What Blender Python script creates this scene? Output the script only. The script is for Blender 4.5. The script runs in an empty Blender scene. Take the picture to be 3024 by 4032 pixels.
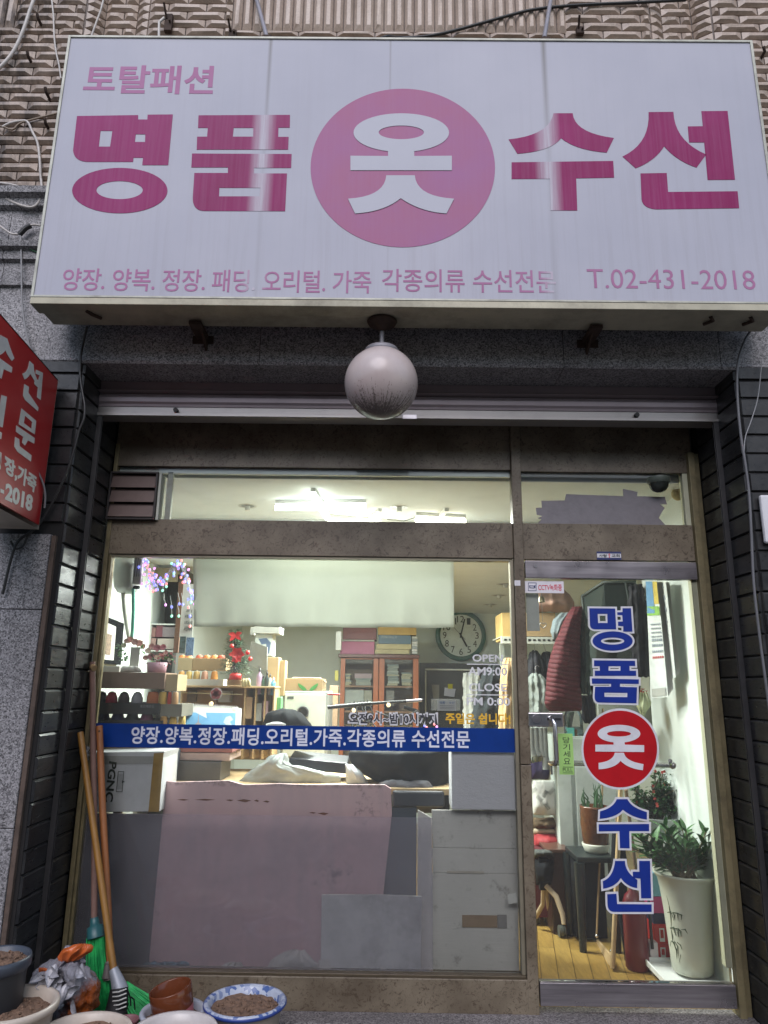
import bpy, bmesh, math, random
from mathutils import Vector, Matrix
random.seed(7)
R = math.radians
sc = bpy.context.scene
col = sc.collection

# ---------------------------------------------------------------- camera
F_PX = 2795.0
PITCH, ROLL, YAW = R(13.75), R(0.74), R(0.35)
CAM = Vector((0, 0, 1.40))
_f = Vector((-math.sin(YAW)*math.cos(PITCH), math.cos(YAW)*math.cos(PITCH), math.sin(PITCH)))
_r = _f.cross(Vector((0, 0, 1))).normalized()
_u = _r.cross(_f)
_r2 = _r*math.cos(ROLL) + _u*math.sin(ROLL)
_u2 = _u*math.cos(ROLL) - _r*math.sin(ROLL)
cd = bpy.data.cameras.new('camera'); cam = bpy.data.objects.new('camera', cd); col.objects.link(cam)
m = Matrix((_r2, _u2, -_f)).transposed().to_4x4(); m.translation = CAM
cam.matrix_world = m
cd.sensor_fit = 'VERTICAL'; cd.sensor_height = 36.0; cd.lens = F_PX/4032*36.0
cd.clip_end = 300; cd.clip_start = 0.05
sc.camera = cam

# ---------------------------------------------------------------- world, sun, exposure
SUN_EL, SUN_AZ = R(42), R(10)          # soft overcast light from high over the street behind the camera
w = bpy.data.worlds.new('World'); sc.world = w; w.use_nodes = True
nt = w.node_tree; bg = nt.nodes['Background']
sky = nt.nodes.new('ShaderNodeTexSky'); sky.sky_type = 'NISHITA'; sky.sun_disc = False
sky.sun_elevation = SUN_EL; sky.sun_rotation = math.pi - SUN_AZ; sky.dust_density = 1.2; sky.air_density = 1.3; sky.ozone_density = 1.0
nt.links.new(sky.outputs[0], bg.inputs[0]); bg.inputs[1].default_value = 0.13
sd = bpy.data.lights.new('sun', 'SUN'); sd.energy = 1.6; sd.angle = R(40); sd.color = (.97, .93, 1)
sun = bpy.data.objects.new('sun', sd); col.objects.link(sun)
_d = Vector((-math.sin(SUN_AZ)*math.cos(SUN_EL), -math.cos(SUN_AZ)*math.cos(SUN_EL), math.sin(SUN_EL)))
sun.rotation_euler = (-_d).to_track_quat('-Z', 'Y').to_euler()
sc.view_settings.view_transform = 'Standard'; sc.view_settings.look = 'None'
sc.view_settings.exposure = 0.34; sc.view_settings.gamma = 1
sc.cycles.use_denoising = True
sc.cycles.max_bounces = 8; sc.cycles.transparent_max_bounces = 16
sc.cycles.sample_clamp_indirect = 4.0
sc.cycles.caustics_reflective = False; sc.cycles.caustics_refractive = False

# ---------------------------------------------------------------- pixel -> world helpers (photo pixels, real distances)
def ray(px, py):
    return (_f + _r2*((px-1512)/F_PX) - _u2*((py-2016)/F_PX))
def P(px, py, Y):
    d = ray(px, py); return CAM + d*((Y-CAM.y)/d.y)
def PX(px, py, X):
    d = ray(px, py); return CAM + d*((X-CAM.x)/d.x)
def PZ(px, py, Z):
    d = ray(px, py); return CAM + d*((Z-CAM.z)/d.z)
def PP(px, py, o, n):
    d = ray(px, py); return CAM + d*((o-CAM).dot(n)/d.dot(n))
def rect(x0, y0, x1, y1, Y):
    ym, xm = (y0+y1)/2, (x0+x1)/2
    return P(x0, ym, Y).x, P(x1, ym, Y).x, P(xm, y1, Y).z, P(xm, y0, Y).z   # X0 X1 Z0 Z1

# ---------------------------------------------------------------- object helpers
def tag(o, label=None, cat=None, group=None, kind=None):
    if label: o['label'] = label
    if cat: o['category'] = cat
    if group: o['group'] = group
    if kind: o['kind'] = kind
    return o
def empty(name, loc, label=None, cat=None, group=None, rz=0):
    o = bpy.data.objects.new(name, None); col.objects.link(o)
    o.location = loc; o.rotation_euler = (0, 0, rz); o.empty_display_size = .05
    tag(o, label, cat, group); return o
class MB:
    def __init__(s): s.v = []; s.f = []; s.sm = []
    def add(s, vs, fs, smooth=False):
        n = len(s.v); s.v += [tuple(v) for v in vs]
        for f in fs: s.f.append([i+n for i in f]); s.sm.append(smooth)
        return s
    def box(s, x0, x1, y0, y1, z0, z1):
        if x0 > x1: x0, x1 = x1, x0
        if y0 > y1: y0, y1 = y1, y0
        if z0 > z1: z0, z1 = z1, z0
        vs = [(x, y, z) for x in (x0, x1) for y in (y0, y1) for z in (z0, z1)]
        return s.add(vs, [(0,1,3,2),(4,6,7,5),(0,4,5,1),(2,3,7,6),(0,2,6,4),(1,5,7,3)])
    def obox(s, c, ax, ay, az):            # oriented box: centre and half axes
        c, ax, ay, az = map(Vector, (c, ax, ay, az))
        vs = [c+ax*i+ay*j+az*k for i in (-1,1) for j in (-1,1) for k in (-1,1)]
        return s.add(vs, [(0,1,3,2),(4,6,7,5),(0,4,5,1),(2,3,7,6),(0,2,6,4),(1,5,7,3)])
    def tube(s, pts, r, n=8, caps=True):
        pts = [Vector(p) for p in pts]; rr = r if isinstance(r, (list, tuple)) else [r]*len(pts)
        rings = []; up = None
        for i, p in enumerate(pts):
            t = (pts[min(i+1, len(pts)-1)] - pts[max(i-1, 0)]).normalized()
            if up is None or abs(up.dot(t)) > .98:
                up = Vector((0, 0, 1)) if abs(t.z) < .9 else Vector((0, 1, 0))
            a = t.cross(up).normalized(); b = a.cross(t).normalized(); up = b
            rings.append([p + (a*math.cos(k*2*math.pi/n) + b*math.sin(k*2*math.pi/n))*rr[i] for k in range(n)])
        vs = [v for q in rings for v in q]; fs = []
        for i in range(len(pts)-1):
            for k in range(n):
                fs.append((i*n+k, i*n+(k+1) % n, (i+1)*n+(k+1) % n, (i+1)*n+k))
        s.add(vs, fs, True)
        if caps:
            s.add(rings[0], [tuple(range(n))]); s.add(rings[-1], [tuple(reversed(range(n)))])
        return s
    def lathe(s, c, prof, n=40, sx=1, sy=1, tilt=None):   # prof: (radius, z)
        c = Vector(c); T = tilt or Matrix.Identity(3)
        vs = [c + T @ Vector((math.cos(k*2*math.pi/n)*r*sx, math.sin(k*2*math.pi/n)*r*sy, z)) for r, z in prof for k in range(n)]
        fs = [(i*n+k, i*n+(k+1) % n, (i+1)*n+(k+1) % n, (i+1)*n+k) for i in range(len(prof)-1) for k in range(n)]
        return s.add(vs, fs, True)
    def ball(s, c, r, n=12, m=8, sx=1, sy=1, sz=1, tilt=None):
        prof = [(max(1e-4, math.sin(math.pi*i/m))*r, -math.cos(math.pi*i/m)*r*sz) for i in range(m+1)]
        return s.lathe(c, prof, n, sx, sy, tilt)
    def poly(s, pts, off):                 # flat polygon given thickness by offset vector
        pts = [Vector(p) for p in pts]; off = Vector(off); n = len(pts)
        vs = pts + [p+off for p in pts]
        fs = [tuple(range(n)), tuple(reversed(range(n, 2*n)))] + [(i, i+n, (i+1) % n+n, (i+1) % n) for i in range(n)]
        return s.add(vs, fs)
    def build(s, name, mat, parent=None, bevel=0, seg=2, label=None, cat=None, group=None, kind=None, sub=0):
        me = bpy.data.meshes.new(name); me.from_pydata(s.v, [], s.f)
        me.polygons.foreach_set('use_smooth', s.sm)
        me.materials.append(mat)
        b = bmesh.new(); b.from_mesh(me); bmesh.ops.recalc_face_normals(b, faces=b.faces); b.to_mesh(me); b.free()
        o = bpy.data.objects.new(name, me); col.objects.link(o)
        if parent is not None:
            o.parent = parent
            o.matrix_parent_inverse = mw(parent).inverted()
        if bevel:
            md = o.modifiers.new('bevel', 'BEVEL'); md.width = bevel; md.segments = seg; md.limit_method = 'ANGLE'; md.angle_limit = R(50)
        if sub:
            md = o.modifiers.new('sub', 'SUBSURF'); md.levels = sub; md.render_levels = sub
        return tag(o, label, cat, group, kind)
def mw(o):
    m = Matrix.LocRotScale(o.location, o.rotation_euler, o.scale)
    if o.parent: m = mw(o.parent) @ o.matrix_parent_inverse @ m
    return m
def pbox(x0, y0, x1, y1, Y, dep, name, mat, parent=None, bevel=.002, **k):   # box whose front face fills a pixel rectangle at distance Y
    X0, X1, Z0, Z1 = rect(x0, y0, x1, y1, Y)
    return MB().box(X0, X1, Y, Y+dep, Z0, Z1).build(name, mat, parent, bevel, **k)
def rumple(o, strength, size=.08, levels=1, seed=0, depth=3):
    tx = bpy.data.textures.new('rumple', 'CLOUDS'); tx.noise_scale = size; tx.noise_depth = depth
    if levels:
        s_ = o.modifiers.new('sub', 'SUBSURF'); s_.subdivision_type = 'SIMPLE' if levels > 1 else 'CATMULL_CLARK'; s_.levels = levels; s_.render_levels = levels
    d = o.modifiers.new('rumple', 'DISPLACE'); d.texture = tx; d.texture_coords = 'GLOBAL'; d.strength = strength; d.mid_level = .5
    return o
def origin(px, py, Y): return tuple(P(px, py, Y))

# ---------------------------------------------------------------- materials
class NT:
    def __init__(s, name):
        s.m = bpy.data.materials.new(name); s.m.use_nodes = True; s.t = s.m.node_tree
        s.b = s.t.nodes['Principled BSDF']
    def n(s, t, **k):
        q = s.t.nodes.new(t)
        for a, b in k.items():
            if a.startswith('i_'):
                key = a[2:]; key = int(key) if key.isdigit() else key.replace('_', ' ')
                q.inputs[key].default_value = b
            else: setattr(q, a, b)
        return q
    def l(s, a, b): s.t.links.new(a, b)
    def coord(s, scale=(1, 1, 1)):
        g = s.n('ShaderNodeNewGeometry'); mp = s.n('ShaderNodeMapping'); mp.inputs['Scale'].default_value = scale
        s.l(g.outputs['Position'], mp.inputs[0]); return mp.outputs[0]
    def noise(s, scale, det=4, rough=.6, vec=None, dist=0):
        q = s.n('ShaderNodeTexNoise'); q.inputs['Scale'].default_value = scale; q.inputs['Detail'].default_value = det
        q.inputs['Roughness'].default_value = rough; q.inputs['Distortion'].default_value = dist
        s.l(vec if vec else s.coord(), q.inputs['Vector']); return q.outputs['Fac']
    def ramp(s, fac, stops, interp='LINEAR'):
        q = s.n('ShaderNodeValToRGB'); q.color_ramp.interpolation = interp; e = q.color_ramp.elements
        while len(e) < len(stops): e.new(.5)
        for i, (p, c) in enumerate(stops):
            e[i].position = p; e[i].color = (c, c, c, 1) if isinstance(c, (int, float)) else (*c, 1)
        s.l(fac, q.inputs[0]); return q.outputs[0]
    def mix(s, fac, a, b, mode='MIX'):
        q = s.n('ShaderNodeMix', data_type='RGBA', blend_type=mode)
        for sock, v in ((q.inputs['Factor'], fac), (q.inputs[6], a), (q.inputs[7], b)):
            if isinstance(v, (int, float)): sock.default_value = v
            elif isinstance(v, tuple): sock.default_value = (*v, 1)
            else: s.l(v, sock)
        return q.outputs[2]
    def math(s, op, a, b=0.0, c=0.0, clamp=False):
        q = s.n('ShaderNodeMath', operation=op, use_clamp=clamp)
        for i, v in enumerate((a, b, c)):
            if isinstance(v, (int, float)): q.inputs[i].default_value = v
            else: s.l(v, q.inputs[i])
        return q.outputs[0]
    def sep(s):
        g = s.n('ShaderNodeNewGeometry'); q = s.n('ShaderNodeSeparateXYZ'); s.l(g.outputs['Position'], q.inputs[0]); return q.outputs
    def bump(s, h, strength=.3, dist=.01):
        q = s.n('ShaderNodeBump'); q.inputs['Strength'].default_value = strength; q.inputs['Distance'].default_value = dist
        s.l(h, q.inputs['Height']); s.l(q.outputs[0], s.b.inputs['Normal'])
    def base(s, c):
        if isinstance(c, tuple): s.b.inputs['Base Color'].default_value = (*c, 1)
        else: s.l(c, s.b.inputs['Base Color'])
    def setp(s, rough=.6, metal=0, spec=.5):
        if isinstance(rough, (int, float)): s.b.inputs['Roughness'].default_value = rough
        else: s.l(rough, s.b.inputs['Roughness'])
        s.b.inputs['Metallic'].default_value = metal
        s.b.inputs['Specular IOR Level'].default_value = spec
def lin(c): return tuple((x/255/12.92 if x/255 <= .04045 else ((x/255+.055)/1.055)**2.4) for x in c)
def dark(c, k): return tuple(x*k for x in c)
_mc = {}
def M(name, c, rough=.6, metal=0, var=.2, scale=9, bump=.0, bscale=60, spec=.5, emit=0, dirt=0, alpha=1):
    if name in _mc: return _mc[name]
    t = NT(name); t.setp(rough, metal, spec)
    f = t.noise(scale, 5, .65)
    c2 = dark(c, 1-var); c3 = tuple(min(1, x*(1+var*.5)) for x in c)
    cc = t.ramp(f, [(.25, c2), (.5, c), (.75, c3)])
    if dirt:
        d = t.ramp(t.noise(scale*.35+1.3, 8, .75), [(.45, 0.0), (.72, float(dirt))])
        cc = t.mix(d, cc, (.05, .04, .03))
    t.base(cc)
    if bump: t.bump(t.noise(bscale, 3, .6), bump, .004)
    if emit:
        t.b.inputs['Emission Color'].default_value = (*c, 1); t.b.inputs['Emission Strength'].default_value = emit
    _mc[name] = t.m; return t.m

def granite(name, tone=1.0, tint=(1, 1, 1.02)):
    t = NT(name); t.setp(.55)
    v1 = t.n('ShaderNodeTexVoronoi'); v1.inputs['Scale'].default_value = 190; t.l(t.coord(), v1.inputs['Vector'])
    sp = t.n('ShaderNodeSeparateColor'); t.l(v1.outputs['Color'], sp.inputs[0])
    c = t.ramp(sp.outputs[0], [(0, dark((.07, .068, .07), tone)), (.22, dark((.20, .19, .195), tone)), (.6, dark((.37, .355, .36), tone)), (1, dark((.56, .54, .54), tone))])
    st = t.ramp(t.noise(1.6, 7, .7, t.coord((1, 1, .6))), [(.35, .62), (.7, 1.08)])
    c = t.mix(1.0, c, st, 'MULTIPLY')
    blot = t.ramp(t.noise(5, 6, .75), [(.62, 0.0), (.78, .55)])
    c = t.mix(blot, c, (.05, .042, .04))
    c = t.mix(1.0, c, tint, 'MULTIPLY')
    t.base(c); t.bump(sp.outputs[1], .08, .002); return t.m
GRANITE = granite('speckled_granite', .84)
GRANITE_DK = granite('weathered_granite', .62, (1, .96, .95))
def tile_mat():
    t = NT('dark_tile')
    f = t.noise(14, 5, .7); g = t.noise(60, 4, .7, t.coord((1, .25, 1)))
    t.base(t.mix(t.ramp(t.noise(2.2, 6, .75), [(.5, 0.0), (.75, .3)]), t.ramp(f, [(.3, (.010, .011, .013)), (.7, (.034, .034, .035))]), (.075, .07, .065)))
    t.setp(t.ramp(g, [(.3, .24), (.75, .5)]), 0, .42)
    t.bump(t.noise(35, 5, .7, t.coord((1, .3, 1))), .25, .004); return t.m
TILE = tile_mat()
def brick_mat():
    t = NT('glazed_brick')
    f = t.noise(3.2, 6, .7); 
    c = t.ramp(f, [(.3, (.30, .23, .18)), (.5, (.40, .31, .25)), (.72, (.46, .37, .305))])
    fine = t.ramp(t.noise(90, 4, .7), [(.3, .8), (.7, 1.1)])
    c = t.mix(1.0, c, fine, 'MULTIPLY')
    # grime runs on the left, soot patch
    x = t.sep()
    lft = t.math('MULTIPLY_ADD', x[0], -1.6, -2.35, clamp=True)
    run = t.ramp(t.noise(4.5, 7, .75, t.coord((3, 1, .8))), [(.42, 0.0), (.62, .95)])
    c = t.mix(t.math('MULTIPLY', lft, run), c, (.035, .028, .025))
    c = t.mix(t.ramp(t.noise(7, 6, .7, t.coord((1.5, 1, .6))), [(.6, 0.0), (.8, .6)]), c, (.10, .07, .05))
    t.base(c); t.setp(.42); t.bump(t.noise(70, 4, .7), .15, .003); return t.m
BRICK = brick_mat()
MORTAR = M('mortar', (.20, .17, .155), .9, bump=.3)
def burl():
    t = NT('burl_laminate')
    c = t.ramp(t.noise(4, 4, .6), [(.35, (.105, .082, .056)), (.65, (.20, .165, .118))])
    cell = t.noise(30, 5, .7, dist=1.6)
    c = t.mix(t.ramp(cell, [(.37, .75), (.45, 0.0)]), c, (.05, .033, .02))
    sp = t.ramp(t.noise(55, 3, .8, dist=1.5), [(.36, .85), (.43, 0.0)])
    c = t.mix(sp, c, (.07, .045, .028))
    t.base(c); t.setp(.45); t.bump(cell, .08, .002); return t.m
BURL = burl()
GOLD = M('champagne_aluminium', (.24, .20, .11), .45, .35, .3, 12, .05, dirt=.6)
GOLD_DK = M('bronze_aluminium', (.09, .07, .045), .45, .3, .3, 12)
STEEL = M('brushed_steel', (.42, .40, .42), .28, .9, .15, 6)
def brushed():
    t = NT('brushed_door_steel'); t.base(t.ramp(t.noise(3, 6, .7, t.coord((.5, 1, 12))), [(.3, (.25, .23, .25)), (.7, (.46, .43, .45))]))
    t.setp(t.ramp(t.noise(8, 4, .6), [(.3, .25), (.7, .42)]), .85)
    t.bump(t.noise(120, 2, .6, t.coord((.05, 1, 3))), .08, .001); return t.m
BRUSHED = brushed()
CHROME = M('chrome', (.7, .69, .7), .24, 1, .05)
BLACK = M('black_plastic', (.012, .012, .013), .5)
RUST = M('rusty_iron', (.05, .03, .022), .8, .2, .5, 25, .4)
WALLW = M('interior_plaster', (.72, .78, .74), .8, 0, .06, 5, .15, 120)
CEILM = M('ceiling_plaster', (.66, .70, .69), .85, 0, .08, 6, .35, 55)
def glass(name, tint=(1, 1, 1), haze=0.0, hazec=(.3, .3, .32), refl=1.0, patch=0.0):
    t = NT(name); t.t.nodes.remove(t.b)
    tr = t.n('ShaderNodeBsdfTransparent'); tr.inputs[0].default_value = (*tint, 1)
    gl = t.n('ShaderNodeBsdfGlossy'); gl.inputs['Roughness'].default_value = .02
    fr = t.n('ShaderNodeFresnel'); fr.inputs[0].default_value = 1.45
    mx = t.n('ShaderNodeMixShader'); t.l(t.math('MULTIPLY', fr.outputs[0], refl), mx.inputs[0])
    src = tr.outputs[0]
    if haze:
        df = t.n('ShaderNodeBsdfDiffuse'); df.inputs[0].default_value = (*hazec, 1)
        tl = t.n('ShaderNodeBsdfTranslucent'); tl.inputs[0].default_value = (*hazec, 1)
        m0 = t.n('ShaderNodeMixShader'); m0.inputs[0].default_value = .5; t.l(df.outputs[0], m0.inputs[1]); t.l(tl.outputs[0], m0.inputs[2])
        m1 = t.n('ShaderNodeMixShader')
        f = t.ramp(t.noise(3.5, 6, .7), [(.3, haze*.75), (.7, min(1, haze*1.3))])
        t.l(f, m1.inputs[0]); t.l(tr.outputs[0], m1.inputs[1]); t.l(m0.outputs[0], m1.inputs[2]); src = m1.outputs[0]
    t.l(src, mx.inputs[1]); t.l(gl.outputs[0], mx.inputs[2])
    t.l(mx.outputs[0], t.t.nodes['Material Output'].inputs[0]); return t.m
GLASS = glass('window_glass', (.97, .98, .97), .03, (.5, .5, .52), 1.0)
GLASS_DIRTY = glass('fogged_glass', (.99, .98, 1), .17, (.44, .44, .47), .45)
CLEAR = glass('clear_plastic', (.95, .95, .95), .12, (.6, .6, .6))

# ---------------------------------------------------------------- lettering
def eval_mesh(cu):
    o = bpy.data.objects.new('tmp', cu); col.objects.link(o)
    dg = bpy.context.evaluated_depsgraph_get(); dg.update()
    me = bpy.data.meshes.new_from_object(o.evaluated_get(dg))
    vs = [v.co.copy() for v in me.vertices]; fs = [tuple(p.vertices) for p in me.polygons]
    bpy.data.objects.remove(o); bpy.data.meshes.remove(me); bpy.data.curves.remove(cu)
    return vs, fs
def text(s, corners, mat, parent, name='lettering', bold=.0, depth=.0012, spacing=1.0, shear=0, **k):
    """corners: world points top-left, top-right, bottom-right, bottom-left (the text fills them)"""
    cu = bpy.data.curves.new('txt', 'FONT'); cu.body = s; cu.offset = bold; cu.extrude = .01; cu.resolution_u = 3
    cu.space_character = spacing; cu.shear = shear; cu.align_x = 'CENTER'
    vs, fs = eval_mesh(cu)
    if not vs: return None
    x0, x1 = min(v.x for v in vs), max(v.x for v in vs); y0, y1 = min(v.y for v in vs), max(v.y for v in vs)
    TL, TR, BR, BL = [Vector(c) for c in corners]
    n = (TR-TL).cross(BL-TL).normalized()
    if n.dot(CAM-TL) < 0: n = -n
    out = []
    for v in vs:
        a = (v.x-x0)/(x1-x0); b = (y1-v.y)/(y1-y0)
        out.append(TL*(1-a)*(1-b) + TR*a*(1-b) + BR*a*b + BL*(1-a)*b + n*(depth*(1 if v.z > 0 else .15)))
    return MB().add(out, fs).build(name, mat, parent, **k)
def trect(x0, y0, x1, y1, Y):
    X0, X1, Z0, Z1 = rect(x0, y0, x1, y1, Y)
    return [(X0, Y, Z1), (X1, Y, Z1), (X1, Y, Z0), (X0, Y, Z0)]
def flat(lst):
    out = []; i = 0; n = len(lst)
    for i, p in enumerate(lst):
        if len(p) == 2: out.append(p)
        else:
            a = lst[i-1]; b = lst[(i+1) % n]
            for q in range(1, 9):
                t = q/9; out.append(((1-t)**2*a[0]+2*t*(1-t)*p[0]+t*t*b[0], (1-t)**2*a[1]+2*t*(1-t)*p[1]+t*t*b[1]))
    return out
def ell(cx, cy, rx, ry, n=48): return [(cx+rx*math.cos(k*2*math.pi/n), cy+ry*math.sin(k*2*math.pi/n)) for k in range(n)]
def shape(loops, o, n, mat, parent, name='lettering', depth=.0012, grow=0.0, tr=None, **k):
    """pixel loops traced onto the plane through o with normal n (towards the street)"""
    o = Vector(o); n = Vector(n).normalized()
    ux = Vector((0, 0, 1)).cross(n).normalized(); 
    if ux.dot(_r2) < 0: ux = -ux
    uz = Vector((0, 0, 1))
    cu = bpy.data.curves.new('shp', 'CURVE'); cu.dimensions = '2D'; cu.fill_mode = 'BOTH'; cu.extrude = depth/2; cu.offset = grow
    for lp in loops:
        pts = [PP(*(tr(*p) if tr else p), o, n) - o for p in flat(lp)]
        sp = cu.splines.new('POLY'); sp.points.add(len(pts)-1); sp.use_cyclic_u = True
        for q, p in zip(sp.points, pts): q.co = (p.dot(ux), p.dot(uz), 0, 1)
    vs, fs = eval_mesh(cu)
    out = [o + ux*v.x + uz*v.y + n*(v.z+depth/2+.0003) for v in vs]
    return MB().add(out, fs).build(name, mat, parent, **k)

# ================================================================ SETTING
YF, YW, YS = 3.55, 3.09, 2.80         # shopfront plane, facade plane, big sign face
XL, XR = -1.444, 1.62                 # inner faces of the two pillars
ZL = 2.867                            # underside of the stone beam
def zf(y): return P(1500, y, YF).z
def zw(y): return P(200, y, YW).z
def street_mat():
    t = NT('street_concrete'); t.setp(.8)
    c = t.ramp(t.noise(9, 8, .75), [(.3, (.10, .092, .085)), (.7, (.22, .205, .19))])
    c = t.mix(t.ramp(t.noise(60, 3, .7), [(.6, 0.0), (.72, .7)]), c, (.32, .3, .28))
    t.base(c); t.bump(t.noise(80, 5, .75), .5, .006); return t.m
MB().box(-20, 20, -12, 3.42, -.3, -.012).build('ground', street_mat(), kind='structure')
t = NT('wood_floor'); v = t.coord((1, 1, 1))
br = t.n('ShaderNodeTexBrick'); br.inputs['Scale'].default_value = 1; br.inputs['Mortar Size'].default_value = .002
br.inputs['Brick Width'].default_value = .9; br.inputs['Row Height'].default_value = .085
br.inputs['Color1'].default_value = (.42, .27, .075, 1); br.inputs['Color2'].default_value = (.33, .2, .05, 1); br.inputs['Mortar'].default_value = (.09, .05, .015, 1)
mp = t.n('ShaderNodeMapping'); mp.inputs['Rotation'].default_value = (0, 0, R(100)); t.l(v, mp.inputs[0]); t.l(mp.outputs[0], br.inputs['Vector'])
gr = t.ramp(t.noise(7, 7, .7, t.coord((9, 1.2, 1))), [(.3, .65), (.7, 1.15)])
t.base(t.mix(1.0, br.outputs[0], gr, 'MULTIPLY')); t.setp(.3)
MB().box(-1.62, 2.3, 3.45, 8.1, -.25, 0.0).build('floor', t.m, kind='structure')
MB().box(XL, XR, 3.42, 3.62, -.2, .014).build('threshold', GRANITE_DK, None, .004, kind='structure')
# room shell
MB().box(-1.70, -1.62, 3.66, 8.1, 0, 2.6).build('wall_left', WALLW, kind='structure')
MB().box(1.62, 1.70, 3.66, 4.42, 0, 2.6).box(1.62, 2.3, 4.42, 4.5, 0, 2.6).box(2.3, 2.38, 4.5, 8.1, 0, 2.6).build('wall_right', WALLW, kind='structure')
MB().box(-1.62, 2.3, 8.02, 8.1, 0, 2.4).build('wall_back', WALLW, kind='structure')
MB().box(-1.70, 2.38, 3.62, 4.60, 2.46, 2.56).box(-1.70, 2.38, 4.60, 8.1, 2.2, 2.3).box(-1.62, 2.3, 4.575, 4.599, 2.203, 2.459).build('ceiling', CEILM, kind='structure')

# ---------------------------------------------------------------- the building
bld = empty('shop_building', (0, YW, 0), 'old brick and speckled granite street building that holds the shopfront', 'building')
# brick wall
def fr_x(y0, y1, z0, z1, x0, x1, mb, pro, ix=.032, iz=.015, ax=None):
    pass
def bricks():
    mb = MB()
    zb = zw(752); PI_, LN = .0535, .205
    xA = P(338, 60, YW).x; xB = P(590, 60, YW).x; xC = P(2556, 60, YW).x; xD = P(2800, 60, YW).x
    xS0 = P(918, 60, YW).x; xS1 = P(2218, 60, YW).x; zS = P(1500, 132, YW).z; xT = P(66, 60, YW).x; zT = P(30, 116, YW).z
    W, D = .085, .055
    def brick(A, ux, uz, L, H, n, pro=.021):       # A corner, along ux (L), up uz (H)
        g = .0035; A = Vector(A); ux = Vector(ux); uz = Vector(uz); n = Vector(n)
        iu, iv = min(.036, L*.3), H*.32
        if L < H: iu, iv = L*.32, min(.036, H*.3)
        o = [A+ux*g+uz*g, A+ux*(L-g)+uz*g, A+ux*(L-g)+uz*(H-g), A+ux*g+uz*(H-g)]
        top = [A+ux*iu+uz*iv, A+ux*(L-iu)+uz*iv, A+ux*(L-iu)+uz*(H-iv), A+ux*iu+uz*(H-iv)]
        b1 = [p+n*.006 for p in o]; t1 = [p+n*pro*random.uniform(.9, 1.1) for p in top]
        mb.add(o+b1+t1, [(8, 9, 10, 11)]+[(i, (i+1) % 4, (i+1) % 4+4, i+4) for i in range(4)]+[(i+4, (i+1) % 4+4, (i+1) % 4+8, i+8) for i in range(4)])
    def strip(p0, p1, z0, z1, phase):               # horizontal courses on a face from p0 to p1
        p0 = Vector(p0); p1 = Vector(p1); ux = (p1-p0).normalized(); W_ = (p1-p0).length; n = Vector((ux.y, -ux.x, 0))
        if n.y > 0: n = -n
        z = z0; r = 0
        while z < z1-.02:
            H = min(PI_, z1-z)
            off = (r % 2)*LN/2 + phase; x = -((off) % LN)
            while x < W_-.002:
                a, b = max(0, x), min(W_, x+LN)
                if b-a > .012: brick(p0+ux*a+Vector((0, 0, z-p0.z)), ux, (0, 0, 1), b-a, H, n)
                x += LN
            z += PI_; r += 1
    top = 5.55
    strip((-3.0, YW, 0), (xA, YW, 0), zb, zT, .03); strip((xT, YW, 0), (xA, YW, 0), zT, top, .09)
    strip((xA, YW, 0), (xA+W, YW+D, 0), zb, top, .1)
    strip((xA+W, YW+D, 0), (xB-W, YW+D, 0), zb, top, .0)
    strip((xB-W, YW+D, 0), (xB, YW, 0), zb, top, .1)
    strip((xB, YW, 0), (xS0, YW, 0), zb, top, .0)
    strip((xS0, YW, 0), (xS1, YW, 0), zb, zS, .05)
    strip((xS1, YW, 0), (xC, YW, 0), zb, top, .0)
    strip((xC, YW, 0), (xC+W, YW+D, 0), zb, top, .1)
    strip((xC+W, YW+D, 0), (xD-W, YW+D, 0), zb, top, .0)
    strip((xD-W, YW+D, 0), (xD, YW, 0), zb, top, .1)
    strip((xD, YW, 0), (3.2, YW, 0), zb, top, .06)
    x = xS0
    while x < xS1-.03:
        brick((x, YW, zS), (1, 0, 0), (0, 0, 1), .0545, .24, (0, -1, 0)); brick((x, YW, zS+.24), (1, 0, 0), (0, 0, 1), .0545, .24, (0, -1, 0)); x += .0545
    x = xT-.0545
    while x > -3:
        brick((x, YW, zT), (1, 0, 0), (0, 0, 1), .0545, .24, (0, -1, 0)); brick((x, YW, zT+.24), (1, 0, 0), (0, 0, 1), .0545, .24, (0, -1, 0)); x -= .0545
    mb.build('brick_wall', BRICK, bld)
    bk = MB(); pts = [(-3, YW), (xA, YW), (xA+W, YW+D), (xB-W, YW+D), (xB, YW), (xC, YW), (xC+W, YW+D), (xD-W, YW+D), (xD, YW), (3.2, YW), (3.2, 3.5), (-3, 3.5)]
    bk.poly([(a, b+.001, zb-.01) for a, b in pts], (0, 0, 2.3)).build('mortar_backing', MORTAR, bld)
bricks()
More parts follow.
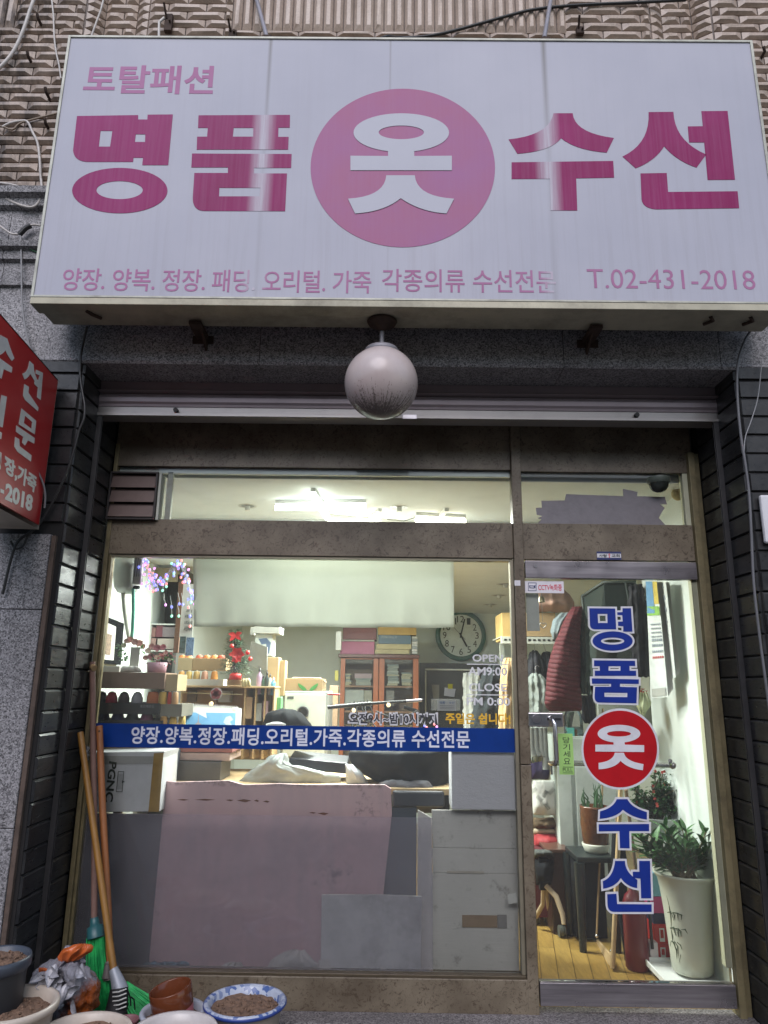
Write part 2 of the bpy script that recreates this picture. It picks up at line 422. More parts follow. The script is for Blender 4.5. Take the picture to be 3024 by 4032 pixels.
# stone beam with its mouldings (profile swept along the facade)
prof = [(3.5, ZL), (3.30, ZL), (YW+.005, ZL), (YW-.004, ZL+.012), (YW, ZL+.03), (YW, zw(1135)), (YW-.018, zw(1130)), (YW-.02, zw(1118)), (YW, zw(1112)), (YW, zw(1036)),
        (YW-.022, zw(1030)), (YW-.024, zw(1000)), (YW-.05, zw(992)), (YW-.055, zw(972)), (YW-.01, zw(966)), (YW, zw(962)), (YW, zw(832)),
        (YW-.03, zw(824)), (YW-.035, zw(800)), (YW-.065, zw(790)), (YW-.07, zw(768)), (YW-.02, zw(762)), (YW+.02, zw(752)), (3.5, zw(752))]
prof = sorted(prof[:3], key=lambda p: 0) + prof[3:]
n = len(prof); mb = MB()
for xa, xb in ((-3.0, -1.9), (-1.897, -.62), (-.617, .82), (.823, 1.56), (1.563, 3.2)):
    mb.add([(xa, a, b) for a, b in prof]+[(xb, a, b) for a, b in prof], [(i, (i+1) % n, (i+1) % n+n, i+n) for i in range(n)]+[tuple(range(n)), tuple(range(2*n-1, n-1, -1))])
mb.build('stone_beam', GRANITE, bld)
# pillars: core, tiles
TH = .0905
def tiles():
    for q0, q1 in ((-3.0, XL-.012), (XR+.012, 3.2)): MB().box(q0, q1, YW+.012, 3.7, 0, ZL-.001).build('pillar_core', M('tile_joint', (.012, .011, .011), .9), bld)
    mbl, mbr = MB(), MB()
    def tile(A, u, L, n, z):
        mb = mbl if A[0] < 0 else mbr
        A = Vector(A); u = Vector(u); n = Vector(n); g = .003
        a = A+u*g+Vector((0, 0, z+g)); b = A+u*(L-g)+Vector((0, 0, z+g)); h = Vector((0, 0, TH-2*g)); e = .008
        d = [a, b, b+h, a+h]
        i_ = [a+u*e*.5+Vector((0, 0, e*.3)), b-u*e*.5+Vector((0, 0, e*.3)), b-u*e*.5+h-Vector((0, 0, e)), a+u*e*.5+h-Vector((0, 0, e))]
        k = n*(.011+random.uniform(-.0025, .002)); j = n*.004
        mb.add(d+[p+j for p in d]+[p+k for p in i_], [(8, 9, 10, 11)]+[(q, (q+1) % 4, (q+1) % 4+4, q+4) for q in range(4)]+[(q+4, (q+1) % 4+4, (q+1) % 4+8, q+8) for q in range(4)])
    z = .01
    while z < ZL-.02:
        for xi, s in ((XL-.012, 1), (XR+.012, -1)):
            tile((xi, YW+.012, 0), (0, 1, 0), .20, (s, 0, 0), z)
            tile((xi, 3.325, 0), (0, 1, 0), .225, (s, 0, 0), z)
        x = XR+.012
        while x < 3.1:
            tile((x, YW+.012, 0), (1, 0, 0), .215, (0, -1, 0), z); x += .215
        if z > 2.03:
            x = XL-.012
            while x > -2.9:
                tile((x, YW+.012, 0), (-1, 0, 0), .215, (0, -1, 0), z); x -= .215
        z += TH
    mbl.build('dark_tiles', TILE, bld); mbr.build('dark_tiles', TILE, bld)
tiles()
mb = MB()
for a, b in ((0, .82), (.823, 1.70), (1.703, 2.035)): mb.box(-3.0, XL-.052, YW-.012, YW+.04, a, b)
mb.build('granite_slab', GRANITE, bld, .003)
MB().box(XL-.050, XL-.030, YW-.006, YW+.03, 0, 2.03).build('corner_strip', M('rusted_strip', (.10, .07, .055), .8, 0, .5, 14, .3), bld, .002)
random.seed(3)
for s, X in ((1, XL), (-1, XR)):          # chipped filler along the channel
    for _ in range(8):
        z = random.uniform(.3, 2.75); MB().box(X-s*.004, X+s*.009, 3.316, 3.3235, z, z+random.uniform(.03, .12)).build('joint_filler', M('orange_filler', (.42, .20, .09), .8, 0, .3, 30), bld)

MB().box(-3.0, 3.2, 3.51, 8.1, ZL+.002, 5.5).box(-1.7, 1.9, 3.64, 3.70, 2.561, ZL).build('sky_block_fill', M('plain_render', (.2, .19, .18), .9), bld)  # unseen fill behind the brick, added to keep sky light out of the shop
# roller shutter with side channels
sh = empty('roller_shutter', (0, 3.3, ZL), 'rolled up brown metal roller shutter under the stone beam', 'shutter')
SHM = M('shutter_paint', (.30, .25, .265), .38, .4, .18, 5)
pr = [(3.30, P(1500, 1513, 3.3).z), (3.30, P(1500, 1543, 3.3).z), (3.286, P(1500, 1549, 3.3).z), (3.312, P(1500, 1557, 3.3).z), (3.30, P(1500, 1562, 3.3).z),
      (3.294, P(1500, 1575, 3.3).z), (3.294, P(1500, 1592, 3.3).z), (3.302, P(1500, 1600, 3.3).z), (3.30, P(1500, 1610, 3.3).z), (3.325, P(1500, 1614, 3.3).z), (3.36, P(1500, 1614, 3.3).z), (3.36, ZL-.002), (3.30, ZL-.002)]
n = len(pr); xa, xb = P(405, 1560, 3.3).x-.03, P(2810, 1580, 3.3).x+.03
MB().add([(xa, a, b) for a, b in pr]+[(xb, a, b) for a, b in pr], [(i, (i+1) % n, (i+1) % n+n, i+n) for i in range(n)]+[tuple(range(n)), tuple(range(2*n-1, n-1, -1))]).build('slats', SHM, sh, .001)
zb0, zb1 = P(1500, 1646, 3.29).z, P(1500, 1616, 3.3).z
MB().box(xa+.01, xb-.01, 3.29, 3.385, zb0, zb0+.016).box(xa+.01, xb-.01, 3.305, 3.36, zb0+.016, zb1+.01).build('bottom_bar', M('shutter_bar', (.34, .32, .31), .38, .6, .15, 5), sh, .002)
a = P(1612, 1665, 3.32); MB().box(a.x-.036, a.x+.036, 3.287, 3.37, zb0-.004, zb0+.02).build('latch', STEEL, sh, .002)
for px in (690, 2508):
    a = P(px, 1640, 3.29); MB().tube([(a.x, 3.283, zb0+.03), (a.x, 3.30, zb0+.03)], .012).build('rubber_stop', BLACK, sh)
for s, X in ((1, XL), (-1, XR)):
    MB().box(X-s*.002, X+s*.022, 3.295, 3.300, .0, 2.70).box(X-s*.002, X+s*.022, 3.310, 3.315, 0, 2.70).box(X-s*.002, X+s*.004, 3.3, 3.31, 0, 2.7).build('side_channel', M('channel_metal', (.06, .058, .06), .4, .4, .3, 8), sh, .001)

# ---------------------------------------------------------------- shopfront window (frame, panels, panes, louvre)
sw = empty('shop_window', (0, YF, 0), 'wide shop window framed by brown burl laminate panels left of the door', 'window')
XM0, XM1 = P(2046, 2850, YF).x-.052, P(2080, 2850, YF).x+.0       # mullion
XM1 = .686; XM0 = .637; XLf = -1.437
zTT, zTB, zMT = zf(1845), zf(2055), zf(2197)      # transom top, transom bottom, main glass top
zGB = zf(3832); zSB = zf(3980)
def zfl(y, x=1200): return P(x, y, YF).z
MB().box(XLf, XM0-.001, YF, YF+.03, zTT, ZL-.01).build('upper_panel', BURL, sw, .002)
MB().box(XLf+.02, XM0-.001, YF-.006, YF+.04, zMT+.005, zTB).build('middle_panel', BURL, sw, .002)
MB().box(XLf+.002, XM0+.012, YF-.02, YF+.05, zSB, zGB-.012).build('sill_panel', BURL, sw, .003)
MB().box(XLf+.002, XM0-.002, YF-.012, YF+.055, zGB-.012, zGB).build('sill_ledge', GOLD_DK, sw, .002)
MB().box(XM0, XM1, YF-.022, YF+.05, .0, 1.045).box(XM0, XM1, YF-.022, YF+.05, 1.049, ZL-.012).build('mullion', BURL, sw, .003)
MB().box(XLf, XLf+.02, YF-.012, YF+.05, .0, 2.62).box(XLf+.021, XLf+.034, YF+.003, YF+.05, zGB, zMT).build('side_frame', GOLD, sw, .002)
MB().box(XM0-.018, XM0-.001, YF+.004, YF+.05, zGB, zMT).box(XLf+.034, XM0-.018, YF+.004, YF+.05, zMT-.008, zMT+.004).build('inner_frame', M('grey_gold_aluminium', (.30, .27, .2), .4, .5, .2, 12), sw, .001)
MB().box(XLf+.034, XM0-.018, YF+.024, YF+.029, zGB+.001, zMT-.009).build('main_pane', GLASS, sw)
MB().box(XLf+.02, XM0-.001, YF+.024, YF+.029, zTB+.001, zTT-.001).build('transom_pane', GLASS, sw)
MB().box(XLf+.02, XM0, YF+.03, YF+.05, zTT-.03, zTT-.001).build('transom_bead', WALLW, sw)
# burl panels above the door
hd = empty('door_header', (1.1, YF, zMT), 'burl laminate header with a small pane above the glass door', 'door header')
MB().box(XM1+.001, 1.585, YF, YF+.03, zf(1850), ZL-.01).build('upper_panel', BURL, hd, .002)
MB().box(XM1+.001, 1.555, YF-.006, YF+.04, P(2500, 2208, YF).z, P(2500, 2066, YF).z).build('lower_panel', BURL, hd, .002)
MB().box(XM1+.001, 1.555, YF+.024, YF+.029, P(2500, 2066, YF).z+.001, zf(1850)-.001).build('pane', GLASS, hd)
MB().box(1.556, 1.587, YF-.03, YF+.05, .0, 2.60).box(1.588, 1.617, YF-.012, YF+.05, 0, 2.6).build('jamb', GOLD, hd, .002)
MB().box(1.53, 1.5555, YF+.004, YF+.05, .2, zf(1850)).build('inner_jamb', M('cream_jamb', (.5, .5, .36), .5, .1), hd, .001)

# ---------------------------------------------------------------- glass door
dr = empty('glass_door', (1.12, YF, 0), 'frameless glass door with wide brushed steel rails', 'door')
d0, d1 = XM1+.006, 1.552
zd = lambda y: P(2450, y, YF).z
MB().box(d0, d1, YF-.018, YF+.03, zd(2281), zd(2214)).build('top_rail', BRUSHED, dr, .002)
MB().box(d0, d1, YF-.018, YF+.03, zd(3960), zd(3868)).build('bottom_rail', BRUSHED, dr, .002)
MB().box(d0, d1, YF+.002, YF+.012, zd(3868)+.001, zd(2281)-.001).build('door_pane', GLASS, dr)
a = P(2108, 2228, YF-.018); MB().tube([(a.x, YF-.019, a.z), (a.x, YF-.022, a.z)], .010, 16).build('screw', STEEL, dr)
lx0, lx1, lz0, lz1 = rect(2079, 2805, 2218, 2862, YF-.03)
lk = MB().box(lx0, lx1, YF-.04, YF+.035, lz0, lz1).build('lock_case', CHROME, dr, .006, 3)
c = P(2112, 2830, YF-.04)
MB().tube([(c.x, YF-.041, c.z), (c.x, YF-.052, c.z)], .019, 24).tube([(c.x, YF-.052, c.z), (c.x, YF-.056, c.z)], .010, 20).build('keyhole', STEEL, lk)
a = P(2155, 2830, YF-.04).x; b = P(2208, 2830, YF-.04).x
MB().box(a, b, YF-.0435, YF-.04, c.z-.006, c.z+.006).build('slot', BLACK, lk, .001)
hx = P(2172, 2840, YF-.07).x
pts = [(hx, YF-.04, P(2172, 2828, YF-.04).z), (hx+.002, YF-.07, P(2172, 2828, YF-.07).z), (hx+.012, YF-.08, P(2180, 2850, YF-.08).z), (hx+.014, YF-.08, P(2185, 2990, YF-.08).z), (hx+.010, YF-.07, P(2180, 3008, YF-.08).z), (hx+.0, YF-.04, P(2175, 3010, YF-.08).z), (hx, YF, P(2175, 3010, YF-.05).z)]
MB().tube(pts, .0105, 12).build('pull_handle', CHROME, dr)
q0 = P(2178, 3004, YF+.05); q1 = P(2642, 3010, YF+.06)
MB().tube([(q0.x, YF+.012, q0.z), (q0.x, YF+.055, q0.z), (q1.x, YF+.055, q0.z-.004), ], .012, 12).tube([(q1.x, YF+.055, q0.z-.004), (q1.x-.02, YF+.014, q0.z+.02)], .010, 10).build('push_bar', CHROME, dr)
MB().ball((q1.x+.004, YF+.05, q0.z-.004), .017, 16, 10).build('bar_knob', STEEL, dr)
a = P(2172, 3000, YF+.04).x
MB().tube([(a-.004, YF+.03, q0.z), (a-.004, YF+.03, 1.0)], .007, 10).build('glass_edge_rod', CHROME, dr)

# ================================================================ BIG SIGN
bs = empty('shop_sign', (0, YS, 3.01), 'long white light-box sign with faded magenta Korean lettering over the shop', 'sign')
sx0, sx1, sz0, sz1 = -1.580, 1.733, 3.018, 4.452
SEAMS = [P(1052, 400, YS).x, P(1535, 400, YS).x, P(2150, 400, YS).x]
def signface():
    t = NT('sign_sheet'); x = t.sep()
    c = t.ramp(t.noise(1.1, 5, .6), [(.3, (.36, .365, .43)), (.7, (.42, .42, .48))])
    run = t.ramp(t.noise(11, 8, .75, t.coord((3.6, 1, .10))), [(.48, 0.0), (.78, .32)])
    low = t.math('MULTIPLY_ADD', x[2], -.6, 2.9, clamp=True)
    c = t.mix(t.math('MULTIPLY', run, low), c, (.26, .235, .26))
    for s, wd, k in zip(SEAMS, (.013, .007, .018), (.8, .5, .9)):
        d = t.math('ABSOLUTE', t.math('SUBTRACT', x[0], s))
        line = t.math('SUBTRACT', 1.0, t.math('DIVIDE', d, wd), clamp=True)
        top = t.math('MULTIPLY_ADD', x[2], 1.3, -4.9, clamp=True)
        amt = t.math('MULTIPLY', line, t.math('MULTIPLY_ADD', top, .75, .15)); amt = t.math('MULTIPLY', amt, k)
        c = t.mix(amt, c, (.10, .09, .07))
    # algae and dirt along the lower edge
    e = t.math('MULTIPLY', t.math('MULTIPLY_ADD', x[2], -38.0, 38*(sz0+.035), clamp=True), t.ramp(t.noise(16, 5, .7), [(.4, 0.0), (.6, .8)]))
    c = t.mix(e, c, (.14, .14, .06))
    t.base(c); t.setp(.5, 0, .3)
    h = t.noise(1.3, 3, .5, t.coord((1.2, 1, .5))); t.bump(h, .5, .03); return t.m
def faded(name, c0, c1, pale=0.0):
    """faded vinyl: paler where the lamp seams bleached it"""
    t = NT(name); x = t.sep(); f = t.noise(2.2, 5, .65)
    c = t.ramp(f, [(.3, c0), (.75, c1)])
    st = t.ramp(t.noise(26, 5, .7, t.coord((3, 1, .08))), [(.4, .0), (.8, .2)])
    c = t.mix(st, c, (.36, .20, .32))
    up = t.math('MULTIPLY_ADD', x[2], .45, -1.62, clamp=True); lf = t.math('MULTIPLY_ADD', x[0], -.35, 0.05, clamp=True)
    c = t.mix(t.math('ADD', t.math('MULTIPLY', up, .22), t.math('MULTIPLY', lf, .2)), c, (.42, .13, .32))
    for (s, wd) in ((P(1030, 650, YS).x, .052), (P(2158, 650, YS).x, .055)):
        d = t.math('ABSOLUTE', t.math('SUBTRACT', x[0], s))
        line = t.math('SUBTRACT', 1.15, t.math('DIVIDE', d, wd), clamp=True)
        line = t.math('MULTIPLY', line, t.ramp(t.noise(30, 4, .7, t.coord((3, 1, .1))), [(.25, .6), (.6, 1.0)]))
        c = t.mix(line, c, (.47, .44, .50))
    t.base(c); t.setp(.55, 0, .2); return t.m
MAG = faded('faded_magenta', (.20, .006, .075), (.26, .012, .11))
PINK = faded('faded_pink', (.36, .13, .22), (.33, .14, .29))
PINKT = faded('faded_pink_text', (.38, .18, .31), (.33, .13, .25))
MB().box(sx0+.012, sx1-.012, YS, YS+.012, sz0+.03, sz1-.012).build('face_sheet', signface(), bs)
EDGE = M('sign_edge', (.42, .42, .36), .5, .2, .3, 10, dirt=.5)
MB().box(sx0, sx0+.012, YS-.006, YS+.2, sz0+.02, sz1).box(sx1-.012, sx1, YS-.006, YS+.2, sz0+.02, sz1).box(sx0+.012, sx1-.012, YS-.006, YS+.2, sz1-.0115, sz1).box(sx0+.012, sx1-.012, YS-.006, YS+.0115, sz0+.02, sz0+.0295).build('edge_frame', EDGE, bs, .001)
UND = M('sign_underside', (.44, .41, .31), .6, .1, .3, 3.5, .1, dirt=.6)
MB().box(sx0, sx1, YS-.004, YS+.085, sz0-.012, sz0+.0195).box(sx0+.012, sx1-.012, YS+.088, YS+.2, sz0-.004, sz0+.0195).build('bottom_panel', UND, bs, .002)
n_ = Vector((0, -1, 0)); o_ = Vector((0, YS, 0)); K = .9114
z1 = lambda x, y: (x*K, y*K)
z2 = lambda x, y: (1512+x*K, y*K)
def s1(lp, nm, mat=MAG, tr=z1, **k): return shape(lp, o_, n_, mat, bs, nm, tr=tr, **k)
s1([[(333,502),(597,498),(597,517),(637,517),(638,496),(747,495),(727,714),(615,714),(618,682),(577,682),(575,700),(380,700),(320,698,1),(316,650)],
    [(435,566),(486,566),(476,634),(427,634)], [(587,581),(628,581),(627,614),(583,614)]], 'lettering')
s1([ell(518, 824, 206, 98), ell(517, 822, 100, 39)], 'lettering')
s1([[(858,499),(1253,497),(1252,552),(1203,552),(1202,592),(1247,592),(1245,647),(850,647),(852,591),(895,591),(898,553),(856,553)], [(1010,553),(1095,553),(1094,591),(1006,591)]], 'lettering')
s1([[(830,664),(1260,666),(1258,726),(1098,726),(1098,750),(1240,750),(1232,913),(885,912),(832,912,1),(833,855),(840,748),(985,748),(985,724),(827,724)], [(948,812),(1125,812),(1122,849),(946,849)]], 'lettering')
s1([[(732,490),(815,490),(822,575,1),(993,597),(962,660),(830,650,1),(765,598),(720,655,1),(576,665),(538,603),(715,585,1)]], 'lettering', tr=z2)
s1([[(551,702),(990,696),(994,768),(830,771),(835,910),(720,910),(717,773),(551,774)]], 'lettering', tr=z2)
s1([[(1143,485),(1250,484),(1255,610,1),(1392,668),(1350,725),(1262,695,1),(1210,633),(1172,695,1),(1087,728),(1030,677),(1150,620,1)]], 'lettering', tr=z2)
s1([[(1371,481),(1484,480),(1516,777),(1398,778),(1383,616),(1318,616),(1312,547),(1377,546)]], 'lettering', tr=z2)
s1([[(1108,750),(1221,748),(1227,830),(1527,827),(1534,900),(1175,905),(1110,900,1),(1112,850)]], 'lettering', tr=z2)
disc = s1([ell(1586, 662, 363, 312, 96)], 'round_emblem', PINK, tr=None)
WH = M('sign_white', (.395, .40, .46), .55, 0, .05, 4)
_k2 = [0]
def s2(lp):
    _k2[0] += 1; return shape(lp, Vector((0, YS-.0016-.0004*_k2[0], 0)), n_, WH, disc, 'emblem_lettering')
s2([ell(1580, 523, 188, 76), ell(1580, 522, 89, 27)])
s2([[(1528, 592), (1631, 592), (1631, 615), (1779, 614), (1779, 671), (1380, 671), (1380, 614), (1528, 615)]])
s2([[(1521, 691), (1633, 691), (1640, 775, 1), (1788, 783), (1758, 841), (1655, 835, 1), (1578, 781), (1512, 835, 1), (1398, 841), (1370, 783), (1515, 775, 1)]])
text('토탈패션', trect(332, 258, 842, 370, YS), PINKT, bs, bold=.022)
text('양장. 양복. 정장. 패딩. 오리털. 가죽', trect(246, 1062, 1462, 1150, YS), PINKT, bs, bold=.008, spacing=.96)
text('각종의류 수선전문', trect(1504, 1062, 2188, 1152, YS), PINKT, bs, bold=.008)
text('T.02-431-2018', trect(2312, 1062, 2972, 1138, YS), PINKT, bs, bold=.0)
# struts, brackets, hooks
for px0, py0, px1, py1 in ((1000, -40, 1056, 166), (2175, -40, 2143, 150)):
    a = P(px1, py1, YS+.03); b = P(px0, py0, YW-.01)
    MB().tube([a, b], .011).build('stay_rod', M('galvanised', (.36, .34, .36), .45, .6, .2), bs)
    MB().box(a.x-.02, a.x+.02, YS+.0, YS+.06, sz1, sz1+.02).build('rod_foot', RUST, bs, .003)
for px in (785, 2330):
    a = P(px, 1262, 3.0); s = 1 if px < 1500 else -1
    MB().box(a.x-.028, a.x+.028, YS+.13, YW, sz0-.03, sz0-.012).poly([(a.x+s*.012, 2.95, sz0-.02), (a.x+s*.012, YW, sz0-.02), (a.x+s*.012, YW, sz0-.085)], (.012, 0, 0)).box(a.x-.05, a.x+.05, YW-.008, YW, sz0-.05, sz0-.01).build('wall_bracket', RUST, bs, .002)
for px in (368, 2800, 2955):
    a = P(px, 1228, YS+.08); q = .05 if px < 2900 else .01
    MB().tube([(a.x-.02, YS+.05, sz0-.014), (a.x+.0, YS+.07, sz0-.022), (a.x+.025*(1 if px<1500 else -1), YS+.11, sz0-.018)], .008, 8).build('toggle_clip', RUST, bs)

# globe lamp under the sign
gc = P(1501, 1510, 2.93); GRAD = .163
def globem():
    t = NT('dusty_opal_glass')
    g = t.n('ShaderNodeNewGeometry'); sb = t.n('ShaderNodeVectorMath', operation='SUBTRACT'); sb.inputs[1].default_value = gc; t.l(g.outputs['Position'], sb.inputs[0])
    x = t.n('ShaderNodeSeparateXYZ'); t.l(sb.outputs[0], x.inputs[0])
    ang = t.math('ARCTAN2', x.outputs[0], x.outputs[1])
    cv = t.n('ShaderNodeCombineXYZ'); t.l(t.math('MULTIPLY', ang, 17.0), cv.inputs[0]); t.l(t.math('MULTIPLY', x.outputs[2], 4.0), cv.inputs[2])
    st = t.noise(1.6, 4, .7, cv.outputs[0])
    sp = t.noise(95, 3, .7)
    zz = t.math('MULTIPLY_ADD', x.outputs[2], -6.2, -.12, clamp=True)
    low = t.math('POWER', zz, 2.2)
    amt = t.math('MULTIPLY', t.math('MULTIPLY_ADD', low, .62, .06), 1.0)
    th = t.math('ADD', t.math('MULTIPLY', st, .68), t.math('MULTIPLY', sp, .32))
    m_ = t.math('GREATER_THAN', t.math('ADD', th, t.math('MULTIPLY', low, .26)), .60)
    band = t.math('GREATER_THAN', zz, .10)
    m_ = t.math('MULTIPLY', t.math('MULTIPLY', m_, band), .75)
    c = t.ramp(t.noise(5, 4, .6), [(.3, (.44, .36, .345)), (.7, (.54, .47, .45))])
    c = t.mix(m_, c, (.08, .065, .055))
    t.base(c); t.setp(.22, 0, .4); t.b.inputs['Transmission Weight'].default_value = 0; t.b.inputs['Subsurface Weight'].default_value = .25
    t.b.inputs['Subsurface Radius'].default_value = (.05, .05, .05); return t.m
gl = empty('globe_lamp', (gc.x, 2.93, sz0), 'dusty white glass globe lamp hanging under the sign', 'lamp')
prof = [(max(.001, math.sin(R(a))*GRAD), -math.cos(R(a))*GRAD) for a in range(0, 152, 6)]
MB().lathe(gc, prof, 56).build('globe', globem(), gl)
CAP = M('oxidised_zinc', (.25, .24, .26), .6, .5, .35, 22, .2)
MB().lathe((gc.x, gc.y, gc.z), [(.001, .195), (.012, .192), (.018, .178), (.05, .172), (.072, .165), (.078, .155), (.078, .142), (.074, .138)], 40).build('cap', CAP, gl)
MB().tube([(gc.x, gc.y, gc.z+.18), (gc.x, gc.y, sz0-.05)], .011, 14).build('rod', CAP, gl)
MB().lathe((gc.x, 2.92, sz0-.016), [(.001, -.045), (.02, -.04), (.03, -.022), (.062, -.012), (.068, 0), (.001, .002)], 30).build('ceiling_rose', RUST, gl)

# ---------------------------------------------------------------- red projecting sign at the left
rs = empty('projecting_sign', tuple(P(190, 1780, 3.05)), 'red light-box sign with white Korean lettering sticking out from the left pillar', 'sign')
A0 = P(228, 1500, 3.04); dirv = Vector((math.tan(R(-4.6)), -1, 0)).normalized(); dirv = Vector((-.0, -1, 0))
dirv = Vector((.085, -1, 0)).normalized()*1
nrm = Vector((0, 0, 1)).cross(dirv).normalized()
if nrm.x < 0: nrm = -nrm
zt = A0.z; zbm = PP(150, 2064, A0, nrm).z
Lr = 1.3
def rp(s, z, d=0): return A0*1 + dirv*s - nrm*d + Vector((0, 0, z-A0.z))
def redm():
    t = NT('red_sign_sheet'); x = t.sep()
    c = t.ramp(t.noise(3, 5, .6), [(.3, (.36, .008, .012)), (.7, (.46, .02, .022))])
    f = t.ramp(t.noise(1.6, 3, .6), [(.45, 0.0), (.8, .5)]); c = t.mix(f, c, (.62, .12, .10)); t.base(c); t.setp(.35); return t.m
MB().add([rp(0, zt), rp(Lr, zt), rp(Lr, zbm), rp(0, zbm), rp(0, zt, .01), rp(Lr, zt, .01), rp(Lr, zbm, .01), rp(0, zbm, .01)], [(0,1,2,3),(4,7,6,5),(0,4,5,1),(1,5,6,2),(2,6,7,3),(3,7,4,0)]).build('face_sheet', redm(), rs)
MB().add([rp(-.008, zt+.008, .002), rp(Lr, zt+.008, .002), rp(Lr, zbm-.02, .002), rp(-.008, zbm-.02, .002), rp(-.008, zt+.008, .2), rp(Lr, zt+.008, .2), rp(Lr, zbm-.02, .2), rp(-.008, zbm-.02, .2)],
         [(4,7,6,5),(0,4,5,1),(2,6,7,3),(3,7,4,0),(0,1,5,4)]).build('casing', M('sign_casing', (.42, .38, .32), .6, .2, .25, 6, dirt=.5), rs)
WT = M('white_vinyl', (.68, .66, .62), .5)
def rt(s, q, **k): text(s, [PP(x, y, A0+nrm*.0006, nrm) for x, y in q], WT, rs, **k)
def rsh(lps): shape(lps, A0+nrm*.0006, nrm, WT, rs, 'lettering', depth=.001)
ZR = lambda x, y: (x*.4523, 1200+y*.4523)
def rz(lps): shape(lps, A0+nrm*.0006, nrm, WT, rs, 'lettering', tr=ZR)
rz([[(0,262),(62,295),(78,360,1),(122,465),(100,490),(60,440,1),(45,395),(20,440,1),(-60,450),(-60,360),(-5,330,1)]])
rz([[(-60,425),(105,545),(98,592),(30,560),(10,645),(-20,625),(-20,520),(-60,490)]])
rz([[(255,488),(290,520),(290,590,1),(318,640),(300,665),(272,620,1),(262,600),(240,640,1),(210,650),(192,600),(245,590,1)]])
rz([[(312,565),(372,592),(352,830),(320,805),(328,720),(296,690),(302,640),(332,655),(342,615),(308,600)]])
rz([[(210,690),(250,715),(245,765),(332,895),(328,928),(215,828),(198,790)]])
rz([[(185,902),(313,1010),(300,1128),(160,1040)], [(215,965),(278,1020),(272,1080),(205,1030)]])
rz([[(140,1050),(300,1160),(296,1210),(240,1180),(215,1225),(190,1200),(200,1150),(136,1105)]])
rz([[(130,1150),(165,1170),(168,1230),(272,1310),(266,1365),(150,1280),(122,1235)]])
rz([[(10,785),(58,800),(20,1068),(-30,1050)]]); rz([[(-30,1090),(14,1115),(8,1170),(-30,1160)]])
rt('장,가죽', [ZR(38, 1300), ZR(325, 1500), ZR(300, 1650), ZR(35, 1470)], bold=.04)
rt('정', [ZR(-60, 1230), ZR(12, 1290), ZR(5, 1450), ZR(-70, 1390)], bold=.03)
rt('2018', [ZR(48, 1545), ZR(290, 1665), ZR(272, 1805), ZR(40, 1695)], bold=.045)
rt('431-', [ZR(-140, 1440), ZR(38, 1540), ZR(30, 1680), ZR(-150, 1590)], bold=.04)
MB().box(A0.x-.06, A0.x-.03, 3.0, YW+.02, zt-.2, zt-.16).build('wall_bracket', RUST, rs); MB().box(A0.x-.06, A0.x-.03, 3.0, YW+.02, zbm+.1, zbm+.14).build('wall_bracket', RUST, rs)

# white panel sign at the right edge
q = rect(3000, 1950, 3120, 2140, YW-.02)
ws = MB().box(q[0], q[1]+.3, YW-.03, YW-.004, q[2], q[3]).build('wall_sign', M('white_panel', (.6, .6, .62), .5), None, .01, label='white panel sign on the right pillar, cut by the photo edge', cat='sign')

# ---------------------------------------------------------------- cables on the facade
def cable(pts, r, mat, label, name='cable', Y0=YW-.03, group='loose cables on the facade'):
    pp = [Vector(P(*p[:2], p[2] if len(p) > 2 else Y0)) for p in pts]
    out = []
    for i in range(len(pp)-1):                          # Catmull-Rom
        a, b, c, d = pp[max(i-1, 0)], pp[i], pp[i+1], pp[min(i+2, len(pp)-1)]
        for k in range(6):
            t = k/6; out.append(.5*((2*b)+(-a+c)*t+(2*a-5*b+4*c-d)*t*t+(-a+3*b-3*c+d)*t**3))
    out.append(pp[-1])
    return MB().tube(out, r, 8).build(name, mat, None, label=label, cat='cable', group=group)
WC = M('white_cable', (.55, .51, .48), .5, 0, .2, 20, dirt=.3); BC = M('black_cable', (.015, .015, .016), .45); GC = M('grey_cable', (.25, .25, .26), .5)
cable([(140, -20), (118, 40), (95, 110), (60, 190), (20, 245), (-30, 290)], .009, WC, 'thick white cable curving down the brick at the top left corner', Y0=YW-.04)
cable([(203, -10), (210, 60), (214, 150), (222, 210), (232, 255), (240, 310)], .0045, WC, 'thin cream cable hanging over the brick left of the sign')
cable([(410, -10), (395, 45), (375, 100), (356, 155)], .005, WC, 'thin cream cable dropping to the top left of the sign')
cable([(10, 500), (40, 485), (80, 477), (108, 480), (128, 520), (147, 560), (156, 620), (160, 690), (166, 750), (160, 780), (140, 810), (110, 815), (60, 800), (0, 768), (-40, 740)], .0065, WC, 'white cable looping over the brick and moulding at left')
cable([(-20, 492), (15, 500), (50, 510), (80, 485), (150, 465), (230, 445)], .005, M('brown_cable', (.25, .19, .14), .6), 'brown cable running from the left edge behind the sign')
cable([(-20, 718), (50, 728), (120, 750), (190, 766)], .006, WC, 'white cable sagging along the stone moulding')
cable([(-20, 880), (0, 890), (20, 905), (45, 920), (70, 922), (80, 918), (105, 895), (130, 885), (160, 888)], .005, WC, 'white cable knotted with black tape on the granite')
cable([(76, 924), (84, 916), (100, 900), (122, 888)], .012, BC, 'wrap of black tape on the knotted cable', 'tape_wrap')
cable([(80, 925), (83, 975), (85, 1070), (88, 1200), (100, 1290), (120, 1380), (135, 1440), (130, 1560, 2.9), (128, 1650, 2.9), (126, 1730, 2.9), (140, 1830, 2.95), (168, 1900, 3.0), (178, 1950, 3.03), (175, 2000, 3.05)], .0045, GC, 'long grey cable hanging past the red projecting sign', Y0=YW-.03)
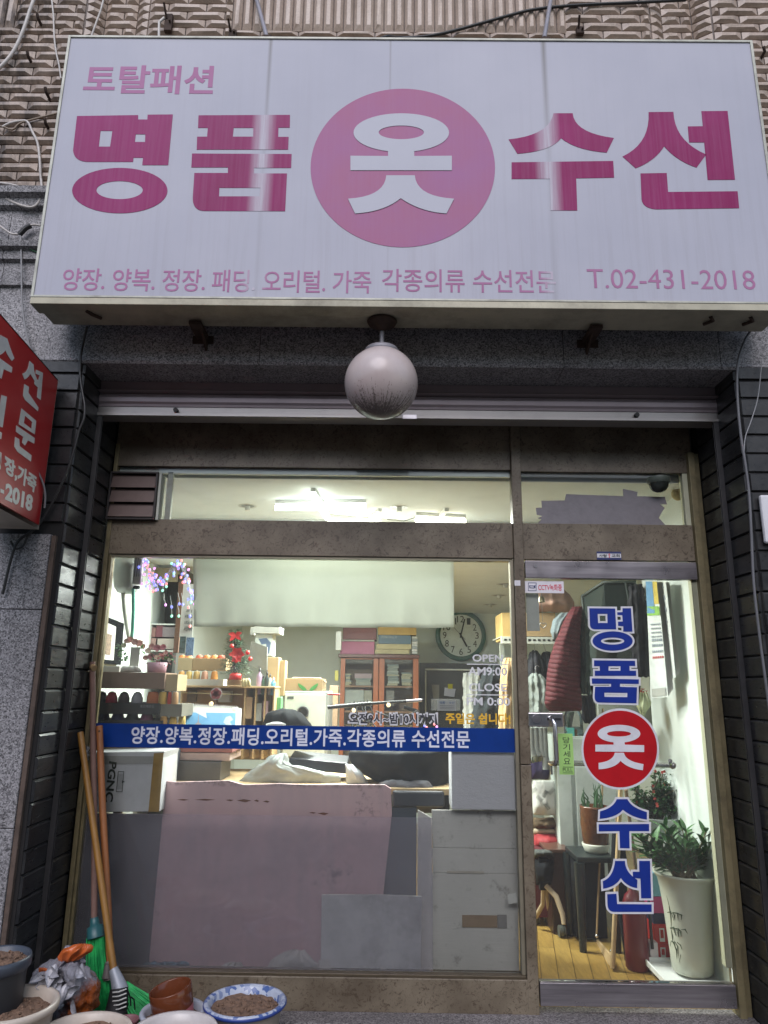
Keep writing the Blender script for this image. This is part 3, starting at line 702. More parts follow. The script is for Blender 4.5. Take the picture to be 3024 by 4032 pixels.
cable([(343, 1285, 3.02), (330, 1340), (318, 1400), (316, 1480), (325, 1545), (334, 1600), (330, 1650), (310, 1700), (295, 1760), (270, 1840), (235, 1920), (200, 1990), (165, 2050), (120, 2095), (60, 2150), (10, 2340)], .006, BC, 'black cable dropping from the sign across the left pillar')
cable([(42, 2130), (60, 2160), (90, 2150), (110, 2110), (140, 2080)], .005, BC, 'short black loop of cable under the red sign')
cable([(2975, 1270, 3.0), (2950, 1310), (2925, 1360), (2905, 1430), (2903, 1550), (2915, 1700), (2935, 1830), (2950, 1950), (2958, 2100), (2968, 2300), (2990, 2500), (3010, 2650), (3030, 2800)], .006, M('slate_cable', (.12, .12, .13), .5), 'thick grey cable running down the right pillar corner')
cable([(3000, 1420), (2985, 1560), (2960, 1650), (2935, 1720), (2930, 1780)], .0025, GC, 'thin grey wire curving on the right pillar')
cable([(1500, 152, YS+.1), (1530, 143, YS+.1), (1570, 148), (1650, 146), (1750, 130), (1900, 90), (2000, 62), (2100, 38), (2250, 22), (2500, 10), (2700, 0)], .008, BC, 'black cable sweeping over the top edge of the sign')
cable([(-20, 940), (60, 960), (150, 995)], .003, M('green_string', (.03, .12, .05), .6), 'thin green string crossing the granite')
# anchors on the brick
for (px, py, lb) in ((665, 95, 'rusty anchor bracket with rope above the sign'), (917, 138, 'small rusty bracket above the sign near the soldier bricks'), (2283, 125, 'small rusty angle bracket above the right half of the sign')):
    a = P(px, py, YW-.03); e = empty('wall_anchor', tuple(a), lb, 'bracket')
    h = .055 if px == 665 else .022
    MB().box(a.x-.02, a.x+.02, YW-.045, YW-.02, a.z-h, a.z+h).build('plate', RUST, e, .003)
    MB().tube([(a.x-.01, YW-.045, a.z+h*.4), (a.x-.015, YW-.09, a.z+h+.02)], .006).tube([(a.x+.01, YW, a.z), (a.x+.01, YW-.06, a.z)], .006).build('bolt', RUST, e)
    if px == 665: MB().tube([(a.x-.02, YW-.05, a.z+.02), (a.x-.045, YW-.05, a.z-.01), (a.x-.04, YW-.05, a.z-.08), (a.x-.035, YW-.05, a.z-.14)], .007).build('rope', WC, e)
for (px, py) in ((122, 245), (192, 385), (190, 507), (3000, 225), (160, 95)):
    a = P(px, py, YW-.02)
    MB().tube([(a.x, YW, a.z), (a.x, YW-.05, a.z+.004), (a.x-.006, YW-.055, a.z+.03)], .008).build('wall_hook', RUST, None, label='rusty hook bolt sticking out of the %s' % {122: 'brick left of the sign', 192: 'brick beside the upper left edge of the sign', 190: 'brick just above the left cable loop', 3000: 'brick right of the sign', 160: 'soot stained brick at the top left'}[px], cat='hook')
# unseen building added across the street, its height set to block low sky light
ob = MB().box(-14, 14, -10.5, -9.5, -.05, 6.4).build('sky_blocker_building', M('opposite_render', (.20, .18, .17), .8), None, label='unseen building added across the street to block low sky light', cat='building')

# ================================================================ GLASS LETTERING
YG = YF+.0225
def sticker_band():
    X0, X1, Z0, Z1 = rect(345, 2858, 2026, 2952, YG)
    b = MB().box(XLf+.036, X1, YG-.0008, YG+.0006, Z0, Z1).build('window_sticker_band', M('blue_vinyl', (.005, .035, .20), .3), None, label='blue vinyl band across the shop window with white Korean lettering', cat='sticker')
    text('양장.양복.정장.패딩.오리털.가죽.각종의류 수선전문', trect(516, 2868, 1850, 2938, YG-.001), M('white_letters', (.62, .63, .72), .5), b, bold=.022, spacing=1.06)
sticker_band()
WV = M('glass_white', (.62, .62, .64), .5); BV = M('glass_black', (.03, .03, .04), .5); YV = M('glass_yellow', (.70, .40, .03), .5)
hr = empty('opening_hours', tuple(P(1920, 2680, YG)), 'worn white OPEN and CLOSE hours lettered on the window glass', 'lettering')
text('OPEN', trect(1860, 2577, 1980, 2606, YG), WV, hr, bold=.02); text('AM9:00', trect(1843, 2627, 1997, 2660, YG), WV, hr, bold=.02)
text('CLOSE', trect(1846, 2691, 1995, 2722, YG), WV, hr, bold=.02); text('PM 0:00', trect(1838, 2746, 2008, 2778, YG), WV, hr, bold=.02)
for y in (2614, 2734):
    q = rect(1838, y, 2001, y+4, YG); MB().box(q[0], q[1], YG-.001, YG, q[2], q[3]).build('underline', WV, hr)
h2 = empty('hours_notice', tuple(P(1550, 2830, YG)), 'black Korean opening hours with thick white outline above the blue band', 'lettering')
cr = trect(1374, 2808, 1720, 2852, YG); text('오전9시~밤10시까지', [(x+(.006 if i in (1, 2) else -.006), y, z+(.006 if i < 2 else -.006)) for i, (x, y, z) in enumerate(cr)], WV, h2, 'letter_outline', bold=.075, depth=.0006)
text('오전9시~밤10시까지', trect(1376, 2810, 1718, 2850, YG-.0012), BV, h2, bold=.02)
h3 = empty('closed_notice', tuple(P(1880, 2830, YG)), 'yellow Korean closing day lettering at the right end above the blue band', 'lettering')
text('주일은 쉽니다!', trect(1754, 2808, 2010, 2852, YG), YV, h3, bold=.03)
# door stickers
YD = YF+.0005; oD = Vector((0, YD, 0))
BL = M('door_blue_vinyl', (.008, .03, .24), .35); RD = M('door_red_vinyl', (.42, .006, .012), .35); WD = M('door_white_vinyl', (.62, .62, .66), .4)
D4 = lambda x, y: (2300+x*.5343, 2850+y*.5343)
def dsticker(loops, label, tr=None, g=.010):
    e = empty('door_lettering', tuple(PP(*(tr(*loops[0][0][:2]) if tr else loops[0][0][:2]), oD, n_)), label, 'lettering', 'letters down the glass door')
    for lp in loops: shape(lp, oD, n_, WD, e, 'white_outline', grow=g, tr=tr, depth=.001)
    for lp in loops: shape(lp, oD-Vector((0, .0012, 0)), n_, BL, e, 'letter', tr=tr, depth=.001)
dsticker2 = lambda lps, label, tr=None, g=.010: _ds(lps, label, tr, g)
def _ds(groups, label, tr, g):
    e = empty('door_lettering', tuple(PP(*(tr(*groups[0][0][0][:2]) if tr else groups[0][0][0][:2]), oD, n_)), label, 'lettering', 'letters down the glass door')
    for k, gp in enumerate(groups):
        shape(gp, oD+Vector((0, .0002*k, 0)), n_, WD, e, 'white_outline', grow=g, tr=tr, depth=.0008)
        shape(gp, oD-Vector((0, .0012, 0)), n_, BL, e, 'letter', tr=tr, depth=.001)
_ds([[[(2320,2395),(2422,2396),(2426,2478),(2345,2478),(2324,2478,1),(2323,2460)], [(2353,2417),(2391,2417),(2392,2453),(2355,2453)]],
     [[(2451,2395),(2484,2395),(2490,2487),(2454,2487),(2454,2466),(2434,2464),(2433,2448),(2452,2447),(2450,2422),(2431,2421),(2430,2411),(2451,2410)]],
     [ell(2412, 2524, 79, 38), ell(2412, 2524, 46, 14)]], 'blue Korean syllable with oval base, topmost on the glass door', None, .009)
_ds([[[(2339,2600),(2500,2602),(2501,2622),(2478,2622),(2479,2641),(2504,2641),(2505,2661),(2342,2661),(2342,2641),(2362,2641),(2361,2623),(2339,2623)], [(2396,2623),(2443,2623),(2443,2641),(2396,2641)]],
     [[(2330,2671),(2515,2675),(2515,2693),(2441,2692),(2441,2704),(2508,2706),(2506,2769),(2362,2766),(2340,2766,1),(2341,2740),(2343,2704),(2406,2704),(2406,2692),(2331,2692)], [(2379,2727),(2470,2728),(2470,2745),(2380,2744)]]], 'blue Korean syllable of stacked bars, second from top on the glass door', None, .009)
e = empty('door_lettering', tuple(P(2442, 2949, YD)), 'red disc with white Korean syllable in the middle of the glass door', 'lettering', 'letters down the glass door')
shape([ell(2442, 2949, 153, 160, 72)], oD, n_, WD, e, 'white_rim', depth=.001)
shape([ell(2442, 2949, 145, 151, 72)], oD-Vector((0, .0012, 0)), n_, RD, e, 'red_disc', depth=.001)
oE = oD-Vector((0, .0024, 0))
for lp in ([ell(2437, 2889, 84, 35), ell(2437, 2889, 47, 11)], [[(2415, 2922), (2459, 2922), (2460, 2932), (2536, 2934), (2536, 2961), (2344, 2959), (2344, 2932), (2416, 2932)]],
           [[D4(225,213),D4(293,213),(*D4(302,275),1),D4(437,297),D4(432,342),(*D4(322,330),1),D4(268,272),(*D4(225,330),1),D4(107,335),D4(106,288),(*D4(215,275),1)]]):
    shape(lp, oE, n_, WD, e, 'letter', depth=.001); oE = oE-Vector((0, .0003, 0))
_ds([[[(240,555),(318,555),(350,620,1),(462,650),(462,705),(350,690,1),(285,632),(240,690,1),(115,700),(117,645),(215,620,1)]],
     [[(107,740),(478,738),(478,790),(332,790),(335,917),(264,915),(260,790),(108,792)]]], 'blue Korean syllable like a roof over a T, just below the red disc', D4, .009)
_ds([[[(228,1010),(300,1010),(302,1095,1),(392,1150),(390,1210),(315,1200,1),(270,1135),(235,1200,1),(140,1215),(137,1160),(215,1130,1)]],
     [[(405,1010),(485,1010),(494,1285),(420,1285),(415,1140),(360,1135),(358,1090),(407,1090)]],
     [[(170,1255),(237,1252),(243,1328),(497,1330),(497,1385),(225,1385),(175,1385,1),(172,1330)]]], 'lowest blue Korean syllable on the glass door', D4, .009)
ct = pbox(2067, 2288, 2220, 2335, YD-.002, .002, 'camera_notice', M('paper_white', (.66, .64, .68), .6), None, 0, label='white sticker with red CCTV lettering at the top corner of the door', cat='sticker')
text('CCTV녹화중', trect(2119, 2300, 2212, 2326, YD-.002), M('notice_red', (.55, .02, .06), .5), ct, bold=.01)
shape([[(2079,2294),(2112,2294),(2112,2327),(2079,2327)], [(2081,2296),(2110,2296),(2110,2325),(2081,2325)]], oD-Vector((0, .002, 0)), n_, M('notice_navy', (.03, .045, .12), .5), ct, 'icon_frame')
shape([[(2083,2305),(2104,2306),(2108,2302),(2108,2316),(2104,2315),(2103,2317),(2085,2316)], [(2087,2308),(2102,2309),(2102,2314),(2087,2313)]], oD-Vector((0, .002, 0)), n_, M('notice_navy', (.03, .045, .12), .5), ct, 'camera_icon')
pl = pbox(2200, 2888, 2258, 3050, YD-.002, .002, 'pull_sticker', M('lime_vinyl', (.32, .55, .16), .5), None, 0, label='lime green PULL sticker beside the door handle', cat='sticker')
DK = M('print_black', (.03, .04, .03), .6)
for i, ch in enumerate('당기세요'): text(ch, trect(2216+i*1, 2902+i*27.5, 2243+i*1, 2926+i*27.5, YD-.002), DK, pl, bold=.0)
text('PULL', trect(2216, 3024, 2254, 3038, YD-.002), DK, pl)
for y in (3019, 3042): q = rect(2216, y, 2256, y+2, YD); MB().box(q[0], q[1], YD-.003, YD-.002, q[2], q[3]).build('line', DK, pl)
cs = pbox(2350, 2172, 2446, 2204, YF-.008, .002, 'church_sticker', M('navy_vinyl', (.02, .03, .12), .5), None, 0, label='small navy and white church sticker on the laminate above the door', cat='sticker')
q = rect(2351, 2180, 2445, 2196, YF-.008); MB().box(q[0], q[1], YF-.0088, YF-.008, q[2], q[3]).build('white_stripe', WD, cs)
text('사랑', trect(2358, 2182, 2390, 2194, YF-.0088), DK, cs, bold=.02); text('교회', trect(2408, 2182, 2440, 2194, YF-.0088), DK, cs, bold=.02)
text('†', trect(2393, 2179, 2405, 2197, YF-.0088), M('notice_red', (.5, .02, .06), .5), cs, 'cross', bold=.01)
tg = pbox(2026, 2285, 2049, 2306, YF-.024, .002, 'small_label', M('paper_white', (.66, .64, .68), .6), None, 0, label='tiny white paper label stuck on the mullion', cat='label')
# torn grey tape patch on the small upper pane
ZT = lambda x, y: (2000+x*.617, 1150+y*.617)
shape([[(185,1483),(215,1448),(188,1445),(220,1428),(183,1422),(178,1378),(215,1376),(213,1332),(362,1330),(370,1290),(735,1303),(733,1257),(826,1275),(822,1303),(1000,1308),(1015,1356),(968,1353),(1000,1378),(972,1420),(962,1442),(1008,1492)]], Vector((0, YF+.02, 0)), n_,
      M('grey_tape', (.20, .185, .20), .5, 0, .15, 20, .4, 40), None, 'tape_patch', depth=.002, tr=ZT, label='torn patch of grey tape on the small pane above the door', cat='tape')
# fogged film on the lower window
X0, X1, Z0, Z1 = rect(300, 3205, 1520, 3790, YF+.02)
MB().box(XLf+.036, P(1704, 3500, YG).x, YG-.0005, YG+.0008, zGB+.002, P(900, 3208, YG).z).build('window_film', GLASS_DIRTY, sw)

# ================================================================ louvre fan in the transom
lv = empty('vent_louvre', tuple(P(520, 1960, YF)), 'brown plastic louvre vent set in the left end of the transom', 'vent')
LVM = M('louvre_plastic', (.14, .095, .085), .5, 0, .2, 12)
X0, X1, Z0, Z1 = rect(425, 1857, 616, 2046, YF-.03)
for i in range(3):
    za = Z1-.012-(Z1-Z0-.024)*(i+1)/3; zb_ = Z1-.012-(Z1-Z0-.024)*i/3
    MB().add([(X0+.01, YF-.035, za+.004), (X1-.012, YF-.035, za+.004), (X1-.012, YF-.012, zb_-.002), (X0+.01, YF-.012, zb_-.002), (X0+.01, YF-.029, za+.004), (X1-.012, YF-.029, za+.004), (X1-.012, YF-.006, zb_-.002), (X0+.01, YF-.006, zb_-.002)],
             [(0,1,2,3),(4,7,6,5),(0,4,5,1),(2,6,7,3),(0,3,7,4),(1,5,6,2)]).build('slat', LVM, lv)
MB().box(X0, X1, YF-.036, YF+.03, Z1-.010, Z1).box(X0, X1, YF-.036, YF+.03, Z0, Z0+.010).box(X0, X0+.010, YF-.036, YF+.03, Z0+.01, Z1-.01).box(X1-.010, X1, YF-.036, YF+.03, Z0+.01, Z1-.01).box(X0+.01, X1-.01, YF-.004, YF+.03, Z0+.01, Z1-.01).build('frame', M('louvre_dark', (.03, .025, .025), .5), lv, .002)
X2 = P(668, 1960, YF).x
MB().box(X1+.001, X1+.014, YF-.02, YF+.05, Z0+.002, Z1-.004).box(X1+.03, X2, YF+.03, YF+.05, Z0, Z1+.02).build('mount_board', M('mount_white', (.5, .52, .46), .6, 0, .2, 20), lv, .002)

# ================================================================ CEILING LIGHTS
TUBE = M('lit_tube', (.93, 1.0, .95), .5, var=0, emit=7); WARM = M('lit_tube_warm', (1.0, .97, .80), .5, var=0, emit=7)
def crosslamp(px, py, rot, name_lbl, mat, power, colr, z=2.46, both=True, ln=.27):
    c = PZ(px, py, z-.045)
    e = empty('ceiling_light', (c.x, c.y, z), name_lbl, 'ceiling light', None)
    d = Vector((math.cos(rot), math.sin(rot), 0)); q = Vector((-d.y, d.x, 0)); b = Vector((c.x, c.y, z-.012))
    MB().obox(b, d*ln, q*.013, (0, 0, .010)).obox(b-Vector((0, 0, .001)), q*ln, d*.013, (0, 0, .010)).build('base_plate', M('lamp_base', (.7, .7, .68), .5), e)
    for dd in ((d, q) if both else (d,)):
        MB().tube([Vector((c.x, c.y, z-.045))-dd*ln, Vector((c.x, c.y, z-.045))+dd*ln], .017, 12).build('tube', mat, e)
    arms = (0, math.pi/2) if both else (0,)
    for k_ in arms:                                     # the light each tube gives off, a strip the size of the tube along its underside
        l = bpy.data.lights.new('tube_light', 'AREA'); l.shape = 'RECTANGLE'; l.size = ln*1.95; l.size_y = .03; l.energy = power/len(arms); l.color = colr
        o = bpy.data.objects.new('tube_light', l); col.objects.link(o); o.location = (c.x, c.y, z-.0635-.001*(k_ > 0)); o.rotation_euler = (0, 0, rot+k_); o.parent = e; o.matrix_parent_inverse = mw(e).inverted()
    return c
c1 = crosslamp(1262, 1998, R(-4), 'cool white cross-shaped ceiling light, leftmost behind the transom', TUBE, 21, (.90, 1, .96))
c2 = crosslamp(1452, 2066, R(16), 'warm white cross ceiling light, middle one half hidden behind the laminate', WARM, 30, (.98, 1, .95))
c3 = crosslamp(1735, 2050, R(9), 'warm white ceiling light at the right end of the transom', WARM, 23, (.98, 1, .94), both=False, ln=.16)
crosslamp(1300, 2262, R(5), 'unseen cross ceiling light added behind the cloth blind to brighten the back', WARM, 85, (.93, 1, .95), z=2.2)  # extra lamp hidden by the blind, added to light the back of the shop
MB().tube([(c2.x+.12, c2.y, 2.452), ((c2.x+c3.x)/2, c2.y-.01, 2.44), (c3.x-.1, c3.y, 2.452)], .004).build('light_cable', M('grey_cable2', (.2, .2, .18), .6), None, label='thin cable between the two warm ceiling lights', cat='cable')
for i, (px, py, z, lb) in enumerate(((975, 1992, 2.46, 'unlit recessed spotlight left of the cross light'), (1572, 1997, 2.46, 'unlit recessed spotlight between the ceiling lights'), (1965, 2344, 2.2, 'recessed spotlight in the grey ceiling, lower right beside the blind'), (1930, 2380, 2.2, 'recessed spotlight farthest back above the clock'), (1990, 2300, 2.2, 'recessed spotlight nearest the glass above the clock'))):
    c = PZ(px, py, z); e = empty('spotlight', (c.x, c.y, z), lb, 'spotlight', 'recessed ceiling spotlights')
    s = 1 if z > 2.3 else 1.3
    MB().lathe((c.x, c.y, z), [(.040*s, -.001), (.050*s, -.004), (.056*s, -.001)], 28).build('ring', M('spot_ring', (.5, .5, .45), .4, .3), e)
    MB().lathe((c.x, c.y, z), [(.001, -.0015), (.040*s, -.0012)], 28).build('recess', M('spot_dark', (.2, .2, .18), .4), e)
    MB().tube([(c.x, c.y, z-.002), (c.x, c.y, z-.03)], .016*s, 12).build('bulb', M('spot_bulb', (.6, .6, .55), .3), e)
c = PZ(2592, 1882, 2.46); e = empty('dome_camera', (c.x, c.y, 2.46), 'dark dome security camera on the ceiling above the door', 'security camera')
MB().lathe((c.x, c.y, 2.46), [(.056, 0), (.058, -.02), (.05, -.03)], 32).build('housing', M('cam_grey', (.10, .12, .10), .4), e)
MB().lathe((c.x, c.y, 2.43), [(.048, 0), (.046, -.018), (.034, -.036), (.015, -.046), (.001, -.048)], 32).build('dome', M('cam_dome', (.03, .035, .03), .08), e)
c = P(2668, 1945, 3.75); e = MB().ball(c, .034, 14, 10, 1, .8, 1.1).ball(c+Vector((.03, .02, .045)), .028, 12, 8).build('sponge_ornament', M('ochre_sponge', (.45, .36, .18), .8, 0, .3, 30, .6), None, label='dried ochre ornament hung near the ceiling camera', cat='ornament')

# ================================================================ generic builders for the interior
def loft(rows, Y, dep, name, mat, parent=None, cols=12, wr=.006, sub=1, seed=1, thick=True, **k):
    """rows: (py, px_left, px_right[, Y]) top to bottom: a soft hanging or slumped form"""
    rnd = random.Random(seed); ph = [rnd.uniform(0, 6.3) for _ in range(6)]
    R_ = []
    for i in range(len(rows)-1):
        a, b = rows[i], rows[i+1]
        nn = max(1, int(abs(b[0]-a[0])/14))
        for j in range(nn):
            t = j/nn; R_.append(tuple(a[q]+(b[q]-a[q])*t for q in range(3)))
    R_.append(tuple(rows[-1][:3]))
    v = []; f = []; n = cols+1; m = len(R_)
    for s in (0, 1):
        for i, (y, xl, xr) in enumerate(R_):
            for j in range(n):
                u = j/cols; w_ = math.sin(math.pi*u)**.55 if 0 < u < 1 else 0
                e_ = min(1, (min(i, m-1-i)+.35)/2.2)
                fold = wr*(math.sin(u*19+ph[0]+i*.10)+.6*math.sin(u*37+ph[1]-i*.23)+.5*math.sin(i*.7+ph[2]+u*6))
                y_ = Y + dep*.5 + (-1 if s == 0 else 1)*(dep*.5*w_*e_) + (fold*w_ if s == 0 else 0)
                v.append(P(xl+(xr-xl)*u, y, y_))
    for s in (0, 1):
        for i in range(m-1):
            for j in range(cols):
                a = s*m*n+i*n+j; q = (a, a+1, a+n+1, a+n); f.append(q if s else tuple(reversed(q)))
    for i in range(m-1):
        for j in (0, cols): f.append((i*n+j, (i+1)*n+j, m*n+(i+1)*n+j, m*n+i*n+j))
    for j in range(cols):
        for i in (0, m-1): f.append((i*n+j, i*n+j+1, m*n+i*n+j+1, m*n+i*n+j))
    o = MB().add(v, f, True).build(name, mat, parent, **k)
    if wr > .003: rumple(o, min(.045, wr*2.6), max(.03, dep*.35))
    return o
def spool(c, r, h, cm, label, group, tilt=0, cone=.72):
    e = empty('thread_spool', tuple(c), label, 'thread spool', group)
    MB().lathe(c, [(r*.9, .0), (r, h*.08), (r*.97, h*.5), (r*cone, h*.9), (r*cone*.8, h*.93)], 18).build('thread', cm, e)
    MB().lathe(c, [(r*.34, h*.92), (r*.36, h), (r*.24, h*1.0), (r*.22, h*.9)], 14).build('cone_core', M('spool_core', (.55, .5, .4), .5), e)
    return e
def bottle(c, r, h, cm, cap, label, name='bottle', pump=False):
    e = empty(name, tuple(c), label, 'bottle')
    MB().lathe(c, [(.001, 0), (r*.96, .002), (r, h*.05), (r, h*.62), (r*.85, h*.70), (r*.34, h*.78), (r*.32, h*.84)], 20).build('body', cm, e)
    MB().lathe(c, [(r*.4, h*.83), (r*.4, h*.93), (r*.15, h*.94), (r*.13, h)], 16).build('cap', cap, e)
    if pump: MB().tube([Vector(c)+Vector((0, 0, h)), Vector(c)+Vector((-r*.9, -.005, h*.985))], r*.14, 8).build('nozzle', cap, e)
    return e
def ofbox(x0, y0, x1, y1, Y, dep, name, mat, label, cat='box', open_top=False, **k):
    X0, X1, Z0, Z1 = rect(x0, y0, x1, y1, Y)
    if not open_top: return MB().box(X0, X1, Y, Y+dep, Z0, Z1).build(name, mat, None, .002, label=label, cat=cat, **k)
    t = .004
    return MB().box(X0, X1, Y, Y+t, Z0, Z1).box(X0, X1, Y+dep-t, Y+dep, Z0, Z1).box(X0, X0+t, Y+t, Y+dep-t, Z0, Z1).box(X1-t, X1, Y+t, Y+dep-t, Z0, Z1).box(X0+t, X1-t, Y+t, Y+dep-t, Z0, Z0+t).build(name, mat, None, label=label, cat=cat, **k)
def leafm(name, c, c2): 
    if name in _mc: return _mc[name]
    t = NT(name); t.base(t.ramp(t.noise(25, 3, .6), [(.3, c), (.7, c2)])); t.setp(.45); _mc[name] = t.m; return t.m
def leaf(mb, o, d, L, W, droop=.3, up=Vector((0, 0, 1)), fold=.25):
    o = Vector(o); d = Vector(d).normalized(); s = d.cross(up); s = s.normalized() if s.length > .05 else Vector((1, 0, 0)); nn = s.cross(d)
    prof = [(0, .12), (.2, .75), (.45, 1), (.7, .75), (.9, .3), (1, .02)]
    v = []; 
    for t, w_ in prof:
        c = o + d*(L*t) - Vector((0, 0, 1))*(droop*L*t*t)
        v += [c - s*W*w_*.5 + nn*W*fold*w_*.5, c, c + s*W*w_*.5 + nn*W*fold*w_*.5]
    f = []
    for i in range(len(prof)-1):
        a = i*3; f += [(a, a+1, a+4, a+3), (a+1, a+2, a+5, a+4)]
    mb.add(v, f, True)
CARD = M('cardboard', (.36, .25, .13), .8, 0, .12, 6); CARDL = M('pale_cardboard', (.48, .38, .22), .8, 0, .1, 6); WOOD = M('pine_wood', (.50, .36, .19), .6, 0, .15, 7)
WPL = M('white_plastic', (.68, .70, .68), .4, 0, .06); PAPER = M('paper', (.68, .68, .64), .8, 0, .06); BLK = M('black_cloth', (.010, .011, .013), .95, 0, .4, 20, spec=.1)
RIM = M('red_item', (.5, .015, .015), .5); 

# ================================================================ WINDOW DISPLAY
TZ = .905                                # table top
tb = empty('work_table', (-.5, 4.0, 0), 'long work table behind the boards in the window', 'table')
MB().box(-1.60, .58, 3.76, 4.5, TZ-.03, TZ).build('tabletop', WOOD, tb, .003)
for x in (-1.56, .52):
    for y in (3.80, 4.44): MB().box(x-.02, x+.02, y-.02, y+.02, 0, TZ-.031).build('leg', M('table_leg', (.05, .05, .05), .5), tb)
# cloth blind
def blind():
    v = []; f = []; nx, ny = 60, 14
    for j in range(ny+1):
        for i in range(nx+1):
            u, w_ = i/nx, j/ny
            x = 762+(1786-762)*u + (3 if j == 0 else 0); y = 2190 + (2466+6*u-2190)*w_ + 2*math.sin(u*23)*w_
            Y = 3.68+.006*math.sin(u*31+w_*2)*w_+.012*math.sin(u*9+1-3*w_)*w_+.006*math.sin(u*57)*w_*w_
            v.append(P(x, y, Y))
    n = nx+1
    for j in range(ny):
        for i in range(nx): f.append((j*n+i, j*n+i+1, (j+1)*n+i+1, (j+1)*n+i))
    t = NT('blind_cloth'); t.base(t.ramp(t.noise(3, 4, .6), [(.3, (.66, .66, .60)), (.7, (.72, .72, .66))])); t.setp(.85); t.bump(t.noise(7, 3, .5, t.coord((1, 1, .7))), .5, .02)
    tl = t.n('ShaderNodeBsdfTranslucent'); tl.inputs[0].default_value = (.60, .62, .57, 1); mx = t.n('ShaderNodeMixShader'); mx.inputs[0].default_value = .5
    t.l(t.b.outputs[0], mx.inputs[1]); t.l(tl.outputs[0], mx.inputs[2]); t.l(mx.outputs[0], t.t.nodes['Material Output'].inputs[0])
    o = MB().add(v, f, True).build('cloth_blind', t.m, None, label='pale grey cloth blind hung across the top of the shop window', cat='blind')
    md = o.modifiers.new('s', 'SOLIDIFY'); md.thickness = .003
    a = P(760, 2196, 3.66); b = P(1786, 2200, 3.66)
    MB().tube([a, b], .006).build('rod', GOLD_DK, o)
blind()
# white air unit upper left and its hoses
ac = empty('wall_air_unit', tuple(P(490, 2260, 3.9)), 'white rounded air unit with hoses at the upper left of the window', 'air unit')
loft([(2190, 445, 560), (2270, 445, 560), (2310, 448, 556), (2332, 462, 540), (2340, 490, 520)], 3.82, .22, 'body', WPL, ac, wr=0)
pbox(523, 2192, 558, 2300, 3.80, .03, 'side_panel', M('panel_white', (.6, .62, .6), .4), ac, .006)
for i in range(3): pbox(530+i*9, 2194, 534+i*9, 2270, 3.797, .003, 'grille_slot', M('slot_grey', (.25, .27, .26), .6), ac, .0)
MB().tube([P(485, 2335, 3.9), P(490, 2400, 3.9), P(500, 2470, 3.95), P(510, 2520, 3.95)], .012, 10).build('hose', M('cream_hose', (.6, .6, .52), .5), ac)
MB().tube([P(525, 2312, 3.85), P(525, 2400, 3.86), P(522, 2470, 3.9), P(518, 2520, 3.95)], .0095, 10).build('drain_hose', M('teal_hose', (.12, .48, .36), .4), ac)
MB().tube([P(525, 2312, 3.85), P(546, 2313, 3.83)], .01).build('valve', BLK, ac)
# framed photograph on the left wall
fr = empty('framed_picture', tuple(PX(440, 2530, -1.6)), 'black framed group photo on the left wall', 'picture')
def wallpoly(q, X, t, name, mat, par, **k):
    pts = [PX(x, y, X) for x, y in q]; return MB().poly(pts, (t, 0, 0)).build(name, mat, par, **k)
wallpoly([(412, 2430), (476, 2455), (463, 2618), (394, 2612)], -1.615, .02, 'frame', BLK, fr)
wallpoly([(416, 2450), (456, 2468), (446, 2600), (400, 2596)], -1.594, .002, 'mat', PAPER, fr)
wallpoly([(408, 2490), (440, 2500), (433, 2580), (400, 2572)], -1.591, .002, 'photo', M('photo_print', (.30, .22, .16), .5, 0, .8, 60), fr)
# dark display cupboard with boxes behind the lights
cb = empty('display_cupboard', tuple(P(620, 2500, 4.9)), 'dark glass-front cupboard behind the coloured lights', 'cupboard')
X0, X1, Z0, Z1 = rect(512, 2236, 700, 2760, 4.9)
MB().box(X0, X1, 5.2, 5.22, .0, Z1).box(X0, X0+.02, 4.9, 5.2, 0, Z1).box(X1-.02, X1, 4.9, 5.2, 0, Z1).build('carcass', M('cupboard_dark', (.085, .085, .075), .5), cb)
pbox(535, 2236, 700, 2290, 4.89, .01, 'top_panel', M('tan_panel', (.32, .27, .17), .6), cb)
for y in (2455, 2560, 2650): pbox(535, y, 690, y+5, 4.92, .27, 'shelf', WPL, cb)
for i, (x0, x1, y0, y1, cc, lb) in enumerate(((538, 612, 2470, 2508, (.30, .16, .15), 'dusty pink'), (614, 640, 2462, 2508, (.18, .05, .07), 'maroon'), (640, 690, 2468, 2508, (.22, .18, .2), 'greyish'), (535, 612, 2512, 2556, (.38, .24, .22), 'pale pink'), (618, 685, 2514, 2556, (.42, .36, .33), 'beige'))):
    ofbox(x0, y0, x1, y1, 4.94, .2, 'storage_box', M('sb%d' % i, cc, .7), lb+' storage box on the cupboard shelf behind the coloured lights', group='boxes in the dark cupboard')
bx = ofbox(500, 2430, 542, 2500, 4.7, .2, 'storage_box', M('sb_blue', (.08, .27, .55), .5), 'bright blue box beside the teal hose')
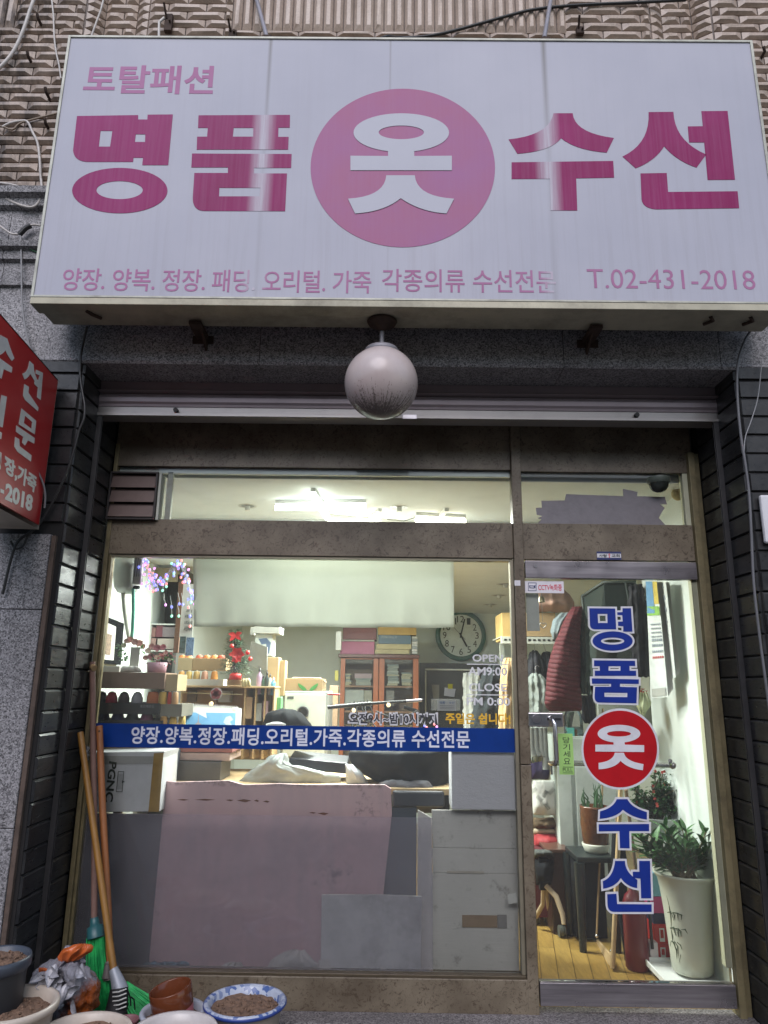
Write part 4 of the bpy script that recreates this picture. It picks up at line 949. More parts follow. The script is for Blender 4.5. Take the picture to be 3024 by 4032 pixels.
# brown post and hanging banner
pbox(692, 2292, 712, 2570, 4.25, .05, 'wood_post', M('brown_post', (.16, .08, .045), .6), None, label='narrow brown wooden post behind the banner', cat='post')
bn = empty('paper_banner', tuple(P(735, 2450, 4.2)), 'white paper banner with handwritten Korean verse left of the blind', 'banner')
pbox(714, 2300, 764, 2510, 4.2, .003, 'sheet', PAPER, bn, 0)
for i, (s_, x0, x1, y0, y1) in enumerate((('너의 날', 733, 757, 2398, 2412), ('사랑으로', 727, 758, 2420, 2434), ('너희도서로', 726, 758, 2444, 2458), ('사랑하라', 724, 757, 2466, 2486))): text(s_, trect(x0, y0, x1, y1, 4.197), DK, bn, bold=.01)
ph = empty('pinned_photos', tuple(P(735, 2545, 4.2)), 'two small group photographs pinned under the banner', 'photo')
pbox(706, 2506, 730, 2572, 4.19, .003, 'photo', M('photo_b', (.08, .12, .12), .4, 0, .9, 70), ph, 0); pbox(732, 2510, 762, 2582, 4.19, .003, 'photo', M('photo_c', (.16, .26, .42), .4, 0, .8, 60), ph, 0)
# string lights
sl = empty('string_lights', tuple(P(670, 2300, 3.8)), 'bunched string of red, blue, green and pink lights at the upper left', 'string lights')
rnd = random.Random(5)
pathA = [(556, 2195), (560, 2212), (575, 2212), (585, 2240), (600, 2262), (590, 2285), (615, 2300), (640, 2290), (660, 2265), (685, 2235), (705, 2215), (720, 2230), (730, 2260), (742, 2290), (748, 2330), (745, 2370)]
wm = M('light_wire', (.55, .58, .55), .4); wires = MB()
cols_ = {'blue': (.22, .24, 1), 'pink': (.85, .32, .9), 'red': (1, .25, .25), 'green': (.3, .85, .6)}
LM = {k: M('led_'+k, v, .3, var=0, emit=1.5) for k, v in cols_.items()}
for _ in range(4):
    off = [(x+rnd.uniform(-9, 9), y+rnd.uniform(-9, 9)) for x, y in pathA]
    wires.tube([P(x, y, 3.80+rnd.uniform(0, .06)) for x, y in off], .0016, 5)
spots = []
for i in range(100):
    s_ = rnd.random(); k = min(len(pathA)-2, int(s_*(len(pathA)-1))); u = s_*(len(pathA)-1)-k
    x = pathA[k][0]*(1-u)+pathA[k+1][0]*u; y = pathA[k][1]*(1-u)+pathA[k+1][1]*u
    spots.append((x+rnd.uniform(-18, 18), y+rnd.uniform(-14, 26), x, y))
for x0, y0 in ((652, 2382), (676, 2390), (676, 2426), (704, 2426), (706, 2378), (720, 2380), (742, 2392), (765, 2378), (748, 2426), (748, 2466), (740, 2360), (758, 2345), (560, 2300), (575, 2308), (590, 2318), (602, 2328), (620, 2322), (640, 2325), (655, 2310)):
    spots.append((x0, y0, x0-6 if y0 > 2350 else x0+4, y0-45))
for (x, y, xa, ya) in spots:
    Yb = 3.80+rnd.uniform(-.02, .07); p = P(x, y, Yb); q = P(xa, ya, Yb)
    wires.tube([q, (q+p)/2+Vector((rnd.uniform(-.006, .006), 0, 0)), p+Vector((0, 0, .006))], .0013, 4)
    MB().ball(p, .0066, 8, 6, 1, 1, 1.2).build('bulb', LM[rnd.choice(['blue', 'blue', 'pink', 'pink', 'red', 'green'])], sl)
wires.build('wire', wm, sl)
# thread boxes at the left
SB = M('dark_tray', (.02, .02, .022), .6); YT = 3.80
TR = [('dark', (.02, .018, .03)), ('crimson', (.35, .02, .05)), ('black', (.03, .02, .022)), ('silver grey', (.35, .36, .42)), ('orange', (.62, .17, .04)), ('mustard', (.55, .36, .08)), ('red', (.5, .05, .03)), ('tan', (.55, .32, .16))]
def tray(x0, y0, x1, y1, Y, dep, mat, label): return ofbox(x0, y0, x1, y1, Y, dep, 'thread_tray', mat, label, 'tray', True)
ofbox(350, 2855, 640, 2985, 3.80, .28, 'storage_box', CARD, 'cardboard box under the thread trays behind the blue band')
def zpx(y, Y): return P(500, y, Y).z
tray(372, 2835, 640, 2862, YT, .26, SB, 'lowest dark thread tray just above the blue band')
for i, (nm, cc) in enumerate((('midnight', (.015, .018, .05)), ('slate blue', (.06, .07, .16)), ('dark green', (.03, .045, .04)), ('rose', (.22, .06, .12)))):
    X = P(408+i*57, 2840, YT+.06).x; spool((X, YT+.05, zpx(2860, YT+.05)), .034, .075, M('th_'+nm, cc, .8), nm+' thread spool in the lowest tray', 'thread spools in the window')
for i, (nm, cc) in enumerate((('ochre', (.52, .30, .09)), ('golden', (.6, .40, .08)), ('amber', (.58, .42, .12)))):
    X = P(642+i*30, 2840, YT+.02).x; e = spool((X, YT+.03+i*.03, zpx(2862, YT)), .019, .058, M('th_'+nm, cc, .7), nm+' thread spool with green core right of the lowest tray', 'thread spools in the window', cone=.8)
    MB().lathe((X, YT+.03+i*.03, zpx(2862, YT)+.058), [(.001, .004), (.009, .004), (.010, -.002)], 14).build('green_core', M('spool_green', (.1, .5, .3), .4), e)
q = tray(374, 2768, 628, 2812, YT, .25, SB, 'middle dark thread tray with printed side')
text('좋은재봉실', trect(552, 2775, 606, 2787, YT), M('dim_print', (.25, .25, .25), .6), q)
pbox(629, 2772, 716, 2822, YT+.02, .22, 'storage_box', M('grey_box', (.20, .19, .15), .7), None, label='grey box end beside the middle thread tray', cat='box')
for i, (nm, cc) in enumerate(TR):
    x = (400, 440, 488, 540, 602, 645, 672, 694)[i]; r = .030 if i < 4 else (.031, .022, .011, .017)[i-4]
    X = P(x, 2750, YT+.05).x; z0 = zpx(2770 if i > 3 else 2774, YT+.05)
    spool((X, YT+.05-(.0 if i < 5 else .02), z0), r, .066, M('th2_'+nm, cc, .75), nm+' thread spool in the middle tray', 'thread spools in the window', cone=.8 if i > 3 else .6)
ofbox(380, 2647, 648, 2712, YT, .22, 'cardboard_box', M('brown_carton', (.25, .165, .12), .8), 'flat brown cardboard box under the flowers')
pbox(649, 2655, 699, 2722, YT+.025, .18, 'cardboard_box', CARDL, None, label='pale carton end with tape right of the brown box', cat='box')
ofbox(400, 2622, 470, 2646, YT+.06, .1, 'paper_box', PAPER, 'low white paper box at the left under the flowers')
loft([(2622, 482, 540), (2632, 476, 552), (2647, 472, 560)], YT+.02, .05, 'crumpled_paper', PAPER, None, wr=.003, label='crumpled white wrapping beside the pink flower pot', cat='paper')
# flowers
def bouquet(name, blooms, leaves, Y, label, extra=None, seed=2):
    rnd = random.Random(seed); e = empty(name, tuple(P(blooms[0][0], blooms[0][1]+60, Y)), label, 'flowers')
    for (px, py, r, cm) in blooms:
        c = P(px, py, Y+rnd.uniform(-.03, .03)); m_ = MB()
        for ring, (nn, tl, rr) in enumerate(((6, 1.2, .45), (8, .7, .75), (10, .25, 1))):
            for k in range(nn):
                a = k*2*math.pi/nn+ring*.4+rnd.uniform(-.2, .2); d = Vector((math.cos(a), -.55-tl*.3, math.sin(a)*.9+.2))
                leaf(m_, c, d, r*rr, r*.75, .1, Vector((0, -1, .2)), .5)
        m_.build('bloom', cm, e)
    m_ = MB()
    for (px, py, nn, sp) in leaves:
        for k in range(nn):
            c = P(px+rnd.uniform(-sp, sp), py+rnd.uniform(-sp*.8, sp*.8), Y+rnd.uniform(-.03, .05))
            leaf(m_, c, (rnd.uniform(-1, 1), -rnd.uniform(.2, 1), rnd.uniform(-.4, 1)), rnd.uniform(.02, .04), .014, .3)
    m_.build('foliage', leafm('flower_leaves', (.05, .14, .05), (.12, .26, .10)), e)
    return e
FP = M('pale_pink_petals', (.80, .50, .45), .7, 0, .2, 40); FR = M('rose_petals', (.70, .30, .34), .7, 0, .25, 40); FW = M('cream_petals', (.8, .76, .64), .7, 0, .15, 40); BERRY = M('berry', (.30, .05, .06), .5)
b1 = bouquet('artificial_flowers', [(516, 2520, .026, FP), (535, 2528, .026, FP), (552, 2533, .028, FP), (500, 2524, .02, FP), (565, 2545, .02, FP), (490, 2542, .02, FW)], [(478, 2570, 22, 16), (490, 2600, 14, 14), (555, 2562, 12, 14), (470, 2550, 8, 10)], 3.92, 'pale pink artificial flowers with green leaves and a blank card', seed=3)
pbox(512, 2548, 548, 2628, 3.885, .003, 'card', M('grey_card', (.42, .43, .39), .8), b1, 0)
b2 = bouquet('potted_flowers', [(600, 2545, .022, FP), (622, 2552, .026, FR), (645, 2548, .022, FR), (585, 2562, .022, FW), (598, 2585, .026, FR), (622, 2590, .024, FW), (655, 2570, .018, FP), (640, 2582, .022, FR), (575, 2590, .02, FP), (668, 2598, .014, FW)], [(600, 2600, 14, 22), (655, 2590, 14, 18)], 3.88, 'pink and cream flowers with red berries in a pink round pot', seed=4)
m_ = MB()
for k in range(34): m_.ball(P(rnd.uniform(618, 690), rnd.uniform(2570, 2625), 3.85+rnd.uniform(-.02, .04)), .0035, 6, 5)
m_.build('berries', BERRY, b2)
c = P(614, 2650, 3.87); MB().lathe((c.x, 3.88, zpx(2648, 3.83)), [(.001, 0), (.048, 0), (.052, .055), (.049, .055), (.046, .01)], 36).build('pot', M('pink_pot', (.52, .30, .38), .5), b2)
# middle group: cone boxes, shelf, calendar
def row(y0, y1, xs, Y, r, h, cl, lbl):
    for i, x in enumerate(xs):
        c = P(x, y1, Y); spool((c.x, Y, c.z), r, h, M('th3_%d' % (i % len(cl)), cl[i % len(cl)], .75), '%s thread cone, number %s from the left in the %s' % (['ochre', 'mustard', 'brown-yellow', 'peach', 'deep orange'][i % 5], ['one', 'two', 'three', 'four', 'five', 'six'][i], lbl), 'thread cones on the wooden shelf', cone=.75)
CL = [(.50, .26, .07), (.48, .33, .10), (.46, .30, .10), (.55, .30, .20), (.60, .25, .05)]
sh_ = empty('wooden_shelf', tuple(P(900, 2780, 4.35)), 'pine shelf unit with pigeonholes in the middle of the window', 'shelf')
X0, X1, Z0, Z1 = rect(700, 2700, 1078, 2990, 4.35)
MB().box(X0, X1, 4.33, 4.6, Z1-.012, Z1).build('top_board', WOOD, sh_, .002)
for x in (702, 955, 998, 1035, 1070): pbox(x, 2708, x+6, 2990, 4.35, .22, 'divider', WOOD, sh_)
pbox(702, 2708, 1072, 2990, 4.57, .01, 'back_board', M('pine_shade', (.40, .29, .15), .7), sh_)
zS_ = P(800, 2700, 4.4).z
ofbox(702, 2674, 880, 2700, 4.36, .18, 'thread_tray', PAPER, 'white tray of yellow thread cones on the pine shelf', 'tray', True)
row(0, 2690, (712, 742, 772, 804, 842), 4.42, .022, .075, CL, 'white tray on the shelf')
ofbox(700, 2590, 756, 2640, 4.42, .16, 'cardboard_box', CARDL, 'left carton holding orange spools above the white tray')
ofbox(757, 2592, 890, 2640, 4.42, .18, 'cardboard_box', CARD, 'right carton holding orange spools above the white tray')
for i, x in enumerate((718, 744, 785, 815, 845, 872)):
    c = P(x, 2588, 4.5); spool((c.x, 4.5, c.z-.02), .024, .035, M('th4_%d' % (i % 3), [(.58, .2, .05), (.62, .26, .08), (.5, .1, .05)][i % 3], .7), 'orange spool top poking out of the upper cartons, number %d from the left' % (i+1), 'orange spools in the upper cartons')
ofbox(775, 2715, 850, 2772, 4.48, .08, 'cardboard_box', M('tan_carton', (.40, .30, .19), .8), 'small tan carton behind the desk calendar')
# desk calendar
ca = empty('desk_calendar', tuple(P(830, 2850, 4.02)), 'spiral desk calendar with a blue sky church picture', 'calendar')
q = [P(730, 2772, 4.06), P(938, 2784, 4.10), P(932, 2905, 4.0), P(712, 2900, 3.96)]
MB().poly(q, (0, .004, 0)).build('page', PAPER, ca); MB().poly([v+Vector((0, .10, -.01)) for v in q], (0, .003, 0)).build('back_page', PAPER, ca)
def cal(u, v): 
    a = q[0]*(1-u)*(1-v)+q[1]*u*(1-v)+q[2]*u*v+q[3]*(1-u)*v; return a
MB().poly([cal(.05, .26)+Vector((0, -.001, 0)), cal(.96, .2)+Vector((0, -.001, 0)), cal(.96, .98)+Vector((0, -.001, 0)), cal(.04, .98)+Vector((0, -.001, 0))], (0, .001, 0)).build('sky_picture', M('cal_sky', (.14, .36, .60), .6, 0, .25, 8), ca)
MB().poly([cal(a, b)+Vector((0, -.002, 0)) for a, b in ((.22, .62), (.27, .55), (.27, .22), (.29, .55), (.42, .70), (.52, .98), (.08, .98), (.12, .70))], (0, .0008, 0)).build('church_picture', M('cal_roof', (.32, .28, .30), .7, 0, .4, 50), ca)
MB().poly([cal(a, b)+Vector((0, -.002, 0)) for a, b in ((.78, .35), (.86, .3), (.92, .42), (.86, .5), (.9, .6), (.8, .62), (.74, .52))], (0, .0008, 0)).build('map_picture', M('cal_pale', (.5, .6, .65), .7), ca)
m_ = MB()
for k in range(24): c = cal(.03+k*.0405, 0); m_.tube([c+Vector((0, -.004, -.006)), c+Vector((0, -.005, .004)), c+Vector((0, .006, .005))], .0016, 5)
m_.build('spiral', STEEL, ca)
fo = empty('flower_ornament', tuple(P(850, 2735, 3.66)), 'pink flower cutout ornament hanging in front of the calendar', 'ornament')
m_ = MB(); c = P(850, 2732, 3.66)
for k in range(5):
    a = k*2*math.pi/5+.3; m_.tube([c+Vector((math.cos(a)*.014, 0, math.sin(a)*.014)), c+Vector((math.cos(a)*.014, .003, math.sin(a)*.014))], .0135, 16)
m_.build('petals', M('coral', (.62, .16, .15), .5), fo); MB().tube([c+Vector((0, .004, 0)), c+Vector((0, .006, 0))], .030, 24).build('backing', PAPER, fo)
MB().tube([P(714, 2728, 3.68), P(954, 2735, 3.68)], .0018, 6).build('bamboo_stick', M('bamboo', (.55, .45, .22), .5), None, label='thin pale stick lying across in front of the shelf', cat='stick')
# small christmas tree
xt = empty('christmas_tree', tuple(P(920, 2680, 4.3)), 'small artificial Christmas tree with red bow and poinsettia', 'Christmas tree')
m_ = MB(); rnd = random.Random(9); yb, yt = 2655, 2482
for k in range(1700):
    t = rnd.random()**.8; y = yt+(yb-yt)*t; wd = 16+50*t; a = rnd.uniform(0, 2*math.pi); rr = wd*rnd.uniform(.15, 1)*.0015
    c = P(925, y, 4.3); p = c+Vector((math.cos(a)*rr, math.sin(a)*rr, 0)); leaf(m_, p, (math.cos(a), math.sin(a)-.2, rnd.uniform(-.3, .7)), rnd.uniform(.02, .036), .007, .2)
m_.build('needles', leafm('fir_needles', (.01, .05, .025), (.04, .11, .05)), xt)
MB().tube([P(922, 2690, 4.3), P(924, 2490, 4.3)], .006).build('trunk', M('fir_trunk', (.1, .07, .04), .8), xt)
RB = M('red_satin', (.60, .03, .03), .4, 0, .25, 20)
m_ = MB(); c = P(928, 2500, 4.22)
for d in ((1, -.3, .5), (-1, -.3, .3), (.8, -.3, -.5), (-.9, -.3, -.9)): leaf(m_, c, d, .045, .026, .15, Vector((0, -1, 0)), .4)
m_.build('bow', RB, xt)
m_ = MB(); c = P(935, 2575, 4.19)
for ring in range(2):
    for k in range(6): a = k*math.pi/3+ring*.5; leaf(m_, c, (math.cos(a), -.35-ring*.3, math.sin(a)), .05-ring*.014, .034, .1, Vector((0, -1, .1)), .3)
m_.build('poinsettia', RB, xt)
for x, y in ((975, 2570), (930, 2602), (912, 2544), (985, 2595)): MB().ball(P(x, y, 4.2), .013, 12, 8).build('bauble', RB, xt)
sg = empty('snow_globe', tuple(P(925, 2680, 4.22)), 'little snow globe on a red base in front of the Christmas tree', 'ornament')
MB().ball(P(922, 2637, 4.22), .024, 18, 12).build('glass', CLEAR, sg); c = P(926, 2676, 4.22)
MB().lathe(c, [(.001, 0), (.036, 0), (.034, .03), (.02, .038), (.001, .038)], 24).build('base', RB, sg)
ofbox(893, 2672, 950, 2700, 4.25, .08, 'cardboard_box', CARDL, 'small pale carton under the snow globe')
loft([(2670, 952, 982), (2685, 948, 986), (2705, 950, 990)], 4.2, .06, 'paper_bag', M('yellow_bag', (.55, .48, .25), .7), None, label='crumpled yellowish bag on the shelf right of the snow globe', cat='bag')
# things on the right end of the shelf
for i, (x, y0, y1, r, cc, cp, lb) in enumerate(((1018, 2735, 2625, .018, (.42, .30, .42), (.03, .03, .03), 'lilac pump bottle on the shelf'), (1034, 2735, 2655, .014, (.05, .10, .07), (.03, .03, .03), 'dark green bottle beside the lilac one'),
                                      (1048, 2738, 2640, .015, (.04, .06, .06), (.02, .02, .02), 'tall dark spray bottle on the shelf'), (1060, 2738, 2650, .013, (.45, .48, .48), (.02, .02, .02), 'clear bottle with black cap on the shelf'), (1074, 2738, 2665, .016, (.15, .38, .55), (.6, .6, .58), 'blue-labelled bottle at the right end of the shelf'))):
    a = P(x, y0, 4.4); b = P(x, y1, 4.4); bottle(a, r, b.z-a.z, M('bot%d' % i, cc, .3), M('cap%d' % i, cp, .4), lb, pump=i in (0, 2))
ofbox(1052, 2588, 1094, 2738, 4.5, .12, 'wooden_box', WOOD, 'tall pine box standing at the right of the shelf'); ofbox(1095, 2600, 1120, 2740, 4.56, .12, 'wooden_box', M('pine_dark', (.38, .27, .14), .7), 'shaded pine box side with plastic sheet')
MB().poly([P(990, 2525, 4.7), P(1052, 2548, 4.6), P(1050, 2640, 4.6), P(975, 2620, 4.7)], (0, .02, 0)).build('folding_screen', M('grey_panel', (.22, .23, .21), .6), None, label='slanting grey panel behind the bottles', cat='panel')
kb = ofbox(1003, 2492, 1072, 2582, 4.75, .15, 'appliance_carton', M('kettle_carton', (.46, .50, .46), .6), 'white carton printed with a blue kettle under the blind')
shape([[(1018, 2515), (1050, 2512), (1066, 2530), (1060, 2572), (1046, 2578), (1052, 2560), (1048, 2535), (1030, 2538)]], Vector((0, 4.75, 0)), n_, M('kettle_print', (.08, .12, .2), .5), kb, 'kettle_print')
ofbox(1000, 2466, 1100, 2494, 4.72, .2, 'folded_sheet', M('grey_sheet', (.33, .34, .31), .8), 'folded grey sheet on the kettle carton', 'cloth')
pbox(1035, 2760, 1055, 2826, 4.37, .05, 'carton', M('pink_carton', (.55, .38, .42), .6), None, label='small pink milk carton in the pigeonhole', cat='carton')
# white safe and leaf carton
sf = empty('white_safe', tuple(P(1195, 2900, 4.6)), 'white safe with a round black dial in the middle of the window', 'safe')
pbox(1108, 2722, 1292, 2990, 4.6, .35, 'body', M('safe_grey', (.34, .36, .34), .5), sf, .006); pbox(1116, 2732, 1280, 2980, 4.59, .01, 'door', M('safe_white', (.62, .66, .60), .4), sf, .004)
c = P(1193, 2805, 4.585); MB().tube([c, c+Vector((0, -.02, 0))], .037, 32).build('dial_ring', STEEL, sf); MB().tube([c+Vector((0, -.02, 0)), c+Vector((0, -.026, 0))], .030, 32).build('dial', BLACK, sf)
pbox(1131, 2742, 1156, 2752, 4.588, .002, 'badge', M('badge_dark', (.1, .11, .11), .5), sf, 0)
lb_ = empty('leaf_carton', tuple(P(1200, 2715, 4.62)), 'brown carton printed with two green leaves on the white safe', 'box')
pbox(1114, 2672, 1270, 2720, 4.62, .28, 'body', CARD, lb_); MB().poly([P(1150, 2668, 4.64), P(1260, 2670, 4.66), P(1285, 2688, 4.7), P(1200, 2676, 4.66)], (0, .05, .004)).build('flap', M('carton_dark', (.2, .12, .07), .8), lb_)
GL_ = M('print_green', (.06, .25, .06), .6)
for s_ in (-1, 1):
    pts = [(1213+s_*4, 2718), (1213+s_*14, 2700, 1), (1213+s_*40, 2690), (1213+s_*38, 2708, 1), (1213+s_*18, 2719)]
    shape([pts], Vector((0, 4.618, 0)), n_, GL_, lb_, 'leaf_print')
loft([(2790, 1120, 1165), (2800, 1060, 1175), (2820, 1045, 1200), (2860, 1030, 1230), (2950, 1025, 1240)], 4.0, .25, 'black_garment', BLK, None, wr=.012, label='heap of black cloth in front of the safe', cat='cloth')
loft([(2843, 1075, 1105), (2850, 1048, 1130), (2865, 1045, 1135)], 3.95, .1, 'tape_roll', WPL, None, wr=0, label='white plastic dish rim just above the blue band', cat='dish')
# bookcase
bc = empty('bookcase', tuple(P(1490, 2860, 6.9)), 'orange-brown bookcase with two glass doors at the back', 'bookcase')
BKW = M('bookcase_wood', (.33, .095, .03), .4, 0, .25, 8); Yb = 6.9
pbox(1332, 2576, 1652, 2590, Yb-.03, .42, 'top_board', M('bookcase_top', (.10, .03, .02), .4), bc, .004)
q = rect(1337, 2590, 1648, 3000, Yb)
MB().box(q[0], q[0]+.02, Yb+.02, Yb+.36, q[2], q[3]).box(q[1]-.02, q[1], Yb+.02, Yb+.36, q[2], q[3]).box(q[0]+.02, q[1]-.02, Yb+.34, Yb+.36, q[2], q[3]).build('carcass', M('bookcase_inside', (.16, .10, .06), .6), bc)
for x0, x1 in ((1337, 1355), (1468, 1488), (1491, 1512), (1626, 1648)): pbox(x0, 2592, x1, 3000, Yb, .022, 'door_stile', BKW, bc)
for x0, x1 in ((1355, 1468), (1512, 1626)): pbox(x0, 2592, x1, 2596, Yb+.002, .02, 'door_rail', BKW, bc); pbox(x0, 2597, x1, 3000, Yb+.008, .003, 'door_pane', GLASS, bc, 0)
for y in (2700, 2800): pbox(1356, y, 1625, y+7, Yb+.03, .3, 'shelf', M('bookshelf', (.32, .16, .08), .5), bc)
rnd = random.Random(11); BC_ = [(.5, .52, .46), (.42, .44, .38), (.35, .38, .34), (.55, .5, .35), (.28, .32, .3), (.5, .38, .38)]
def stack(x0, x1, yb, yt, Y, where, hor=True):
    y = yb; i = 0
    while y > yt:
        h = rnd.uniform(5, 9); a = x0+rnd.uniform(0, 6); b = x1-rnd.uniform(0, 8)
        ofbox(a, y-h+.6, b, y, Y, .17, 'book', M('bk%d' % rnd.randrange(6), BC_[rnd.randrange(6)], .7), '%s from the bottom in the book stack %s' % ( ['first', 'second', 'third', 'fourth', 'fifth', 'sixth', 'seventh', 'eighth', 'ninth', 'tenth', 'eleventh', 'twelfth', 'thirteenth', 'fourteenth', 'fifteenth'][i], where), 'book', group='books in the bookcase'); y -= h; i += 1
stack(1356, 1384, 2699, 2652, Yb+.05, 'at far left of the left door'); stack(1396, 1465, 2699, 2672, Yb+.06, 'beside it in the left door'); stack(1522, 1572, 2699, 2618, Yb+.05, 'tall in the right door'); stack(1580, 1624, 2699, 2650, Yb+.06, 'short in the right door')
ofbox(1396, 2652, 1464, 2671, Yb+.06, .15, 'book_box', M('pinkbook', (.5, .36, .38), .6), 'pink box lying on the books in the left door of the bookcase')
ofbox(1357, 2712, 1432, 2780, Yb+.1, .1, 'document_box', M('docw', (.48, .5, .47), .6), 'white document box on the second shelf of the bookcase'); ofbox(1434, 2718, 1464, 2780, Yb+.1, .1, 'document_box', M('docb', (.42, .4, .32), .6), 'beige document box on the second shelf of the bookcase'); ofbox(1520, 2712, 1552, 2780, Yb+.1, .1, 'document_box', M('docg', (.22, .2, .18), .6), 'dark grey box on the second shelf behind the right door')
for x0, y0, x1, y1, cc, lb in ((1350, 2472, 1482, 2518, (.22, .10, .11), 'dusky maroon box, upper left on the bookcase'), (1340, 2526, 1474, 2576, (.42, .14, .24), 'rose pink box, lower left on the bookcase'), (1352, 2519, 1474, 2525, (.45, .46, .43), 'thin grey box between the maroon and pink boxes'),
                               (1488, 2470, 1640, 2500, (.52, .35, .12), 'amber carton, top of the right pile on the bookcase'), (1490, 2501, 1618, 2535, (.13, .20, .27), 'dark blue grill carton in the right pile'), (1482, 2536, 1620, 2556, (.48, .42, .24), 'upper straw coloured box in the right pile'), (1476, 2557, 1612, 2575, (.46, .40, .22), 'lower straw coloured box in the right pile')):
    o = ofbox(x0, y0, x1, y1, Yb, .3, 'storage_box', M('tb%d%d' % (x0, y0), cc, .6), lb, group='boxes on the bookcase')
    if 'grill' in lb: text('STONE GRILL 33', trect(1500, 2504, 1562, 2513, Yb), M('print_pale', (.5, .55, .55), .6), o)
for i in range(7): ofbox(1622, 2506+i*10, 1644, 2515+i*10, Yb, .2, 'magazine', M('mg%d' % (i % 3), [(.5, .52, .5), (.3, .33, .34), (.6, .6, .58)][i % 3], .5), 'magazine number %d from the top of the pile at the right edge of the bookcase' % (i+1), 'magazine', group='magazines on the bookcase')
pbox(1322, 2486, 1344, 2560, 6.8, .1, 'poster_tube', M('silver_paper', (.65, .66, .62), .3), None, label='bright white roll of paper left of the maroon box', cat='paper roll')
ofbox(1318, 2640, 1332, 2680, 6.8, .03, 'yellow_note', M('note_yellow', (.6, .55, .15), .7), 'yellow note on the left side of the bookcase', 'note')
# round clock
ck = empty('wall_clock', tuple(P(1812, 2502, 7.98)), 'round white wall clock with a green ridged rim', 'clock')
c = P(1814, 2502, 7.98); rc = (P(1914, 2502, 7.98).x-P(1716, 2502, 7.98).x)/2
T = Matrix.Rotation(R(90), 3, 'X')
MB().lathe(c, [(rc, -.02), (rc, .02), (rc*.96, .035), (rc*.93, .028), (rc*.90, .04), (rc*.87, .03), (rc*.84, .036), (rc*.82, .02)], 64, tilt=T).build('rim', M('clock_green', (.03, .13, .085), .3), ck)
MB().lathe(c, [(.001, .012), (rc*.825, .012)], 64, tilt=T).build('face', M('clock_face', (.78, .84, .80), .6), ck)
for i in range(1, 13):
    a = i*math.pi/6; s_ = str(i); w_ = .03*len(s_); X = c.x+math.sin(a)*rc*.64; Z = c.z+math.cos(a)*rc*.64; hh = .036
    text(s_, [(X-w_*.66, 7.966, Z+hh), (X+w_*.66, 7.966, Z+hh), (X+w_*.66, 7.966, Z-hh), (X-w_*.66, 7.966, Z-hh)], DK, ck, 'numeral')
for ang, ln, wd in ((R(152), .5, .010), (R(14), .66, .007)):
    d = Vector((math.sin(ang), 0, math.cos(ang))); MB().tube([c-d*rc*.1+Vector((0, -.022, 0)), c+d*rc*ln+Vector((0, -.022, 0))], wd, 6).build('hand', BLACK, ck)
MB().tube([c+Vector((0, -.026, 0))+Vector((.05, 0, -.05)), c+Vector((0, -.026, 0))+Vector((-.11, 0, .12))], .002, 4).build('second_hand', BLACK, ck)
# dark mirror/opening below the clock, curtain, clothes
dm = empty('dark_doorway', tuple(P(1800, 2860, 7.6)), 'dark doorway with a thin white frame below the clock', 'doorway')
pbox(1652, 2612, 2030, 3000, 7.7, .25, 'dark_panel', M('doorway_dark', (.03, .03, .028), .35), dm, .003); 
pbox(1674, 2634, 1930, 2640, 7.66, .03, 'frame', WPL, dm); pbox(1674, 2641, 1679, 3000, 7.66, .03, 'frame', WPL, dm)
MB().poly([P(1700, 2696, 7.5), P(1730, 2696, 7.5), P(1728, 2760, 7.5), P(1716, 2800, 7.5), P(1712, 2800, 7.5)], (0, .01, 0)).build('plastic_sheet', M('dim_plastic', (.16, .15, .12), .5), None, label='dim translucent sheet hanging in the dark doorway', cat='sheet')
loft([(2646, 1822, 1890), (2750, 1822, 1895), (2990, 1824, 1900)], 6.6, .06, 'white_curtain', WPL, None, wr=.02, label='white pleated curtain beside the hanging coats', cat='curtain')
def hanger_rail(): 
    a = P(1930, 2590, 4.6); return a
loft([(2612, 1932, 1965), (2640, 1905, 1985), (2700, 1880, 1990), (2860, 1850, 1995), (2990, 1840, 2000)], 5.0, .18, 'hanging_coat', M('charcoal_coat', (.022, .026, .028), .9, 0, .4, 12, spec=.1), None, wr=.018, label='charcoal coats hanging left of the tan coat', cat='coat')
loft([(2588, 1990, 2018), (2610, 1975, 2024), (2700, 1968, 2026), (2990, 1955, 2030)], 4.7, .16, 'hanging_coat', M('tan_coat', (.42, .28, .14), .9, 0, .15, 12), None, wr=.01, label='tan coat hanging at the right edge of the window', cat='coat')
rl = empty('clothes_rack', tuple(P(2100, 2520, 4.9)), 'white perforated metal rack carrying boxes and clothes', 'rack')
MB().box(P(1965, 2540, 5.0).x, P(2215, 2520, 4.9).x, 4.9, 4.93, P(2130, 2536, 4.9).z, P(2130, 2508, 4.9).z).build('rail', M('rack_white', (.48, .5, .44), .5), rl, .002)
for k in range(12): X = P(1985+k*19, 2520, 4.9).x; MB().box(X, X+.018, 4.897, 4.9, P(2130, 2524, 4.9).z, P(2130, 2517, 4.9).z).build('slot', BLACK, rl)
MB().box(P(1965, 2540, 5.0).x, P(2215, 2520, 4.9).x, 4.93, 5.3, P(2130, 2510, 4.9).z, P(2130, 2507, 4.9).z).build('shelf_plate', M('rack_white', (.5, .5, .45), .5), rl)
for X in (P(1968, 2540, 5.28).x, P(2213, 2520, 5.28).x): MB().box(X, X+.03, 5.27, 5.3, 0, P(2130, 2510, 4.9).z).build('post', M('rack_white', (.5, .5, .45), .5), rl)
ofbox(1977, 2412, 2012, 2520, 4.92, .3, 'storage_box', M('ochre_carton', (.50, .34, .12), .7), 'ochre carton on the rack at the right edge of the window')
